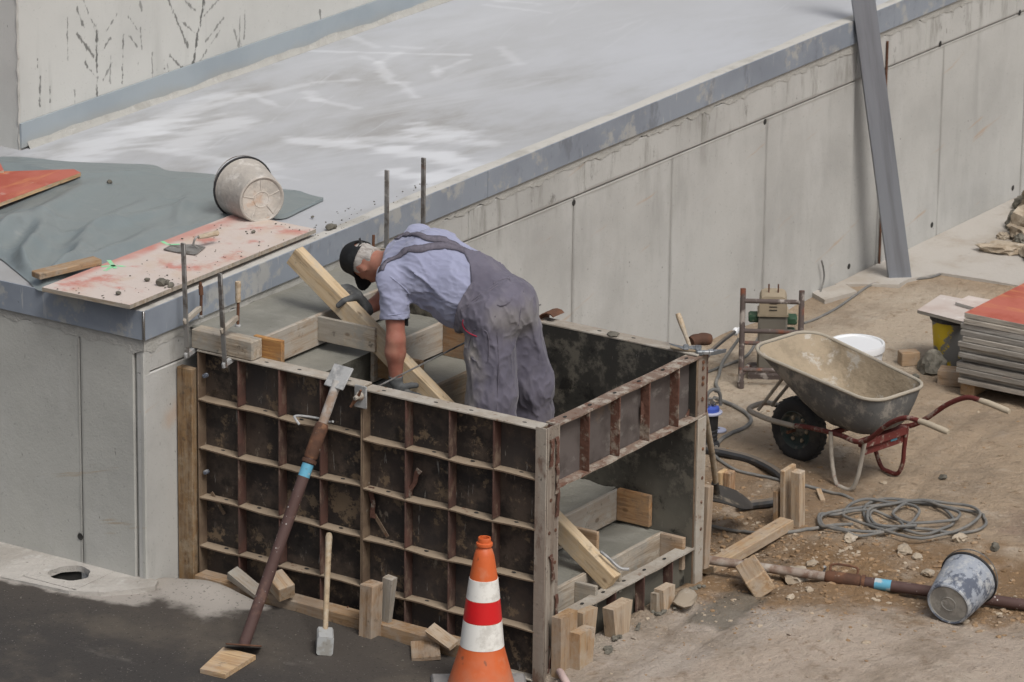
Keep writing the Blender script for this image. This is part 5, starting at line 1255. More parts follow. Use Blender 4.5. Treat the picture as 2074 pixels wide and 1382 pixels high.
MB().box((0, 0, 0), (.21, .155, .026), b=.003).ob('board_offcut', MT['pine'], None, frame((o.x, o.y, float(asz(o.x, o.y)) + .018), (.80, .58, .06), (-.08, .03, 1)), sharp=25, label='square board offcut lying on the asphalt left of the cone', cat='board')
p = on_asphalt(700, 1247, .01)
MB().rock((p.x, p.y, float(asz(p.x, p.y)) + .01), (.045, .05, .02), 9).ob('mortar_lump', MT['galv'], label='small grey mortar lump beside the stout post', cat='mortar lump')
mb = MB(); mb.tube([(p.x - .02, p.y + .01, .05), (p.x + .01, p.y - .01, .13)], .004, 6); mb.ob('nail', MT['rust'], label='dark nail sticking up beside the stout post', cat='nail')

# pegs before the low front panel
def stake(label, px0, px1, top_py, bot, yb, th=.05, m='pine_fresh', lean=0.0, taper=.6):
    a0, a1 = at(px0, top_py, 'y', yb), at(px1, top_py, 'y', yb); w = a1.x - a0.x; xm = (a0.x + a1.x) / 2
    top_z = a0.z
    base = Vector((xm + lean, yb, bot)); tip = Vector((xm, yb, top_z))
    return peg('peg', label, base, tip, th, w * taper, w, m, (1, 0, 0))
stake('broad grey plank end standing beside the corner post', 1127, 1160, 1252, -.06, -.115, .06, 'pine', taper=.95)
stake('tall splintered peg wedged behind the front one near the corner post', 1172, 1202, 1243, -.02, -.105, .055, lean=-.02)
stake('short thick peg in front at the corner post', 1163, 1194, 1284, -.04, -.175, .07, lean=-.01, taper=.75)
stake('wedge shaped peg at the middle of the low front panel', 1231, 1270, 1234, -.03, -.10, .07, taper=.55, lean=.0)
stake('thin peg leaning left of the right hand peg of the low panel', 1324, 1333, 1203, -.02, -.10, .04, 'grey_wood', taper=.9)
stake('peg at the right end of the low front panel', 1334, 1358, 1195, -.02, -.115, .06, taper=.7)
p = on_ground(1385, 1215, .03)
MB().rock((p.x, p.y, G(p.x, p.y) + .03), (.13, .075, .05), 21, Matrix.Rotation(R(20), 3, 'Z')).ob('stone', MT['stone'], label='long pale stone beside the right end of the low front panel', cat='stone')
mb = MB(); q0, q1 = on_ground(1123, 1352, .035), on_ground(1143, 1376, .03)
mb.tube(smooth_path([q0 + Vector((.03, .05, -.01)), q0, q0 * .5 + q1 * .5 + Vector((0, 0, .012)), q1, q1 + Vector((.0, -.05, -.06))], 5), [.012] * 3 + [.020] * 16 + [.018] * 2, 12)
mb.ob('pipe_end', MT['pink_pipe'], label='short bent pinkish pipe end on the ground below the corner post', cat='pipe')

# ------------------------------------------------------------------ things on the deck
TZ = lambda x: float(top(x))
# grey sheet
lo_px = [(-90, 480), (-30, 505), (0, 517), (25, 536), (55, 560), (85, 582), (150, 562), (230, 528), (300, 512), (380, 497), (440, 470), (490, 445), (540, 441), (575, 442), (610, 427), (655, 406)]
hi_px = [(-90, 320), (-40, 318), (0, 317), (40, 317), (80, 321), (125, 326), (180, 329), (250, 331), (310, 334), (340, 345), (390, 349), (440, 354), (490, 365), (540, 378), (600, 392), (655, 405)]
nu, nv = 220, 120
def resamp(px, n):
    P_ = [at(x, y, 'z', 1.69) for x, y in px]; P_ = smooth_path(P_, 10); t = np.linspace(0, len(P_) - 1, n); A = np.array([[p.x, p.y] for p in P_])
    return np.stack([np.interp(t, np.arange(len(P_)), A[:, k]) for k in range(2)], -1)
lo, hi = resamp(lo_px, nu), resamp(hi_px, nu)
v = np.linspace(0, 1, nv)[None, :, None]
XY = lo[:, None] * (1 - v) + hi[:, None] * v
X, Y = XY[..., 0], XY[..., 1]
wob = fbm(X * 2.2, Y * 2.2, 3)
ca, sa = math.cos(1.0), math.sin(1.0)
wob = fbm(X * 1.1, Y * 1.1, 2)
r1 = 1 - np.abs(2 * np.mod((X * ca + Y * sa) * 2.0 + 1.3 * wob, 1) - 1); r2 = 1 - np.abs(2 * np.mod((X * .9 - Y * .5) * 2.6 + 1.6 * fbm(X * 1.6 + 4, Y * 1.6, 3), 1) - 1)
r3 = 1 - np.abs(2 * np.mod((X * .2 + Y) * 3.7 + 2.0 * fbm(X * 2 + 9, Y * 2, 3), 1) - 1)
amp = .25 + .9 * sstep(.1, .3, fbm(X * 1.1 + 2, Y * 1.1 + 7, 2) + .15)
lob = np.exp(-(((X + .15) / .75) ** 2 + ((Y - 3.55) / .6) ** 2))
def rg(v_, w_): return np.exp(-(v_ / w_) ** 2)
long_ = sum(h_ * rg((X - a_) * s_ - (Y - b_) * c_ + .10 * fbm(X * 1.5 + k_, Y * 1.5, 2), w_) * sstep(-.1, .35, (X - a_) * c_ + (Y - b_) * s_) * sstep(l_, l_ * .4, (X - a_) * c_ + (Y - b_) * s_)
    for k_, (a_, b_, th_, l_, h_, w_) in enumerate([(-.40, 3.15, .55, 1.7, .055, .07), (-.40, 3.05, .30, 1.3, .05, .055), (-.35, 3.35, .85, 1.5, .05, .08), (-.38, 3.0, .12, 1.6, .035, .05), (-.3, 3.55, .45, 1.6, .035, .07), (.2, 3.3, .3, 1.5, .03, .06), (.1, 3.9, .1, 1.8, .03, .08), (.4, 3.6, -.25, 1.3, .02, .05), (-.42, 3.25, 1.2, .9, .05, .06), (.9, 3.1, .5, 1.0, .018, .04)]) for c_, s_ in [(math.cos(th_), math.sin(th_))])
Z = top(X) + .010 + amp * (.010 * r1 ** 4 + .006 * r2 ** 5) + .012 * (fbm(X * 1.6, Y * 1.6, 2) + .3) + 1.5 * long_ + .006 * np.exp(-((np.mod((X * .8 + Y * .55) * 1.7 + .5 * fbm(X * 2, Y * 2, 3), 1) - .5) / .06) ** 2)
edge_d = np.minimum(np.minimum(v[..., 0], 1 - v[..., 0]) * 1.0, 1)
Z = top(X) + .0025 + (Z - top(X) - .0025) * sstep(0, .10, edge_d) + .008 * np.clip(fbm(X * 2.5, Y * 0 + 3, 3), 0, 1) * sstep(.08, 0, edge_d) 
ridge = np.exp(-((v[..., 0] - .90 - .04 * np.sin(X * 3)) / .022) ** 2) * sstep(.52, .30, np.linspace(0, 1, nu))[:, None]
Z = Z + .035 * ridge
ob('plastic_sheet', grid_mesh('plastic_sheet', X, Y, Z, MT['tarp']), label='crumpled grey plastic sheet spread over the end of the ramp', cat='plastic sheet')
def poly_board(name, label, pxs, z, t, m, cat='board', group=None, edge=None):
    pts = [at(x, y, 'z', z) for x, y in pxs]; c = sum(pts, Vector()) / len(pts)
    e = (pts[1] - pts[0]).normalized(); M = frame(c - Vector((0, 0, t)), (e.x, e.y, 0), (0, 0, 1)); Mi = M.inverted()
    L = [Mi @ p for p in pts]; poly = [(p.x, p.y) for p in L]
    ar = sum(poly[i][0] * poly[(i + 1) % len(poly)][1] - poly[(i + 1) % len(poly)][0] * poly[i][1] for i in range(len(poly)))
    if ar < 0: poly = poly[::-1]
    mb = MB(); mb.prism(poly, (0, 0, 0), (1, 0, 0), (0, 1, 0), t)
    o = mb.ob(name, MT[m], None, M, sharp=20, label=label, cat=cat, group=group)
    if edge:
        o.data.materials.append(MT[edge])
        for f in o.data.polygons:
            if abs(f.normal.z) < .5: f.material_index = 1
    return o
poly_board('formwork_board', 'mortar smeared red board with green spray marks at the edge of the ramp', [(85, 582), (263, 618), (640, 464), (478, 432)], 1.725, .024, 'smeared_board', edge='grey_wood')
poly_board('formwork_board', 'orange red board on the grey sheet at the left frame edge', [(-120, 456), (164, 350), (150, 343), (20, 347), (-120, 350)], 1.738, .022, 'red_board', edge='pine_fresh')
poly_board('formwork_board', 'second orange board half under the fold of the sheet, far left', [(-80, 330), (-4, 322), (8, 346), (-80, 360)], 1.750, .02, 'red_board', edge='pine_fresh')
board('timber_offcut', at(72, 558, 'z', 1.735), at(198, 528, 'z', 1.745), .085, .035, MT['pine'], label='short weathered plank offcut lying on the grey sheet', cat='plank')
def spray(pts, label):
    mb = MB(); n0 = 0
    P_ = [at(x, y, 'z', 1.7262) for x, y in pts]
    for a, b in zip(P_, P_[1:]):
        d_ = (b - a).normalized().cross(Vector((0, 0, 1))) * .012
        n0 = len(mb.v); mb.v += [tuple(a - d_), tuple(b - d_), tuple(b + d_), tuple(a + d_)]; mb.f.append((n0, n0 + 1, n0 + 2, n0 + 3))
    return mb
fb = [o for o in WM if o.get('label', '').startswith('mortar smeared red board')][0]
for pts in ([(328, 489), (342, 496), (364, 495)], [(205, 540), (228, 538), (255, 540)], [(220, 527), (234, 544)], [(212, 549), (232, 537)]):
    spray(pts, '').ob('spray_mark', MT['spray_green'], fb)
# trowel
c = at(372, 504, 'z', 1.728)
tw = thing('trowel', 'bricklayer\'s trowel with a worn wooden handle lying on the smeared board', 'trowel', c)
pts = [at(x, y, 'z', 1.731) for x, y in [(331, 506), (345, 498), (392, 496), (416, 502), (396, 517), (360, 512)]]
mb = MB(); mb.v = [tuple(p) for p in pts] + [tuple(p + Vector((0, 0, .004))) for p in pts]; n = len(pts)
mb.f = [tuple(range(n)), tuple(range(2 * n - 1, n - 1, -1))] + [(i, n + i, n + (i + 1) % n, (i + 1) % n) for i in range(n)]
mb.ob('blade', MT['steel_bar'], tw)
hA = at(402, 503, 'z', 1.735); hB = at(397, 483, 'z', 1.80); hC = at(440, 472, 'z', 1.785)
hB = hA + Vector((-.01, .01, .062)); hC = at(441, 472, 'z', hB.z - .005)
mb = MB(); mb.tube(smooth_path([hA, hA * .6 + hB * .4 + Vector((-.02, .012, 0)), hB, hB * .8 + hC * .2], 5), .006, 8); mb.ob('tang', MT['steel_bar'], tw)
mb = MB(); mb.tube([hB * (1 - s) + hC * s for s in (.12, .2, .5, .8, .97, 1)], [.011, .013, .0165, .0155, .017, .012], 12); mb.ob('handle', MT['handle'], tw)
poly_board('plywood_pad', 'small plywood pad under the foot of the slanting prop', [(405, 1355), (456, 1366), (518, 1327), (452, 1311)], .094, .026, 'pine_fresh')
# buckets
def bucket(label, base_c, axis, L, r0, r1, m_out, m_base, handle_up, spokes=False, rim='black_plastic', roll=0):
    """lying bucket: base centre, axis from base to mouth"""
    c, a = Vector(base_c), Vector(axis).normalized(); M = frame(None, a.orthogonal(), a); M = Matrix.Translation(c) @ M @ Matrix.Rotation(R(roll), 4, 'Z')
    t = thing('bucket', label, 'bucket', M=M, group='mortar buckets lying on their sides')
    mb = MB(); mb.lathe([(r0 * .86, .006), (r0 * .93, .0), (r0 * .985, .004), (r0, .016), (r0 + (r1 - r0) * .5, L * .5), (r1 * .985, L * .94), (r1, L * .955)], 44, M); mb.lathe([(r1 * .95, L * .96), (r0 * .9, .02)], 44, M); mb.ob('shell', MT[m_out], t)
    mb = MB(); mb.lathe([(.0005, .008), (r0 * .30, .008), (r0 * .315, .005), (r0 * .345, .005), (r0 * .36, .008), (r0 * .84, .008), (r0 * .865, .004)], 44, M)
    mb.lathe([(.0005, .022), (r0 * .9, .022)], 44, M); mb.ob('base', MT[m_base], t)
    if spokes:
        mb = MB()
        for k in range(5):
            an = R(72 * k + 20); p0 = Vector((math.cos(an) * r0 * .36, math.sin(an) * r0 * .36, .006)); p1 = Vector((math.cos(an) * r0 * .84, math.sin(an) * r0 * .84, .006))
            mb.tube([M @ p0, M @ p1], .0028, 6)
        mb.ob('base_ribs', MT['mortar_bucket'], t)
    mb = MB(); mb.lathe([(r1 * .96, L * .955), (r1 * 1.045, L * .955), (r1 * 1.06, L * .965), (r1 * 1.06, L * .99), (r1 * 1.03, L), (r1 * .97, L), (r1 * .955, L * .98)], 44, M); mb.ob('rim', MT[rim], t)
    Mi = M.inverted(); hu = (Mi.to_3x3() @ Vector(handle_up)); hu.z = 0; hu.normalize(); sd = Vector((0, 0, 1)).cross(hu)
    mb = MB(); pts = []
    for k in range(17):
        an = math.pi * k / 16; pts.append(M @ (sd * math.cos(an) * r1 * 1.05 + hu * math.sin(an) * r1 * 1.02 + Vector((0, 0, L * .975 + .045 * math.sin(an)))))
    mb.tube(pts, .0032, 6); mb.ob('wire_handle', MT['steel_bar'], t)
    return t
zB = 1.70
bucket('mortar crusted bucket lying on its side at the top of the smeared board', at(531, 405, 'z', zB + .150), (.47, .80, .0), .285, .140, .176, 'mortar_bucket', 'mortar_bucket', (.3, .3, 1), spokes=True)
cb = on_ground(1920, 1224, .128)
bucket('dark blue grey bucket with pale crust lying across the fallen prop', cb + Vector((0, 0, -.004)), (.93, .06, .24), .285, .128, .158, 'blue_bucket', 'bucket_base', (.3, -.3, 1))
# clods on the deck and board
i_ = 0
for (px, py, s, z, m, lab) in [(669, 464, .034, 1.69, 'clod', 'dark mortar clod on the ramp edge right of the smeared board'), (633, 441, .013, 1.69, 'clod', 'small mortar crumb at the tip of the smeared board'), (327, 577, .040, 1.73, 'clod', 'grey mortar lump near the front corner of the smeared board'), (345, 580, .026, 1.73, 'clod', 'smaller grey lump right of the mortar lump on the board'),
                               (513, 471, .016, 1.73, 'clod', 'small crumb in the middle of the smeared board'), (240, 596, .02, 1.73, 'clod', 'flat crumb at the front end of the smeared board'), (222, 371, .022, 1.71, 'clod', 'small dark crumb on the grey sheet'), (168, 381, .013, 1.71, 'stone', 'tiny pale crumb on the grey sheet'), (298, 569, .02, 1.73, 'clod', 'grey crumb left of the mortar lump on the board')]:
    p = at(px, py, 'z', z); i_ += 1
    mb = MB(); mb.rock((p.x, p.y, z + s * .35), (s, s * .8, s * .62), 40 + i_)
    if s > .03: mb.rock((p.x + s * .9, p.y - s * .2, z + s * .2), (s * .55, s * .45, s * .4), 80 + i_)
    mb.ob('mortar_lump', MT[m], label=lab, cat='mortar lump')
mb = MB()
rr = random.Random(5)
for k in range(75):
    px, py = rr.uniform(110, 640), 0
    u_ = rr.random(); w_ = rr.random() ** .6
    p = at(85 + (263 - 85) * w_ * .98, 582 + (618 - 582) * w_ * .98, 'z', 1.727) * (1 - u_) + at(478 + (640 - 478) * w_, 432 + (464 - 432) * w_, 'z', 1.727) * u_
    s = rr.uniform(.002, .0045) + .004 * rr.random() ** 4; mb.rock((p.x, p.y, 1.727 + s * .3), (s * 1.4, s, s * .6), k, sub=1)
for k in range(60):
    x = rr.uniform(1.3, 2.6); y = rr.uniform(2.37, 2.6); s = rr.uniform(.003, .007); mb.rock((x, y, TZ(x) + s * .3), (s, s, s * .6), k, sub=1)
mb.ob('mortar_crumbs', MT['clod'], kind='stuff')
cl_ = MB(); rc_ = random.Random(77)
for k in range(900):
    x, y = (rc_.gauss(2.3, .5), rc_.gauss(-.35, .55)) if k % 3 else (rc_.uniform(.2, 6), rc_.uniform(-1.6, 1.6))
    if y > -.12 and x < 1.75: continue
    s = rc_.uniform(.003, .008) + .018 * rc_.random() ** 5; cl_.rock((x, y, G(x, y) + s * .15), (s * rc_.uniform(.8, 1.5), s, s * .6), rc_.randrange(999), sub=1)
cl_.ob('soil_clods', MT['dirt'], kind='stuff')
# ------------------------------------------------------------------ wheelbarrow
org = Vector((3.735, .07, 0)); hd_ = Vector((.205, .979, 0)).normalized()
MW = frame((org.x, org.y, G(org.x, org.y) - .0), hd_, (0, 0, 1))
wb = thing('wheelbarrow', 'mortar caked wheelbarrow with galvanised tray and red frame', 'wheelbarrow', M=MW)
def rrect(x0, x1, w0, w1, r, z0, z1, n=9, bow=0.0):
    """rounded outline, rear x0 (half width w0) to front x1 (half width w1)"""
    pts = []
    for cx, cy, a0, rr_ in ((x1 - r, w1 - r, 0, r), (x0 + r, w0 - r, 90, r), (x0 + r, -(w0 - r), 180, r), (x1 - r, -(w1 - r), 270, r)):
        for k in range(n):
            a = R(a0 + 90 * k / (n - 1)); x = cx + rr_ * math.cos(a); y = cy + rr_ * math.sin(a)
            t = (x - x0) / (x1 - x0); pts.append(Vector((x + bow * (1 - (y / max(w1, .01)) ** 2) * max(0, t - .5), y, z0 + (z1 - z0) * t ** 1.3)))
    # densify straight sides
    out = []
    for i in range(len(pts)):
        a, b = pts[i], pts[(i + 1) % len(pts)]; k = max(1, int((b - a).length / .06))
        for j in range(k): out.append(a + (b - a) * (j / k))
    return out
bot = rrect(-.12, .26, .165, .13, .09, .36, .34)
N_ = 64
def ring(pts, n=N_):
    P_ = pts + [pts[0]]; d_ = [0]
    for a, b in zip(P_, P_[1:]): d_.append(d_[-1] + (b - a).length)
    s = np.linspace(0, d_[-1], n + 1)[:-1]; A = np.array([tuple(p) for p in P_])
    return [Vector([np.interp(q, d_, A[:, k]) for k in range(3)]) for q in s]
rim = rrect(-.235, .735, .255, .285, .13, .615, .725, bow=.05)
def loft(levels, off):
    L_ = []
    for t, e in levels:
        b_, r_ = ring(bot), ring(rim)
        row = []
        for p, q in zip(b_, r_):
            tt = t
            v = p * (1 - tt) + q * tt; v = v + Vector((0, 0, 0)); c = Vector((v.x * .9 + .03, 0, v.z)); dr = Vector((v.x - .1, v.y, 0)); dr = dr.normalized() if dr.length > 1e-6 else dr
            v += dr * (e + off); row.append(v)
        L_.append(row)
    return L_
rowsO = loft([(0, -.02), (0, .0), (.12, .03), (.3, .038), (.55, .03), (.8, .014), (1, 0)], 0)
for v in rowsO[0]: v.z -= .008
rowsO[0] = [Vector((.07 + (v.x - .07) * .8, v.y * .8, v.z)) for v in rowsO[0]]
rowsI = loft([(0, -.02), (.03, -.01), (.14, .018), (.3, .026), (.55, .02), (.8, .006), (.99, -.006)], -.006)
for k_ in (0, 1):
    for v in rowsI[k_]: v.z += .012
rowsI[0] = [Vector((.07 + (v.x - .07) * .8, v.y * .8, v.z)) for v in rowsI[0]]
def lofted(rows, capbot):
    mb = MB(); n = len(rows[0])
    for r_ in rows: mb.v += [tuple(v) for v in r_]
    for i in range(len(rows) - 1):
        for k in range(n): mb.f.append((i * n + k, i * n + (k + 1) % n, (i + 1) * n + (k + 1) % n, (i + 1) * n + k))
    if capbot: mb.f.append(tuple(range(n - 1, -1, -1)))
    return mb
lofted(rowsO, True).ob('tray', MT['tray_out'], wb, MW, sharp=60)
lofted(rowsI, True).ob('mortar_lining', MT['tray_in'], wb, MW, sharp=60)
mb = MB(); mb.tube(ring(rim), .011, 8, closed=True); mb.ob('tray_rim', MT['rim'], wb, MW)
mb = MB(); mb.rock((.34, .05, .455), (.045, .04, .03), 3); mb.rock((.05, -.07, .395), (.09, .06, .03), 4); mb.rock((.0, .06, .39), (.1, .06, .03), 6); mb.ob('mortar_residue', MT['clod'], wb, MW)
for s in (1, -1):
    y = .20 * s
    mb = MB(); mb.tube(smooth_path([(-.62, .275 * s, .60), (-.50, .275 * s, .595), (-.36, .265 * s, .52), (-.20, .235 * s, .385), (-.08, .21 * s, .325), (.10, .17 * s, .315), (.40, .115 * s, .275), (.55, .105 * s, .245)], 6), .0155, 10); mb.ob('handle_tube', MT['red_tube'], wb, MW)
    mb = MB(); mb.tube(smooth_path([(.50, .112 * s, .255), (.70, .112 * s, .245), (.86, .105 * s, .255), (.905, .07 * s, .262), (.91, 0, .265)], 5), .0165, 10); mb.ob('nose_tube', MT['pale_tube'], wb, MW)
    g = MB(); g.tube([(-.82, .275 * s, .585), (-.80, .275 * s, .588), (-.66, .275 * s, .600), (-.60, .275 * s, .601)], [.014, .0185, .0185, .017], 12); g.ob('grip', MT['grip'], wb, MW)
    l_ = MB(); l_.tube(smooth_path([(.16, .175 * s, .32), (.135, .19 * s, .17), (.085, .205 * s, .035), (.03, .21 * s, .013), (-.045, .21 * s, .02), (-.085, .205 * s, .10), (-.10, .195 * s, .20), (-.12, .19 * s, .335)], 6), .0135, 10)
    l_.ob('leg', MT['pale_tube'] if s > 0 else MT['red_tube'], wb, MW)
    b_ = MB(); b_.tube([(.845, .06 * s, .262), (.60, .07 * s, .575)], .011, 8); b_.ob('nose_strut', MT['pale_tube'], wb, MW)
mb = MB(); mb.box((-.10, 0, .315), (.05, .40, .05), b=.004); mb.box((.16, 0, .31), (.03, .34, .03), b=.004); mb.box((-.10, 0, .275), (.006, .40, .075), b=.001); mb.ob('crossbar', MT['red_tube'], wb, MW)
mb = MB(); mb.box((-.105, -.09, .285), (.008, .055, .03), b=.001); mb.ob('sticker', MT['prop_blue'], wb, MW)
# wheel
wc = Matrix.Translation((.565, 0, .197)) @ Matrix.Scale(1.06, 4) @ Matrix.Rotation(R(90), 4, 'X')
wt = MB(); r_ = .187; wt.lathe([(.112, -.038), (.118, -.042), (.140, -.049), (.165, -.047), (.178, -.036), (.186, -.018), (r_, 0), (.186, .018), (.178, .036), (.165, .047), (.140, .049), (.118, .042), (.112, .038), (.106, .02), (.106, -.02), (.112, -.038)], 48, MW @ wc)
wheel = ob('wheel', bpy.data.meshes.new('wheel'), MW @ wc, wb)
rm = MB(); rm.lathe([(.116, -.036), (.108, -.040), (.098, -.030), (.092, -.012), (.075, -.008), (.045, -.016), (.030, -.034), (.020, -.036), (.0005, -.036)], 40, MW @ wc); rm.lathe([(.116, .036), (.108, .040), (.098, .030), (.092, .012), (.075, .008), (.045, .016), (.030, .034), (.020, .036), (.0005, .036)], 40, MW @ wc)
wo = wt.mesh('tyre', MT['rubber']); ob('tyre', wo, None, wheel); ob('wheel_rim', rm.mesh('wheel_rim', MT['hub']), None, wheel)
hub = MB(); hub.tube([MW @ wc @ Vector((0, 0, -.10)), MW @ wc @ Vector((0, 0, .10))], .010, 10); ob('axle', hub.mesh('axle', MT['rust']), None, wheel)
lg = MB()
for k in range(6):
    a = R(60 * k)
    for s in (-1, 1): lg.rock(MW @ wc @ Vector((.07 * math.cos(a), .07 * math.sin(a), .013 * s)), (.016, .016, .016), k, sub=1)
ob('mortar_splash', lg.mesh('mortar_splash', MT['tray_in']), None, wheel, kind='stuff')
tr_ = MB()
for k in range(30):
    a = 2 * math.pi * k / 30
    for s in (-1, 1):
        p = MW @ wc @ Vector((.1865 * math.cos(a + .05 * s), .1865 * math.sin(a + .05 * s), .017 * s))
        Mr = (MW @ wc).to_3x3() @ Matrix.Rotation(a, 3, 'Z'); tr_.box(p, (.0035, .016, .026), Mr, b=.0008)
ob('tread', tr_.mesh('tread', MT['rubber']), None, wheel, kind='stuff')

# ------------------------------------------------------------------ frame cart with the converter box
c0 = on_ground(1500, 786)
Tl = at(1508, 572, 'y', c0.y + .12)
cart = thing('tube_frame', 'mortar spattered tubular hand frame standing behind the wheelbarrow', 'hand frame', c0)
dirx = Vector((.18, -.30, 0)).normalized() * .37
lean_ = Vector((.10, .06, 0))
zt_ = Tl.z - c0.z
L0, L1 = c0, c0 + Vector((lean_.x, lean_.y, zt_))
mb = MB(); mb.tube([L0, L1], .018, 12); mb.tube([L0, L0 + Vector((0, 0, .045))], .021, 12); mb.ob('upright', MT['cart_steel'], cart)
mb = MB(); mb.tube([L0 + dirx, L1 + dirx + Vector((0, 0, -.005))], .018, 12); mb.tube([L0 + dirx, L0 + dirx + Vector((0, 0, .045))], .021, 12); mb.ob('upright', MT['cart_steel'], cart)
for t_, th_ in [(.875, .0155), (.575, .0155), (.455, .014), (.185, .0155)]:
    a = L0 + (L1 - L0) * t_; mb = MB(); mb.tube([a, a + dirx], th_, 10); mb.ob('rung', MT['cart_steel'], cart)
mb = MB(); mb.tube([L0 + (L1 - L0) * .12, L0 + (L1 - L0) * .12 + Vector((.3, .12, -.03))], .015, 10); mb.tube([L0 + dirx + (L1 - L0) * .12, L0 + dirx + (L1 - L0) * .12 + Vector((.3, .12, -.03))], .015, 10); mb.ob('foot_rail', MT['cart_steel'], cart)
mid = L0 + dirx * .56 + Vector((.26, .17, 0))
bx = thing('motor_unit', 'dusty beige and grey motor box with green flanges behind the tube frame', 'machine', mid)
u_ = dirx.normalized(); Mx = frame((mid.x, mid.y, G(mid.x, mid.y) - .02), u_, (0, 0, 1))
mb = MB(); mb.box((0, 0, .24), (.185, .16, .36), b=.012); mb.ob('housing', MT['grey_box'], bx, Mx)
mb = MB(); mb.prism([(-.098, 0), (.098, 0), (.098, .012), (.088, .02), (.086, .10), (.075, .125), (.05, .135), (-.05, .135), (-.075, .125), (-.086, .10), (-.088, .02), (-.098, .012)], (0, -.09 + .18, .43), (1, 0, 0), (0, 0, 1), .18); mb.ob('cover', MT['beige_box'], bx, Mx, sharp=30)
mb = MB()
for k in range(3): mb.box((0, -.092, .475 + .022 * k), (.05, .004, .006), b=.001)
mb.ob('vent', MT['hole'], bx, Mx)  # raised bars, slot shade painted near-black
for x_, z_ in ((-.12, .40), (.12, .39), (.11, .30)): MB().box((x_, 0, z_), (.07, .10, .05), b=.01).ob('flange', MT['green'], bx, Mx)
for x_ in (-.03, .03): MB().tube([(x_, 0, .55), (x_, 0, .62)], .005, 6).ob('hook', MT['rust'], bx, Mx)
mb = MB(); mb.box((0, 0, .03), (.30, .24, .06), b=.01); mb.ob('foot', MT['cart_steel'], bx, Mx)

# ------------------------------------------------------------------ pump with blue cover, hoses, cables
p = on_ground(1436, 905)
pm = thing('pump', 'small submersible pump with a blue cover just behind the formwork corner', 'pump', p)
mb = MB(); mb.lathe([(.0005, 0), (.062, 0), (.066, .01), (.060, .03), (.045, .04), (.050, .05), (.050, .06), (.046, .065), (.050, .072), (.050, .085), (.046, .09), (.050, .097), (.050, .11), (.046, .115), (.051, .122), (.053, .20), (.055, .215)], 24, Matrix.Translation(p)); mb.ob('body', MT['black_plastic'], pm)
mb = MB(); mb.lathe([(.055, .215), (.075, .217), (.077, .226), (.070, .232), (.0005, .232)], 24, Matrix.Translation(p)); mb.ob('flange', MT['pale_blue'], pm)
mb = MB(); mb.lathe([(.058, .232), (.056, .255), (.04, .262), (.0005, .262)], 20, Matrix.Translation(p)); mb.ob('cover', MT['blue'], pm)
mb = MB()
for k in range(4): mb.rock(p + Vector((.03 * math.cos(k * 1.6), .03 * math.sin(k * 1.6), .275)), (.014, .014, .022), k, sub=1)
mb.tube([p + Vector((0, 0, .25)), p + Vector((.0, 0, .31))], .016, 10); mb.ob('fitting', MT['chrome'], pm)
mb = MB(); mb.tube(smooth_path([p + Vector((-.045, .0, .25)), p + Vector((-.035, 0, .34)), p + Vector((.0, -.02, .37)), p + Vector((.04, -.04, .34)), p + Vector((.05, -.045, .26))], 6), .011, 8); mb.ob('handle', MT['cable'], pm)
q = on_ground(1440, 878)
mb = MB(); mb.lathe([(.012, .004), (.045, .004), (.052, .010), (.050, .016), (.012, .02)], 20, Matrix.Translation(q + Vector((.05, -.02, 0)))); mb.ob('cap_disc', MT['pale_blue'], label='pale blue plastic ring on the soil below the small pump', cat='plastic ring')
def line(name, label, pxs, r, m, cat, dz=None, n=8, group=None, taper=None):
    dz = r if dz is None else dz
    P_ = []
    for q in pxs:
        z_ = q[2] if len(q) > 2 else 0
        P_.append(on_ground(q[0], q[1], dz + z_))
    pts = smooth_path(P_, n)
    for p_ in pts: p_.z = max(p_.z, G(p_.x, p_.y) + dz * .8)
    mb = MB(); mb.tube(pts, r, 9); return mb.ob(name, MT[m], None, None, label=label, cat=cat, group=group)
line('hose', 'thick black hose running from the formwork to the stake pair', [(1405, 905, .0), (1440, 912), (1480, 920), (1530, 934), (1575, 958), (1600, 985), (1597, 1005), (1565, 1017), (1530, 1022), (1496, 1027)], .0275, 'hose', 'hose')
line('cable', 'grey cable looping from the pump past the barrow wheel and back', [(1447, 806, .05), (1462, 812), (1490, 824), (1512, 838), (1521, 852), (1508, 866), (1480, 878), (1458, 893), (1449, 907)], .0125, 'cable', 'cable')
line('cable', 'thin dark cable crossing the soil below the thick hose', [(1447, 922), (1460, 934), (1490, 952), (1530, 962), (1560, 968), (1590, 976), (1624, 982), (1680, 997), (1728, 1012)], .0095, 'cable', 'cable')
line('cable', 'grey cable running from the coil in front of the stakes to the formwork', [(1728, 1062), (1690, 1064), (1640, 1072), (1590, 1079), (1540, 1080), (1490, 1076), (1440, 1066)], .0105, 'cable', 'cable')
line('cable', 'stiff black cable rising from the formwork corner to the white plug', [(1424, 735, .25), (1440, 712, .25), (1462, 692, .22), (1487, 673, .18)], .0135, 'hose', 'cable')
line('cable', 'grey cable slanting down from the white plug to the pump', [(1497, 686, .12), (1480, 710, .05), (1463, 735, .02), (1456, 760), (1450, 778), (1456, 790), (1448, 792)], .011, 'cable', 'cable')
line('cable', 'thin cable under the tube frame running to the formwork corner', [(1545, 668, .05), (1520, 712, .0), (1500, 728), (1470, 740), (1430, 755), (1418, 760)], .0095, 'cable', 'cable')
line('cable', 'grey cable crossing the dusty ground toward the rubble heap', [(1628, 655), (1655, 645), (1690, 627), (1730, 600), (1765, 577), (1800, 572), (1850, 566), (1900, 557), (1950, 524), (1998, 492)], .0085, 'cable', 'cable')
p = on_ground(1490, 672, .18)
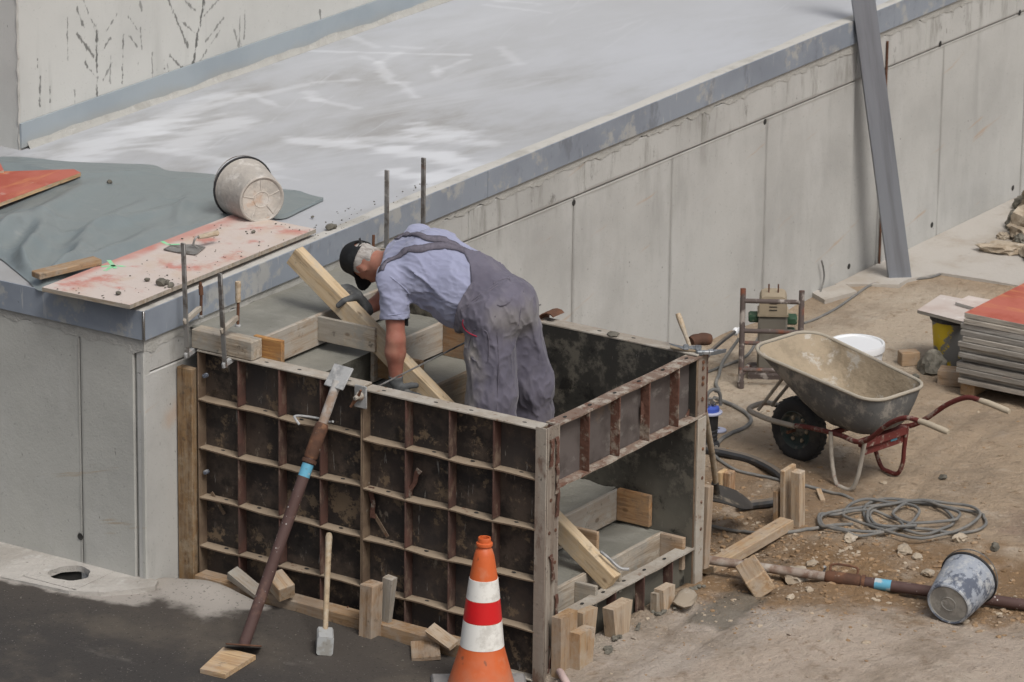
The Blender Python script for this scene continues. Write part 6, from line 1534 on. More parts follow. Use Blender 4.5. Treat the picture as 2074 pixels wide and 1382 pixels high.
mb = MB(); mb.rock(p, (.03, .025, .03), 7); mb.tube([p, p + Vector((.03, -.05, .03))], .018, 8); mb.ob('plug', MT['white_plastic'], label='white cable plug left of the tube frame', cat='plug')
# coil of cable
cc = on_ground(1828, 1058)
pts = []; rr = random.Random(12); ph = 0
loops = [(.38, .30, .02, .03, 0), (.26, .40, .20, -.16, 1), (.46, .30, -.12, .08, 2), (.16, .18, -.34, .26, 3), (.47, .44, .04, -.08, 4), (.18, .16, .12, -.14, 5)]
for (ra, rb_0, ox, oy, k) in loops:
    for i in range(14):
        a = 2 * math.pi * i / 14 + k * .9
        f_ = i / 14
        nx_ = loops[(k + 1) % len(loops)]
        ra_, rb_ = ra * (1 - f_) + nx_[0] * f_, rb_0 * (1 - f_) + nx_[1] * f_; ox_, oy_ = ox * (1 - f_) + nx_[2] * f_, oy * (1 - f_) + nx_[3] * f_
        x = cc.x + (ox_ + ra_ * math.cos(a) * (1 + .10 * math.sin(3 * a + k))) * .92; y = cc.y + (oy_ + rb_ * math.sin(a) * (1 + .12 * math.sin(2 * a + 2 * k))) * .92
        pts.append(Vector((x, y, G(x, y) + .012 + .006 * k + .008 * rr.random())))
mb = MB(); mb.tube(smooth_path(pts, 4), .0090, 8); mb.ob('cable_coil', MT['cable'], label='loosely coiled grey cable on the soil', cat='cable')

# shovel leaning at the formwork
sh = thing('shovel', 'long handled shovel with dark blade leaning at the far formwork corner', 'shovel', on_ground(1470, 1015))
s0, s1 = Vector((1.98, .30, .62)), None
hb = at(1452, 1000, 'y', .40); ht = at(1421, 800, 'y', .22)
ht2 = ht + (ht - hb) * .35
mb = MB(); mb.tube(smooth_path([hb, hb * .6 + ht * .4 + Vector((.01, 0, .01)), ht, ht2], 6), [.0175] * 6 + [.0185] * 12 + [.017], 12); mb.ob('handle', MT['handle'], sh)
dn = (hb - ht).normalized(); pts = []
ba = at(1442, 1008, 'y', .40); bt = at(1525, 1031, 'y', .26)
u_ = (bt - ba); w_ = Vector((.8, .55, .12)).normalized()
vs, fs = [], []; nx_, ny_ = 9, 9
for i in range(nx_):
    t = i / (nx_ - 1)
    for j in range(ny_):
        s = (j / (ny_ - 1)) * 2 - 1; hw = .115 * (1 - .75 * max(0, (t - .55) / .45) ** 2)
        q = ba + u_ * t + w_ * s * hw + Vector((0, 0, .035 * s * s * (1 - .5 * t) + .01 * math.sin(math.pi * t)))
        vs.append(q)
for i in range(nx_ - 1):
    for j in range(ny_ - 1): fs.append((i * ny_ + j, (i + 1) * ny_ + j, (i + 1) * ny_ + j + 1, i * ny_ + j + 1))
mb = MB(); mb.add(vs, fs); mb.add([v - Vector((0, 0, .004)) for v in vs], [f[::-1] for f in fs]); mb.ob('blade', MT['shovel_steel'], sh)
mb = MB(); mb.tube([ba + u_ * .22, ba + u_ * .02, hb, hb + (ht - hb) * .12], [.012, .019, .021, .020], 10); mb.ob('socket', MT['shovel_steel'], sh)

# stakes and sleeper
def stk(label, px0, px1, top_py, base_py, th, m='pine_fresh', zh=None, dx=0, skew=0):
    b0, b1 = on_ground((px0 + px1) / 2, base_py), None
    a0, a1 = at(px0, top_py, 'y', b0.y), at(px1, top_py, 'y', b0.y); w = max(.03, a1.x - a0.x)
    return board('stake', (b0.x, b0.y, b0.z - .06), ((a0.x + a1.x) / 2 + skew, b0.y, a0.z), th, w, MT[m], zh=(1, 0, 0), b=.004, label=label, cat='stake', group='stakes in the soil right of the formwork')
stk('taller plank stake of the stake pair holding back the hose', 1584, 1608, 953, 1058, .03)
stk('lower board of the stake pair in front of the hose', 1570, 1603, 995, 1052, .03, 'pine')
stk('thin edge board right of the stake pair', 1611, 1622, 957, 1064, .06, 'pine_fresh')
stk('chipped stake standing behind the shovel blade', 1456, 1470, 957, 1012, .03, 'pine_fresh')
stk('reddish stake standing beside the chipped stake', 1472, 1483, 958, 1014, .045, 'orange_wood')
b0 = Vector((1.80, -.03, .0)); tpx = at(1433, 984, 'y', -.02)
board('stake', (at(1424, 1150, 'y', -.03).x, -.03, .10), (tpx.x, -.02, tpx.z), .05, .055, MT['pine'], zh=(1, 0, 0), b=.003, label='tall slim stake driven in against the far upright', cat='stake', group='stakes in the soil right of the formwork')
a, b = on_ground(1432, 1158, .03), on_ground(1594, 1063, .03)
board('timber_beam', a + Vector((0, 0, .01)), b + Vector((0, 0, .01)), .095, .06, MT['pine_fresh'], b=.004, label='pale squared timber lying on the soil from formwork to stake pair', cat='timber')
# block and stones
p = on_ground(1530, 1175, .05)
M = frame(p + Vector((0, 0, .015)), (.72, .69, .02), (-.45, .30, .8)); MB().box((0, 0, 0), (.26, .13, .13), b=.006).ob('wood_block', MT['pine_fresh'], None, M, sharp=25, label='pale wood block lying beside the fallen prop', cat='wood block')
def stone(px, py, s, seed, m, label, rz=0, lift=.6):
    p = on_ground(px, py, 0)
    return MB().rock((p.x, p.y, p.z + s[2] * lift), s, seed, Matrix.Rotation(R(rz), 3, 'Z'), sub=3, rough=.55).ob('stone', MT[m], sharp=26, label=label, cat='stone', group='stones on the soil')
stone(1610, 1180, (.10, .075, .065), 31, 'stone', 'flat topped pale stone just below the lying prop')
stone(1720, 1092, (.085, .045, .02), 32, 'stone', 'flat whitish stone left of the cable coil', 20)
stone(1832, 1120, (.06, .05, .03), 33, 'stone', 'pale stone at the lower edge of the cable coil')
stone(1858, 1132, (.03, .03, .02), 34, 'stone', 'small pale stone below the coil beside the bucket')
stone(1944, 1098, (.065, .045, .035), 35, 'stone', 'brownish stone inside the right side of the cable coil')
stone(2014, 1115, (.028, .028, .03), 36, 'clod', 'small dark clod right of the cable coil')
stone(1645, 1146, (.05, .03, .02), 37, 'stone', 'flat stone behind the lying prop')
stone(1640, 1198, (.026, .02, .018), 38, 'stone', 'small tan stone left of the prop collar')
stone(1602, 1213, (.036, .022, .016), 39, 'stone', 'small tan stone below the wood block')
stone(2002, 1158, (.045, .035, .022), 41, 'stone', 'pale stone right of the lying bucket')
stone(1910, 970, (.03, .025, .018), 42, 'clod', 'brown clod on the soil right of the barrow legs')
stone(1880, 1165, (.05, .04, .02), 43, 'stone', 'pale stone half hidden left of the bucket')
stone(1885, 752, (.11, .12, .10), 44, 'clod', 'rough mortar rock in front of the yellow bucket', 0, .5)
stone(1850, 768, (.05, .035, .02), 45, 'clod', 'dark flat clod left of the rough rock')
stone(1955, 1262, (.03, .02, .015), 46, 'stone', 'small pebble in front of the lying bucket') 
p = on_ground(1660, 1010)
board('wood_splinter', (p.x - .05, p.y - .05, p.z + .012), (p.x + .09, p.y + .06, p.z + .018), .03, .016, MT['pine_fresh'], label='wood splinter on the soil left of the coil', cat='wood scrap')

# ------------------------------------------------------------------ tub, block, yellow bucket, board stack
p = at(1735, 700, 'z', .20); gzp = G(p.x, p.y)
tub = thing('plastic_tub', 'white round plastic tub with its lid behind the wheelbarrow', 'tub', (p.x, p.y, gzp))
r_ = .178
mb = MB(); mb.lathe([(.0005, 0), (r_ * .84, 0), (r_ * .86, .01), (r_ * .96, .215 - gzp)], 40, Matrix.Translation((p.x, p.y, gzp))); mb.ob('body', MT['white_plastic'], tub)
mb = MB(); zl = .21 - gzp; mb.lathe([(r_ * .97, zl - .035), (r_ * 1.01, zl - .034), (r_ * 1.02, zl), (r_ * 1.0, zl + .012), (r_ * .93, zl + .012), (r_ * .90, zl + .002), (.0005, zl + .003)], 48, Matrix.Translation((p.x, p.y, gzp))); mb.ob('lid', MT['white_plastic'], tub)
p = on_ground(1840, 738)
M = frame((p.x, p.y, p.z + .045), (.75, -.66, 0), (0, 0, 1)); bt = MB(); bt.box((0, 0, 0), (.125, .09, .09), b=.004); bt.ob('wood_block', MT['pine'], None, M, sharp=25, label='small cube of timber on the ground right of the white tub', cat='wood block')
p = on_ground(1927, 742); yb = thing('bucket', 'yellow bucket crusted with grey mortar standing at the board stack', 'bucket', p)
zz = at(1922, 640, 'y', p.y).z - p.z
mb = MB(); mb.lathe([(.0005, 0), (.105, 0), (.11, .01), (.142, zz * .96)], 36, Matrix.Translation(p)); mb.ob('shell', MT['yellow_bucket'], yb)
mb = MB(); mb.lathe([(.143, zz * .90), (.153, zz * .905), (.155, zz * .985), (.142, zz), (.13, zz * .97)], 36, Matrix.Translation(p)); mb.ob('rim', MT['black_plastic'], yb)
ztb = p.z + zz
poly_board('formwork_board', 'whitish board lying over the yellow bucket', [(1858, 628), (1905, 597), (1985, 612), (1952, 652)], ztb + .026, .022, 'white_board', edge='ply_edge')
poly_board('formwork_board', 'second whitish board tucked behind the red board of the stack', [(1935, 612), (1962, 599), (2030, 612), (2005, 632)], ztb + .050, .02, 'white_board', edge='ply_edge')
ORD = 'first second third fourth fifth sixth seventh eighth ninth tenth eleventh bottommost'.split()
sx, sy = 5.665, .50; z0 = G(sx, sy) + .09; zt_ = .475; nB = 13; th_ = (zt_ - z0) / nB
smesh = MB(); smesh.box((0, 0, 0), (1.55, .95, th_ - .004), b=.002); sme = smesh.mesh('stack_board', MT['ply_edge'], 25)
rr = random.Random(3)
for k in range(nB):
    last = k == nB - 1
    dx, dy = rr.uniform(-.018, .012), rr.uniform(-.02, .012)
    M = Matrix.Translation((sx + .475 + dx * 2, sy - .775 + dy, z0 + th_ * (k + .5))) @ Matrix.Rotation(R(-90 + rr.uniform(-.9, .9)), 4, 'Z')
    if last:
        t_ = MB(); t_.box((0, 0, 0), (1.56, .96, th_ - .003), b=.002); o = t_.ob('formwork_board', MT['red_board'], None, M, sharp=25, label='red filmed board on top of the board stack at the right edge', cat='board', group='stacked formwork boards')
        o.data.materials.append(MT['ply_edge'])
        for f in o.data.polygons:
            if f.normal.z < .9: f.material_index = 1
    else:
        ob('formwork_board', sme, M, None, ORD[nB - 2 - k] + ' weathered grey board of the stack, counted down from the red top board', 'board', 'stacked formwork boards')
board('timber_bearer', (sx + .02, sy - .05, z0 - .045), (sx + .75, sy - .05, z0 - .045), .10, .085, MT['pine'], b=.004, label='timber bearer showing under the near end of the board stack', cat='timber')
board('timber_bearer', (sx + .05, sy - 1.35, z0 - .045), (sx + .85, sy - 1.35, z0 - .045), .10, .085, MT['pine'], b=.004, label='timber bearer under the far right end of the board stack', cat='timber')
p = on_ground(1925, 782, 0)
M = frame((p.x + .05, p.y, p.z + .05), (.3, -.95, 0), (0, 0, 1)); bt = MB(); bt.box((0, 0, 0), (.20, .12, .10), b=.004); bt.ob('wood_block', MT['pine'], None, M, sharp=25, label='brown timber block in front of the board stack corner', cat='wood block')

# ------------------------------------------------------------------ rubble heap top right, steel profile, thin rod
rb = [(2030, 520, (.22, .10, .05), 'long flat slab piece at the front of the rubble heap'), (2068, 492, (.20, .14, .10), 'broad block in the middle of the rubble heap'), (2040, 470, (.10, .09, .08), 'dark earthy lump in the rubble heap'),
      (2080, 530, (.22, .12, .07), 'lowest block of the rubble heap at the frame edge'), (2080, 440, (.16, .12, .13), 'upright block at the back of the rubble heap'), (2056, 432, (.07, .06, .06), 'small rough chunk on top of the rubble heap'),
      (2016, 492, (.05, .045, .03), 'small chunk at the left tip of the rubble heap'), (2092, 490, (.2, .2, .16), 'large block of the rubble heap cut by the frame edge'), (2050, 505, (.07, .06, .05), 'fist sized chunk in front of the rubble heap')]
for k, (x, y, s, lab_) in enumerate(rb):
    p = at(x, y, 'z', -.09)
    mb = MB(); Mr = Matrix.Rotation(R(-60 + 35 * k), 3, 'Z'); mb.rock((p.x + .12, p.y, -.09 + s[2] * .6), s, 60 + k, Mr, sub=3, rough=.9)
    mb.ob('rubble_block', MT['stone'] if k % 3 != 2 else MT['clod'], sharp=22, label=lab_, cat='rubble', group='rubble heap blocks')
q0, q1 = at(1824, 568, 'z', -.09), at(1742, -60, 'y', 2.30)
f0 = Vector((7.66, 2.03, -.11)); 
f0 = at(1824, 566, 'z', -.10)
axp = (q1 - f0); M = frame((f0 + q1) / 2, axp, Vector((-.75, -.66, .0))); Lp = axp.length + .4
prof = [(-.078, 0), (.078, 0), (.078, -.05), (.071, -.05), (.071, -.008), (-.071, -.008), (-.071, -.05), (-.078, -.05)]
mb = MB(); mb.prism(prof, (-axp.length / 2, 0, 0), (0, 1, 0), (0, 0, 1), Lp)
mb.ob('steel_profile', MT['steel_profile'], None, M, sharp=25, label='tall bare steel channel leaning against the ramp wall', cat='steel channel')
mb = MB(); mb.tube([(7.957, 2.352, -.1), (7.957, 2.352, 1.50)], .009, 8); mb.ob('rod', MT['rust'], label='thin upright rod against the wall behind the steel channel', cat='rod')
mb = MB(); a_ = [at(x, y, 'y', 2.33) for x, y in [(1664, 528), (1668, 545), (1669, 565), (1662, 590), (1655, 610)]]; mb.tube(smooth_path(a_, 5), .006, 6); mb.ob('cable', MT['cable'], label='short cable hanging down the wall behind the tube frame', cat='cable')
p = on_ground(1660, 612)
MB().prism([(0, 0), (.3, -.08), (.42, .1), (.1, .16)], (p.x - .02, p.y - .05, p.z - .02), (1, 0, 0), (0, 1, 0), .05).ob('concrete_flake', MT['slabfar'], label='broken concrete flake at the foot of the wall', cat='rubble')

# ------------------------------------------------------------------ loose gravel and clods, joined
mb = MB(); rr = random.Random(9)
def scatter(n, cx, cy, sx_, sy_, s0, s1, p_=2.0):
    for k in range(n):
        x, y = rr.gauss(cx, sx_), rr.gauss(cy, sy_)
        if x < .05 and y > -.2: continue
        if y > 2.3: continue
        if -.1 < x < 1.72 and y > -.06: continue
        s = s0 + (s1 - s0) * rr.random() ** p_
        mb.rock((x, y, G(x, y) + s * .05), (s * rr.uniform(.8, 1.5), s, s * .6), rr.randrange(999), Matrix.Rotation(rr.uniform(0, 6), 3, 'Z'), sub=1)
scatter(800, 2.25, -.55, .42, .5, .003, .026, 4)
scatter(450, 2.6, .4, .42, .25, .003, .024, 4)
scatter(300, 1.2, -.35, .6, .25, .003, .012, 3)
scatter(260, 3.6, -.2, .9, .7, .003, .015, 4)
scatter(180, 5.0, 1.2, 1.4, .6, .003, .016, 4)
scatter(160, .9, -1.1, .7, .5, .002, .007, 3)
scatter(160, 2.3, -1.6, .25, .2, .006, .024)
scatter(420, 2.3, -.3, .6, .6, .004, .018, 2)
mb.ob('gravel', MT['gravel'], kind='stuff')
mb = MB()
for k in range(60):
    x, y = rr.uniform(-1.6, -.2), rr.uniform(-.1, 3.0); s = rr.uniform(.002, .006); mb.rock((x, y, float(asz(x, y)) + s * .3), (s, s, s * .6), k, sub=1)
mb.ob('grit', MT['clod'], kind='stuff')
mb = MB()
for (x, y, s) in [(1.02, -.13, .035), (.60, -.13, .03), (.42, -.19, .035), (1.35, -.14, .03), (1.16, -.16, .02), (.80, -.14, .022), (1.48, -.12, .03)]:
    for q in range(5): mb.rock((x + rr.uniform(-.05, .05), y + rr.uniform(-.03, .03), G(x, y) + s * .3), (s * rr.uniform(.5, 1), s * rr.uniform(.4, .8), s * .4), rr.randrange(99), sub=1)
mb.ob('mortar_crumbs', MT['clod'], kind='stuff')
# ------------------------------------------------------------------ the worker: distance fields turned into meshes
V = lambda *a: np.array(a, float)
def smin(a, b, k):
    h = np.clip(.5 + .5 * (b - a) / k, 0, 1); return b * (1 - h) + a * h - k * h * (1 - h)
def cap_(p, a, b, ra, rb):
    a, b = np.asarray(a, float), np.asarray(b, float); ba = b - a; t = np.clip(((p - a) @ ba) / (ba @ ba), 0, 1)
    return np.linalg.norm(p - a - t[:, None] * ba, axis=1) - (ra + (rb - ra) * t)
def chain(p, pts, rs, k=.03):
    d = None
    for i in range(len(pts) - 1):
        e = cap_(p, pts[i], pts[i + 1], rs[i], rs[i + 1]); d = e if d is None else smin(d, e, k)
    return d
def ell(p, c, U, Vv, Wv, r):
    q = p - np.asarray(c, float); x = np.stack([q @ U / r[0], q @ Vv / r[1], q @ Wv / r[2]], 1)
    k0 = np.linalg.norm(x, axis=1); k1 = np.linalg.norm(x / np.asarray(r), axis=1) + 1e-9
    return k0 * (k0 - 1) / k1
def ecap(p, a, b, U, r0, r1):
    """capsule with elliptical section: half widths (lateral, depth)"""
    a, b, U = (np.asarray(x, float) for x in (a, b, U)); W_ = (b - a) / np.linalg.norm(b - a); U = U - W_ * (U @ W_); U /= np.linalg.norm(U); D = np.cross(W_, U)
    t = np.clip(((p - a) @ (b - a)) / ((b - a) @ (b - a)), 0, 1); q = p - a - t[:, None] * (b - a)
    A = r0[0] + (r1[0] - r0[0]) * t; B = r0[1] + (r1[1] - r0[1]) * t; w = q @ W_
    k = np.sqrt((q @ U / A) ** 2 + (q @ D / B) ** 2 + (w / B) ** 2); return (k - 1) * B
def snoise(p, s, seed=0):
    """cheap smooth 3-D noise from summed sines"""
    r = np.random.default_rng(seed); o = 0
    for i in range(7):
        d = r.normal(size=3); d /= np.linalg.norm(d); o = o + np.sin(p @ (d * s * (.6 + .25 * i)) + r.uniform(0, 6.28) + 1.3 * np.sin(p @ (r.normal(size=3) * s * .4) + i))
    return o / 7
def sdf_mesh(name, f, lo, hi, h, m, smooth=1):
    lo, hi = np.asarray(lo, float), np.asarray(hi, float); c = 4
    n = (np.ceil((hi - lo) / (h * c)).astype(int) + 1) * c
    ax = [lo[i] + h * np.arange(n[i]) for i in range(3)]
    cax = [a[::c] + h * (c - 1) / 2 for a in ax]
    P = np.stack(np.meshgrid(*cax, indexing='ij'), -1).reshape(-1, 3)
    dc = f(P).reshape([len(a) for a in cax])
    D = np.repeat(np.repeat(np.repeat(dc, c, 0), c, 1), c, 2).copy()
    mask = np.abs(D) < h * c * 2.6
    idx = np.argwhere(mask); P = np.stack([ax[i][idx[:, i]] for i in range(3)], 1)
    D[mask] = f(P)
    S = D < 0
    n = np.array(S.shape)
    cs = [S[i:n[0] - 1 + i, j:n[1] - 1 + j, k:n[2] - 1 + k] for i in (0, 1) for j in (0, 1) for k in (0, 1)]
    tot = sum(x.astype(np.int8) for x in cs); cell = (tot > 0) & (tot < 8)
    ci = np.argwhere(cell); vid = -np.ones(cell.shape, int); vid[cell] = np.arange(len(ci))
    acc = np.zeros((len(ci), 3)); cnt = np.zeros(len(ci))
    corners = [(i, j, k) for i in (0, 1) for j in (0, 1) for k in (0, 1)]
    for a in corners:
        for axis in range(3):
            if a[axis] == 1: continue
            b = list(a); b[axis] = 1
            da = D[ci[:, 0] + a[0], ci[:, 1] + a[1], ci[:, 2] + a[2]]; db = D[ci[:, 0] + b[0], ci[:, 1] + b[1], ci[:, 2] + b[2]]
            x = (da < 0) != (db < 0); t = np.where(x, da / np.where(x, da - db, 1), 0)
            pt = np.repeat(np.array(a, float)[None], len(ci), 0); pt[:, axis] += t
            acc[x] += pt[x]; cnt[x] += 1
    vs = lo + h * (ci + acc / cnt[:, None])
    fs = []
    for axis in range(3):
        sl0 = [slice(None)] * 3; sl1 = [slice(None)] * 3; sl0[axis] = slice(0, -1); sl1[axis] = slice(1, None)
        a, b = S[tuple(sl0)], S[tuple(sl1)]; ed = np.argwhere(a != b)
        u, w = (axis + 1) % 3, (axis + 2) % 3
        ok = (ed[:, u] > 0) & (ed[:, w] > 0) & (ed[:, u] < n[u] - 1) & (ed[:, w] < n[w] - 1); ed = ed[ok]
        def vi(du, dw):
            q = ed.copy(); q[:, u] += du; q[:, w] += dw; return vid[q[:, 0], q[:, 1], q[:, 2]]
        q = np.stack([vi(-1, -1), vi(0, -1), vi(0, 0), vi(-1, 0)], 1)
        flip = ~a[ed[:, 0], ed[:, 1], ed[:, 2]]; q[flip] = q[flip][:, ::-1]
        fs.append(q)
    fs = np.concatenate(fs); fs = fs[(fs >= 0).all(1)]
    for _ in range(smooth):      # light relaxation
        s_ = np.zeros_like(vs); c_ = np.zeros(len(vs))
        for e in range(4):
            np.add.at(s_, fs[:, e], vs[fs[:, (e + 1) % 4]]); np.add.at(c_, fs[:, e], 1); np.add.at(s_, fs[:, (e + 1) % 4], vs[fs[:, e]]); np.add.at(c_, fs[:, (e + 1) % 4], 1)
        vs = vs * .45 + .55 * s_ / np.maximum(c_, 1)[:, None]
    me = bpy.data.meshes.new(name); me.from_pydata(vs.tolist(), [], fs.tolist())
    return finish(me, m, 180)

# skeleton (metres, world)
PEL, WAI, CHE, NEC = V(.865, .805, 1.665), V(.86, 1.03, 1.765), V(.85, 1.28, 1.850), V(.845, 1.50, 1.850)
SHL, SHR = V(.662, 1.385, 1.775), V(1.02, 1.475, 1.895)
ELL, WRL = V(.612, 1.335, 1.455), V(.628, 1.345, 1.215)
ELR, WRR = V(1.060, 1.650, 1.545), V(.858, 1.694, 1.508)
HIL, KNL, ANL = V(.775, .815, 1.600), V(.778, .812, 1.190), V(.775, .815, .800)
HIR, KNR, ANR = V(.955, .795, 1.620), V(1.060, .760, 1.190), V(1.145, .800, .800)
HEAD = V(.850, 1.702, 1.772)
US = (SHR - SHL) / np.linalg.norm(SHR - SHL); UH = V(.985, -.08, .05); UH /= np.linalg.norm(UH)
def unit(v): v = np.asarray(v, float); return v / np.linalg.norm(v)
HU = unit(V(.03, .95, .13)); HF = unit(V(.26, .10, -1)); HF = unit(HF - HU * (HF @ HU)); HL = np.cross(HU, HF)   # crown, face, lateral axes of the head
if HL @ V(-1, 0, 0) < 0: HL = -HL                                                                                     # HL points to the worker's left (-x)
def H(l, u, f_): return HEAD + HL * l + HU * u + HF * f_
TW = unit(CHE - PEL)
# hands
def hand_pts_left():
    w = WRL; palm = V(.640, 1.318, 1.135); dirs = []
    kn = [V(.634, 1.285, 1.160), V(.642, 1.276, 1.136), V(.648, 1.276, 1.112), V(.652, 1.284, 1.092)]
    L_ = [.078, .086, .080, .062]
    F = []
    for k, q in enumerate(kn):
        a = q + V(.016, -.55 * L_[k], -.012); b = a + V(.022, -.28 * L_[k], -.010); c = b + V(.006, -.02, -.018); F.append((q, a, b, c))
    th = (V(.628, 1.335, 1.165), V(.630, 1.300, 1.185), V(.655, 1.262, 1.196), V(.672, 1.240, 1.196))
    return w, palm, F, th
def hand_pts_right():
    w = WRR; palm = V(.808, 1.734, 1.582) + V(-.002, 0, -.006)
    kn = [q + V(-.002, .030, .012) for q in (V(.800, 1.764, 1.617), V(.808, 1.742, 1.610), V(.812, 1.720, 1.598), V(.814, 1.698, 1.584))]
    L_ = [.078, .086, .08, .064]; F = []
    for k, q in enumerate(kn):
        a = q + V(-.020, .024, -.002); b = a + V(-.018, .016, -.010); c = b + V(-.012, .008, -.014); F.append((q, a, b, c))
    th = tuple(q + V(-.002, .030, .016) for q in (V(.806, 1.687, 1.566), V(.758, 1.697, 1.574), V(.702, 1.716, 1.566), V(.684, 1.740, 1.540)))
    return w, palm, F, th
def hand_sdf(p, hp, o=0.0):
    w, palm, F, th = hp
    d = cap_(p, w, palm, .027 + o, .030 + o)
    for (q, a, b, c) in F:
        d = smin(d, cap_(p, palm, q, .020 + o, .0125 + o), .014)
    for (q, a, b, c) in F:
        e = np.minimum(np.minimum(cap_(p, q, a, .0112 + o, .0105 + o), cap_(p, a, b, .0105 + o, .0095 + o)), cap_(p, b, c, .0095 + o, .008 + o)); d = smin(d, e, .004)
    e = np.minimum(np.minimum(cap_(p, th[0], th[1], .016 + o, .0135 + o), cap_(p, th[1], th[2], .0135 + o, .0115 + o)), cap_(p, th[2], th[3], .0115 + o, .0095 + o))
    return smin(d, e, .010)
HPL, HPR = hand_pts_left(), hand_pts_right()
def torso(p, o=0.0):
    d = ecap(p, PEL, WAI, UH, (.178 + o, .135 + o), (.182 + o, .150 + o))
    d = smin(d, ecap(p, WAI, CHE, US * .5 + UH * .5, (.182 + o, .150 + o), (.190 + o, .148 + o)), .06)
    d = smin(d, ecap(p, CHE, NEC - TW * .06, US, (.190 + o, .146 + o), (.140 + o, .092 + o)), .07)
    d = smin(d, cap_(p, SHL, SHR, .080 + o, .080 + o), .06)
    d = smin(d, ell(p, WAI + V(-.01, .05, -.085), UH, TW, np.cross(UH, TW), (.165 + o, .20 + o, .145 + o)), .06)   # belly
    d = smin(d, ell(p, CHE + V(-.015, -.06, -.085), US, TW, np.cross(US, TW), (.165 + o, .17 + o, .135 + o)), .06)
    return d
def head_sdf(p):
    d = ell(p, H(0, .022, -.012), HL, HU, HF, (.077, .094, .098))
    d = smin(d, ell(p, H(0, -.045, .022), HL, HU, HF, (.062, .070, .070)), .03)       # face
    d = smin(d, ell(p, H(0, -.098, .052), HL, HU, HF, (.032, .022, .026)), .025)      # chin
    d = smin(d, cap_(p, H(0, -.010, .092), H(0, -.038, .104), .009, .0125), .014)     # nose
    d = smin(d, cap_(p, H(-.03, .004, .078), H(.03, .004, .078), .012, .012), .016)   # brow
    d = smin(d, cap_(p, H(-.02, -.070, .080), H(.02, -.070, .080), .008, .008), .010) # lips
    for s in (1, -1):
        e = ell(p, H(.077 * s, -.022, -.012), unit(HL * s + HF * -.45), HU, unit(HF + HL * s * .45), (.0085, .034, .021))
        e = np.maximum(e, -ell(p, H(.087 * s, -.020, -.008), HL, HU, HF, (.008, .022, .012)))
        d = smin(d, e, .006)
        d = np.maximum(d, -(cap_(p, H(.031 * s, -.012, .090), H(.033 * s, -.012, .090), .010, .010)))
    d = smin(d, chain(p, [H(0, -.05, -.035), H(0, -.115, -.03), NEC + V(0, .0, -.01)], [.062, .060, .068]), .035)
    return d
def arm_l(p, o=0.0): return chain(p, [SHL, ELL, ELL + V(.004, .006, -.07), WRL], [.062 + o, .049 + o, .053 + o, .033 + o])
def arm_r(p, o=0.0): return chain(p, [SHR, ELR, ELR + V(-.07, .01, .0), WRR], [.062 + o, .050 + o, .055 + o, .036 + o])
def legs(p, o=0.0):
    return np.minimum(chain(p, [HIL, KNL, ANL], [.088 + o, .060 + o, .045 + o]), chain(p, [HIR, KNR, ANR], [.088 + o, .060 + o, .045 + o]))
def feet(p, o=0.0):
    d = None
    for A in (ANL, ANR):
        e = smin(cap_(p, A, V(A[0], A[1] - .02, .765), .047 + o, .045 + o), cap_(p, V(A[0], A[1] - .03, .752), V(A[0], A[1] + .165, .745), .042 + o, .036 + o), .04)
        d = e if d is None else np.minimum(d, e)
    return d
def body(p):
    d = smin(torso(p, -.012), head_sdf(p), .03)
    d = smin(d, arm_l(p), .03); d = smin(d, arm_r(p), .03); d = smin(d, legs(p, -.005), .04); d = smin(d, feet(p, -.012), .02)
    d = smin(d, hand_sdf(p, HPL), .012); d = smin(d, hand_sdf(p, HPR), .012)
    return d
man = thing('person', 'bent over worker in grey dungarees, pale blue shirt and black cap on the stair', 'person', (.95, .85, .71))
BLO, BHI = (.48, .50, .66), (1.40, 1.95, 2.08)
ob('body', sdf_mesh('body', body, BLO, BHI, .0058, MT['skin']), None, man)

# shirt
def folds(p, amp, s, seed, dirn=None):
    q = p + .035 * np.stack([snoise(p, 9, seed + 1), snoise(p, 9, seed + 2), snoise(p, 9, seed + 3)], 1)
    r = 1 - np.abs(snoise(q * (dirn if dirn is not None else V(1, 1, 1)), s, seed)) * 1.6; return amp * (np.clip(r, 0, 1) ** 3 - .4)
def sleeve(p, S, E, o):
    a = S; b = S + (E - S) * .62; d = cap_(p, a, b, .082 + o, .083 + o)
    n_ = unit(E - S); return np.maximum(d, (p - b) @ n_ - .012)
def shirt(p):
    d = torso(p, .010)
    d = smin(d, sleeve(p, SHL, ELL, 0), .035); d = smin(d, sleeve(p, SHR, ELR, 0), .035)
    d = smin(d, cap_(p, NEC - TW * .05, NEC + TW * .035 + V(0, 0, -.012), .076, .070), .03)
    d = d - folds(p, .011, 15, 3, V(1, .45, 1)) - folds(p, .008, 32, 8, V(1, .4, 1)) - folds(p, .004, 70, 9, V(1, .5, 1))
    nn = unit(NEC + V(0, .0, 0) - CHE)
    d = np.maximum(d, (p - NEC) @ nn - .032)                                # neck opening
    d = np.maximum(d, -cap_(p, NEC - TW * .2, HEAD, .064, .060)) if False else d
    d = np.maximum(d, -((p - PEL) @ TW - .03))                               # tucked in at the waist
    return d
ob('shirt', sdf_mesh('shirt', shirt, (.48, .78, 1.44), (1.30, 1.64, 2.10), .0054, MT['shirt']), None, man)
mb = MB()
for (S, E) in ((SHL, ELL),):
    n_ = unit(E - S); c = S + n_ * (.055); a_ = unit(np.cross(n_, V(0, 1, 0))); b_ = np.cross(n_, a_)
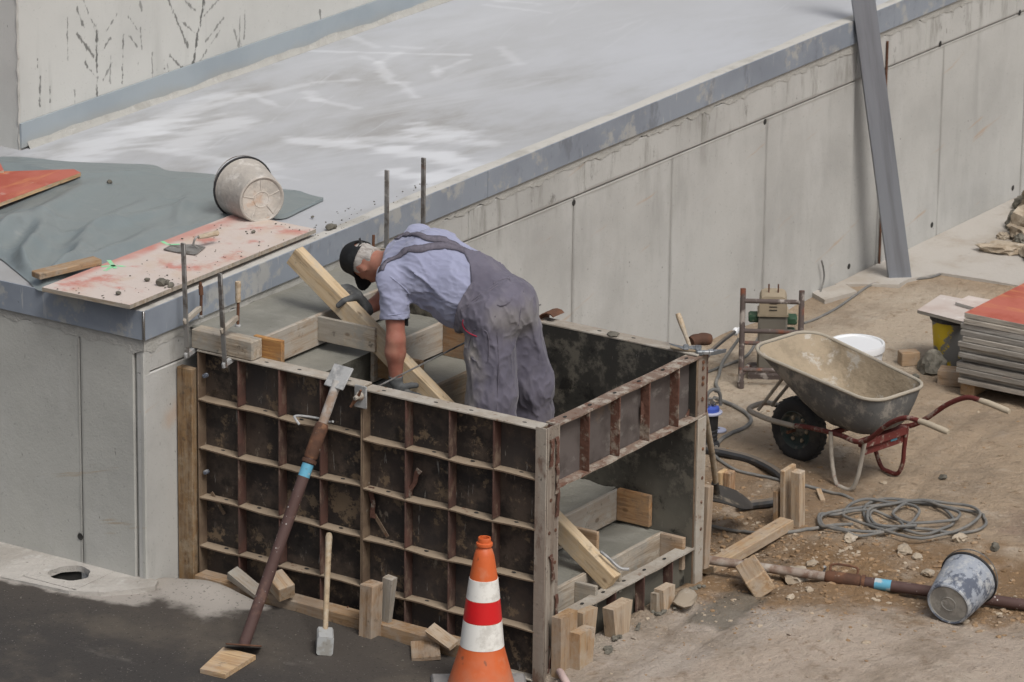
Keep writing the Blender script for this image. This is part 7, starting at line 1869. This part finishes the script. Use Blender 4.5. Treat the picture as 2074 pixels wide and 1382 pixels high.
# dungarees
BIB = unit(TW + V(0, 0, -.10))
def trousers(p):
    d = torso(p, .027)
    seat = ell(p, V(.870, .790, 1.675), UH, V(0, .8, .6), V(0, -.6, .8), (.198, .118, .150)); d = smin(d, seat, .07)
    L_ = chain(p, [HIL + V(0, .01, .02), KNL, KNL * .5 + ANL * .5, ANL + V(0, 0, -.01)], [.140, .133, .135, .130], .05)
    R_ = chain(p, [HIR + V(0, .01, .02), KNR, KNR * .5 + ANR * .5, ANR + V(0, 0, -.01)], [.140, .133, .135, .130], .05)
    lg = smin(L_, R_, .010); lg = np.maximum(lg, .775 - p[:, 2])
    d = smin(d, lg, .04)
    low = sstep(1.75, 1.45, p[:, 2])
    d = d - folds(p, .016, 11, 21, V(1, 1, .5)) * (.35 + .65 * low) - folds(p, .011, 25, 25, V(1, 1, .5)) * (.45 + .55 * low) - folds(p, .006, 55, 31, V(1, 1, .7))
    lat = np.abs((p - WAI) @ UH - .0); up_ = sstep(-.02, .08, (p - WAI) @ np.cross(UH, TW) * (1 if np.cross(UH, TW)[2] > 0 else -1))
    lim = -.085 + up_ * .185 * np.clip(1 - lat / .135, 0, 1)                  # peaked yoke between the shoulder blades
    d = np.maximum(d, (p - WAI) @ TW - lim)
    return d
ob('dungarees', sdf_mesh('dungarees', trousers, (.52, .48, .74), (1.42, 1.30, 2.06), .0056, MT['trouser']), None, man)
# braces: ribbons lying on the back
def on_back(x, y, z0=2.15):
    """height of the shirt surface under a point (marching down)"""
    zz = np.linspace(z0, 1.55, 240); P = np.stack([np.full_like(zz, x), np.full_like(zz, y), zz], 1); d = shirt(P); i = np.argmax(d < 0)
    return zz[i] if d[i] < 0 else z0 - .3
def ribbon(pts, w, m, name, lift=.007):
    P = smooth_path([Vector(p) for p in pts], 9); Q = [Vector((p.x, p.y, on_back(p.x, p.y) + lift)) for p in P]
    mb = MB(); n0 = 0
    for i, q in enumerate(Q):
        t = (Q[min(i + 1, len(Q) - 1)] - Q[max(i - 1, 0)]).normalized(); s = Vector((t.y, -t.x, 0)).normalized()
        a, b = q - s * w / 2, q + s * w / 2
        a.z = max(on_back(a.x, a.y), q.z - .03) + lift * .8; b.z = max(on_back(b.x, b.y), q.z - .03) + lift * .8; c = q + Vector((0, 0, .002 + .0022 * math.sin(i * 2.4)))
        mb.v += [tuple(a), tuple(c), tuple(b)]
    for i in range(len(Q) - 1): mb.f += [(3 * i, 3 * i + 1, 3 * i + 4, 3 * i + 3), (3 * i + 1, 3 * i + 2, 3 * i + 5, 3 * i + 4)]
    o = mb.ob(name, MT[m], man); sm = o.modifiers.new('thickness', 'SOLIDIFY'); sm.thickness = .005; sm.offset = 1
    return o
yk = (.855, 1.125)
def ray(px, py, f, eps=.003):
    d_ = np.array(_fw + _rt * ((px - PCX) / CAM_F) - _up * ((py - PCY) / CAM_F)); t = np.linspace(21.5, 26.5, 2500); P = np.array(CAM_POS)[None] + t[:, None] * d_[None]
    dd = f(P); i = np.argmax(dd < eps); return Vector(P[i]) if dd[i] < eps else None
def bk(px, py):
    return ray(px, py, shirt) or Vector((.86, 1.2, 2.0))
ribbon([bk(962, 514), bk(930, 500), bk(895, 486), bk(855, 478), bk(820, 476), bk(803, 486)], .036, 'strap', 'brace')
ribbon([bk(955, 516), bk(925, 503), bk(890, 499), bk(850, 504), bk(815, 514), bk(785, 530), bk(772, 548)], .036, 'strap', 'brace')
# loose buckle end of a brace hanging under the arm
b_ = at(822, 640, 'x', .66)
MB().box((b_.x, b_.y, b_.z - .025), (.012, .030, .062), b=.003).ob('strap_end', MT['cap'], man)
# hair, cap
def hair(p):
    d = ell(p, H(0, .020, -.014), HL, HU, HF, (.0815, .097, .1015))
    d = smin(d, cap_(p, H(0, -.055, -.055), H(0, -.075, -.05), .058, .055), .02)
    d = np.maximum(d, (p - H(0, 0, .030)) @ HF); d = np.maximum(d, -((p - H(0, -.082, -.04)) @ unit(HU + HF * .35)))
    # recede round the ear
    for s in (1, -1): d = np.maximum(d, -ell(p, H(.085 * s, -.030, .002), HL, HU, HF, (.03, .036, .034)))
    d = np.maximum(d, (p - H(0, .055, 0)) @ HU)
    return d + .0012 * snoise(p, 260, 4)
ob('hair', sdf_mesh('hair', hair, tuple(HEAD - .15), tuple(HEAD + .15), .0042, MT['hair']), None, man)
CU = unit(HU + HF * -.16)
def capf(p):
    o = ell(p, H(0, .026, -.008), HL, HU, HF, (.0935, .128, .113)); o = smin(o, ell(p, H(0, .115, .018), HL, HU, HF, (.066, .040, .074)), .04); i = ell(p, H(0, .022, -.008), HL, HU, HF, (.082, .108, .102))
    d = np.maximum(o, -i) ; d = np.maximum(d, -((p - H(0, .024, 0)) @ unit(HU + HF * -.10)))
    d = np.maximum(d, -ell(p, H(0, .040, -.105), HL, HU, HF, (.032, .032, .03)))        # opening at the back
    q = p - H(0, .034, .10); u_, f_, l_ = q @ HU, q @ HF, q @ HL
    curve = u_ + .0 + 2.6 * l_ ** 2 + .32 * f_
    br = np.maximum(np.abs(curve) - .004, np.sqrt((f_ / .078) ** 2 + (l_ / .074) ** 2) * .08 - .08); br = np.maximum(br, -f_ - .035)
    return smin(d, br, .006)
hc = bpy.data.objects
capo = ob('cap', sdf_mesh('cap', capf, tuple(HEAD - .24), tuple(HEAD + .24), .0040, MT['cap']), None, man)
mb = MB(); q = Vector(H(.0, .035, -.112)); M = frame(q + Vector(-HF) * .012, -HF + HU * .15, HU); mb.box((0, 0, 0), (.05, .016, .006), b=.002); mb.ob('strap_end', MT['black_plastic'], capo, M)
mb = MB(); pts = [Vector(H(.032 * math.cos(a) * 1.0, .026 + .006 * math.sin(a), -.112 + .006 * abs(math.cos(a)))) for a in np.linspace(0, math.pi, 9)]; mb.tube(pts, .006, 6); mb.ob('back_strap', MT['cap'], capo)
for s in (1, -1):
    mb = MB(); mb.rock(H(.031 * s, -.012, .079), (.0105, .0105, .0105), 1, sub=2, rough=0); mb.ob('eye', MT['eye'], man)
# gloves
ob('glove', sdf_mesh('glove', lambda p: np.maximum(smin(hand_sdf(p, HPL, .006), cap_(p, WRL + V(0, 0, .02), WRL, .041, .037), .01), (p - WRL) @ V(0, 0, 1) - .03), (.54, 1.16, 1.04), (.74, 1.42, 1.28), .0038, MT['glove']), None, man)
wr_ = unit(WRR - ELR)
ob('glove', sdf_mesh('glove', lambda p: np.maximum(smin(hand_sdf(p, HPR, .006), cap_(p, WRR - wr_ * .005, WRR + wr_ * .02, .043, .040), .01), -((p - WRR) @ wr_) - .002), (.62, 1.54, 1.42), (.98, 1.86, 1.70), .0038, MT['glove']), None, man)
# boots
ob('boots', sdf_mesh('boots', lambda p: np.maximum(np.maximum(feet(p, .004), p[:, 2] - .84), .708 - p[:, 2]), (.66, .68, .69), (1.30, 1.10, .87), .007, MT['boot']), None, man)
# seams and pockets drawn as stitched ridges
def seam(pxs, f, r, m, name, n=5):
    P_ = [ray(x, y, f, .002) for x, y in pxs]; P_ = [p for p in P_ if p is not None]
    if len(P_) < 2: return
    Q = smooth_path(P_, n); mb = MB(); mb.tube(Q, r, 6); mb.ob(name, MT[m], man)
for pxs in ([(1056, 545), (1030, 560), (1000, 578), (970, 598), (946, 618)], [(1058, 549), (1032, 564), (1002, 582), (972, 602), (948, 623)], [(1062, 560), (1060, 590), (1055, 625), (1050, 660)],
            [(960, 668), (985, 672), (990, 700), (986, 735), (958, 728), (950, 700), (960, 668)], [(1003, 640), (1008, 690), (1010, 740), (1008, 790), (1006, 830)], [(1000, 572), (1032, 566), (1036, 606), (1008, 618), (1000, 572)]):
    seam(pxs, trousers, .0028, 'strap', 'seam')
seam([(790, 560), (800, 568), (815, 580), (826, 592), (830, 606), (826, 618)], shirt, .0028, 'shirt', 'seam')
seam([(768, 636), (785, 639), (805, 637), (824, 633)], shirt, .003, 'shirt', 'seam')
# pocket piping
def on_trs(px, py, x0=.5):
    a = CAM_POS; d_ = _fw + _rt * ((px - PCX) / CAM_F) - _up * ((py - PCY) / CAM_F); t = np.linspace(21, 27, 1500); P = np.array(a)[None] + t[:, None] * np.array(d_)[None]
    dd = trousers(P); i = np.argmax(dd < .003); return Vector(P[i]) if dd[i] < .003 else None
pp = [on_trs(x, y) for x, y in [(938, 648), (937, 658), (942, 668), (952, 676), (966, 682)]]
pp = [p for p in pp if p is not None]
if len(pp) > 2:
    mb = MB(); mb.tube(smooth_path(pp, 5), .0035, 6); mb.ob('piping', MT['red_trim'], man)
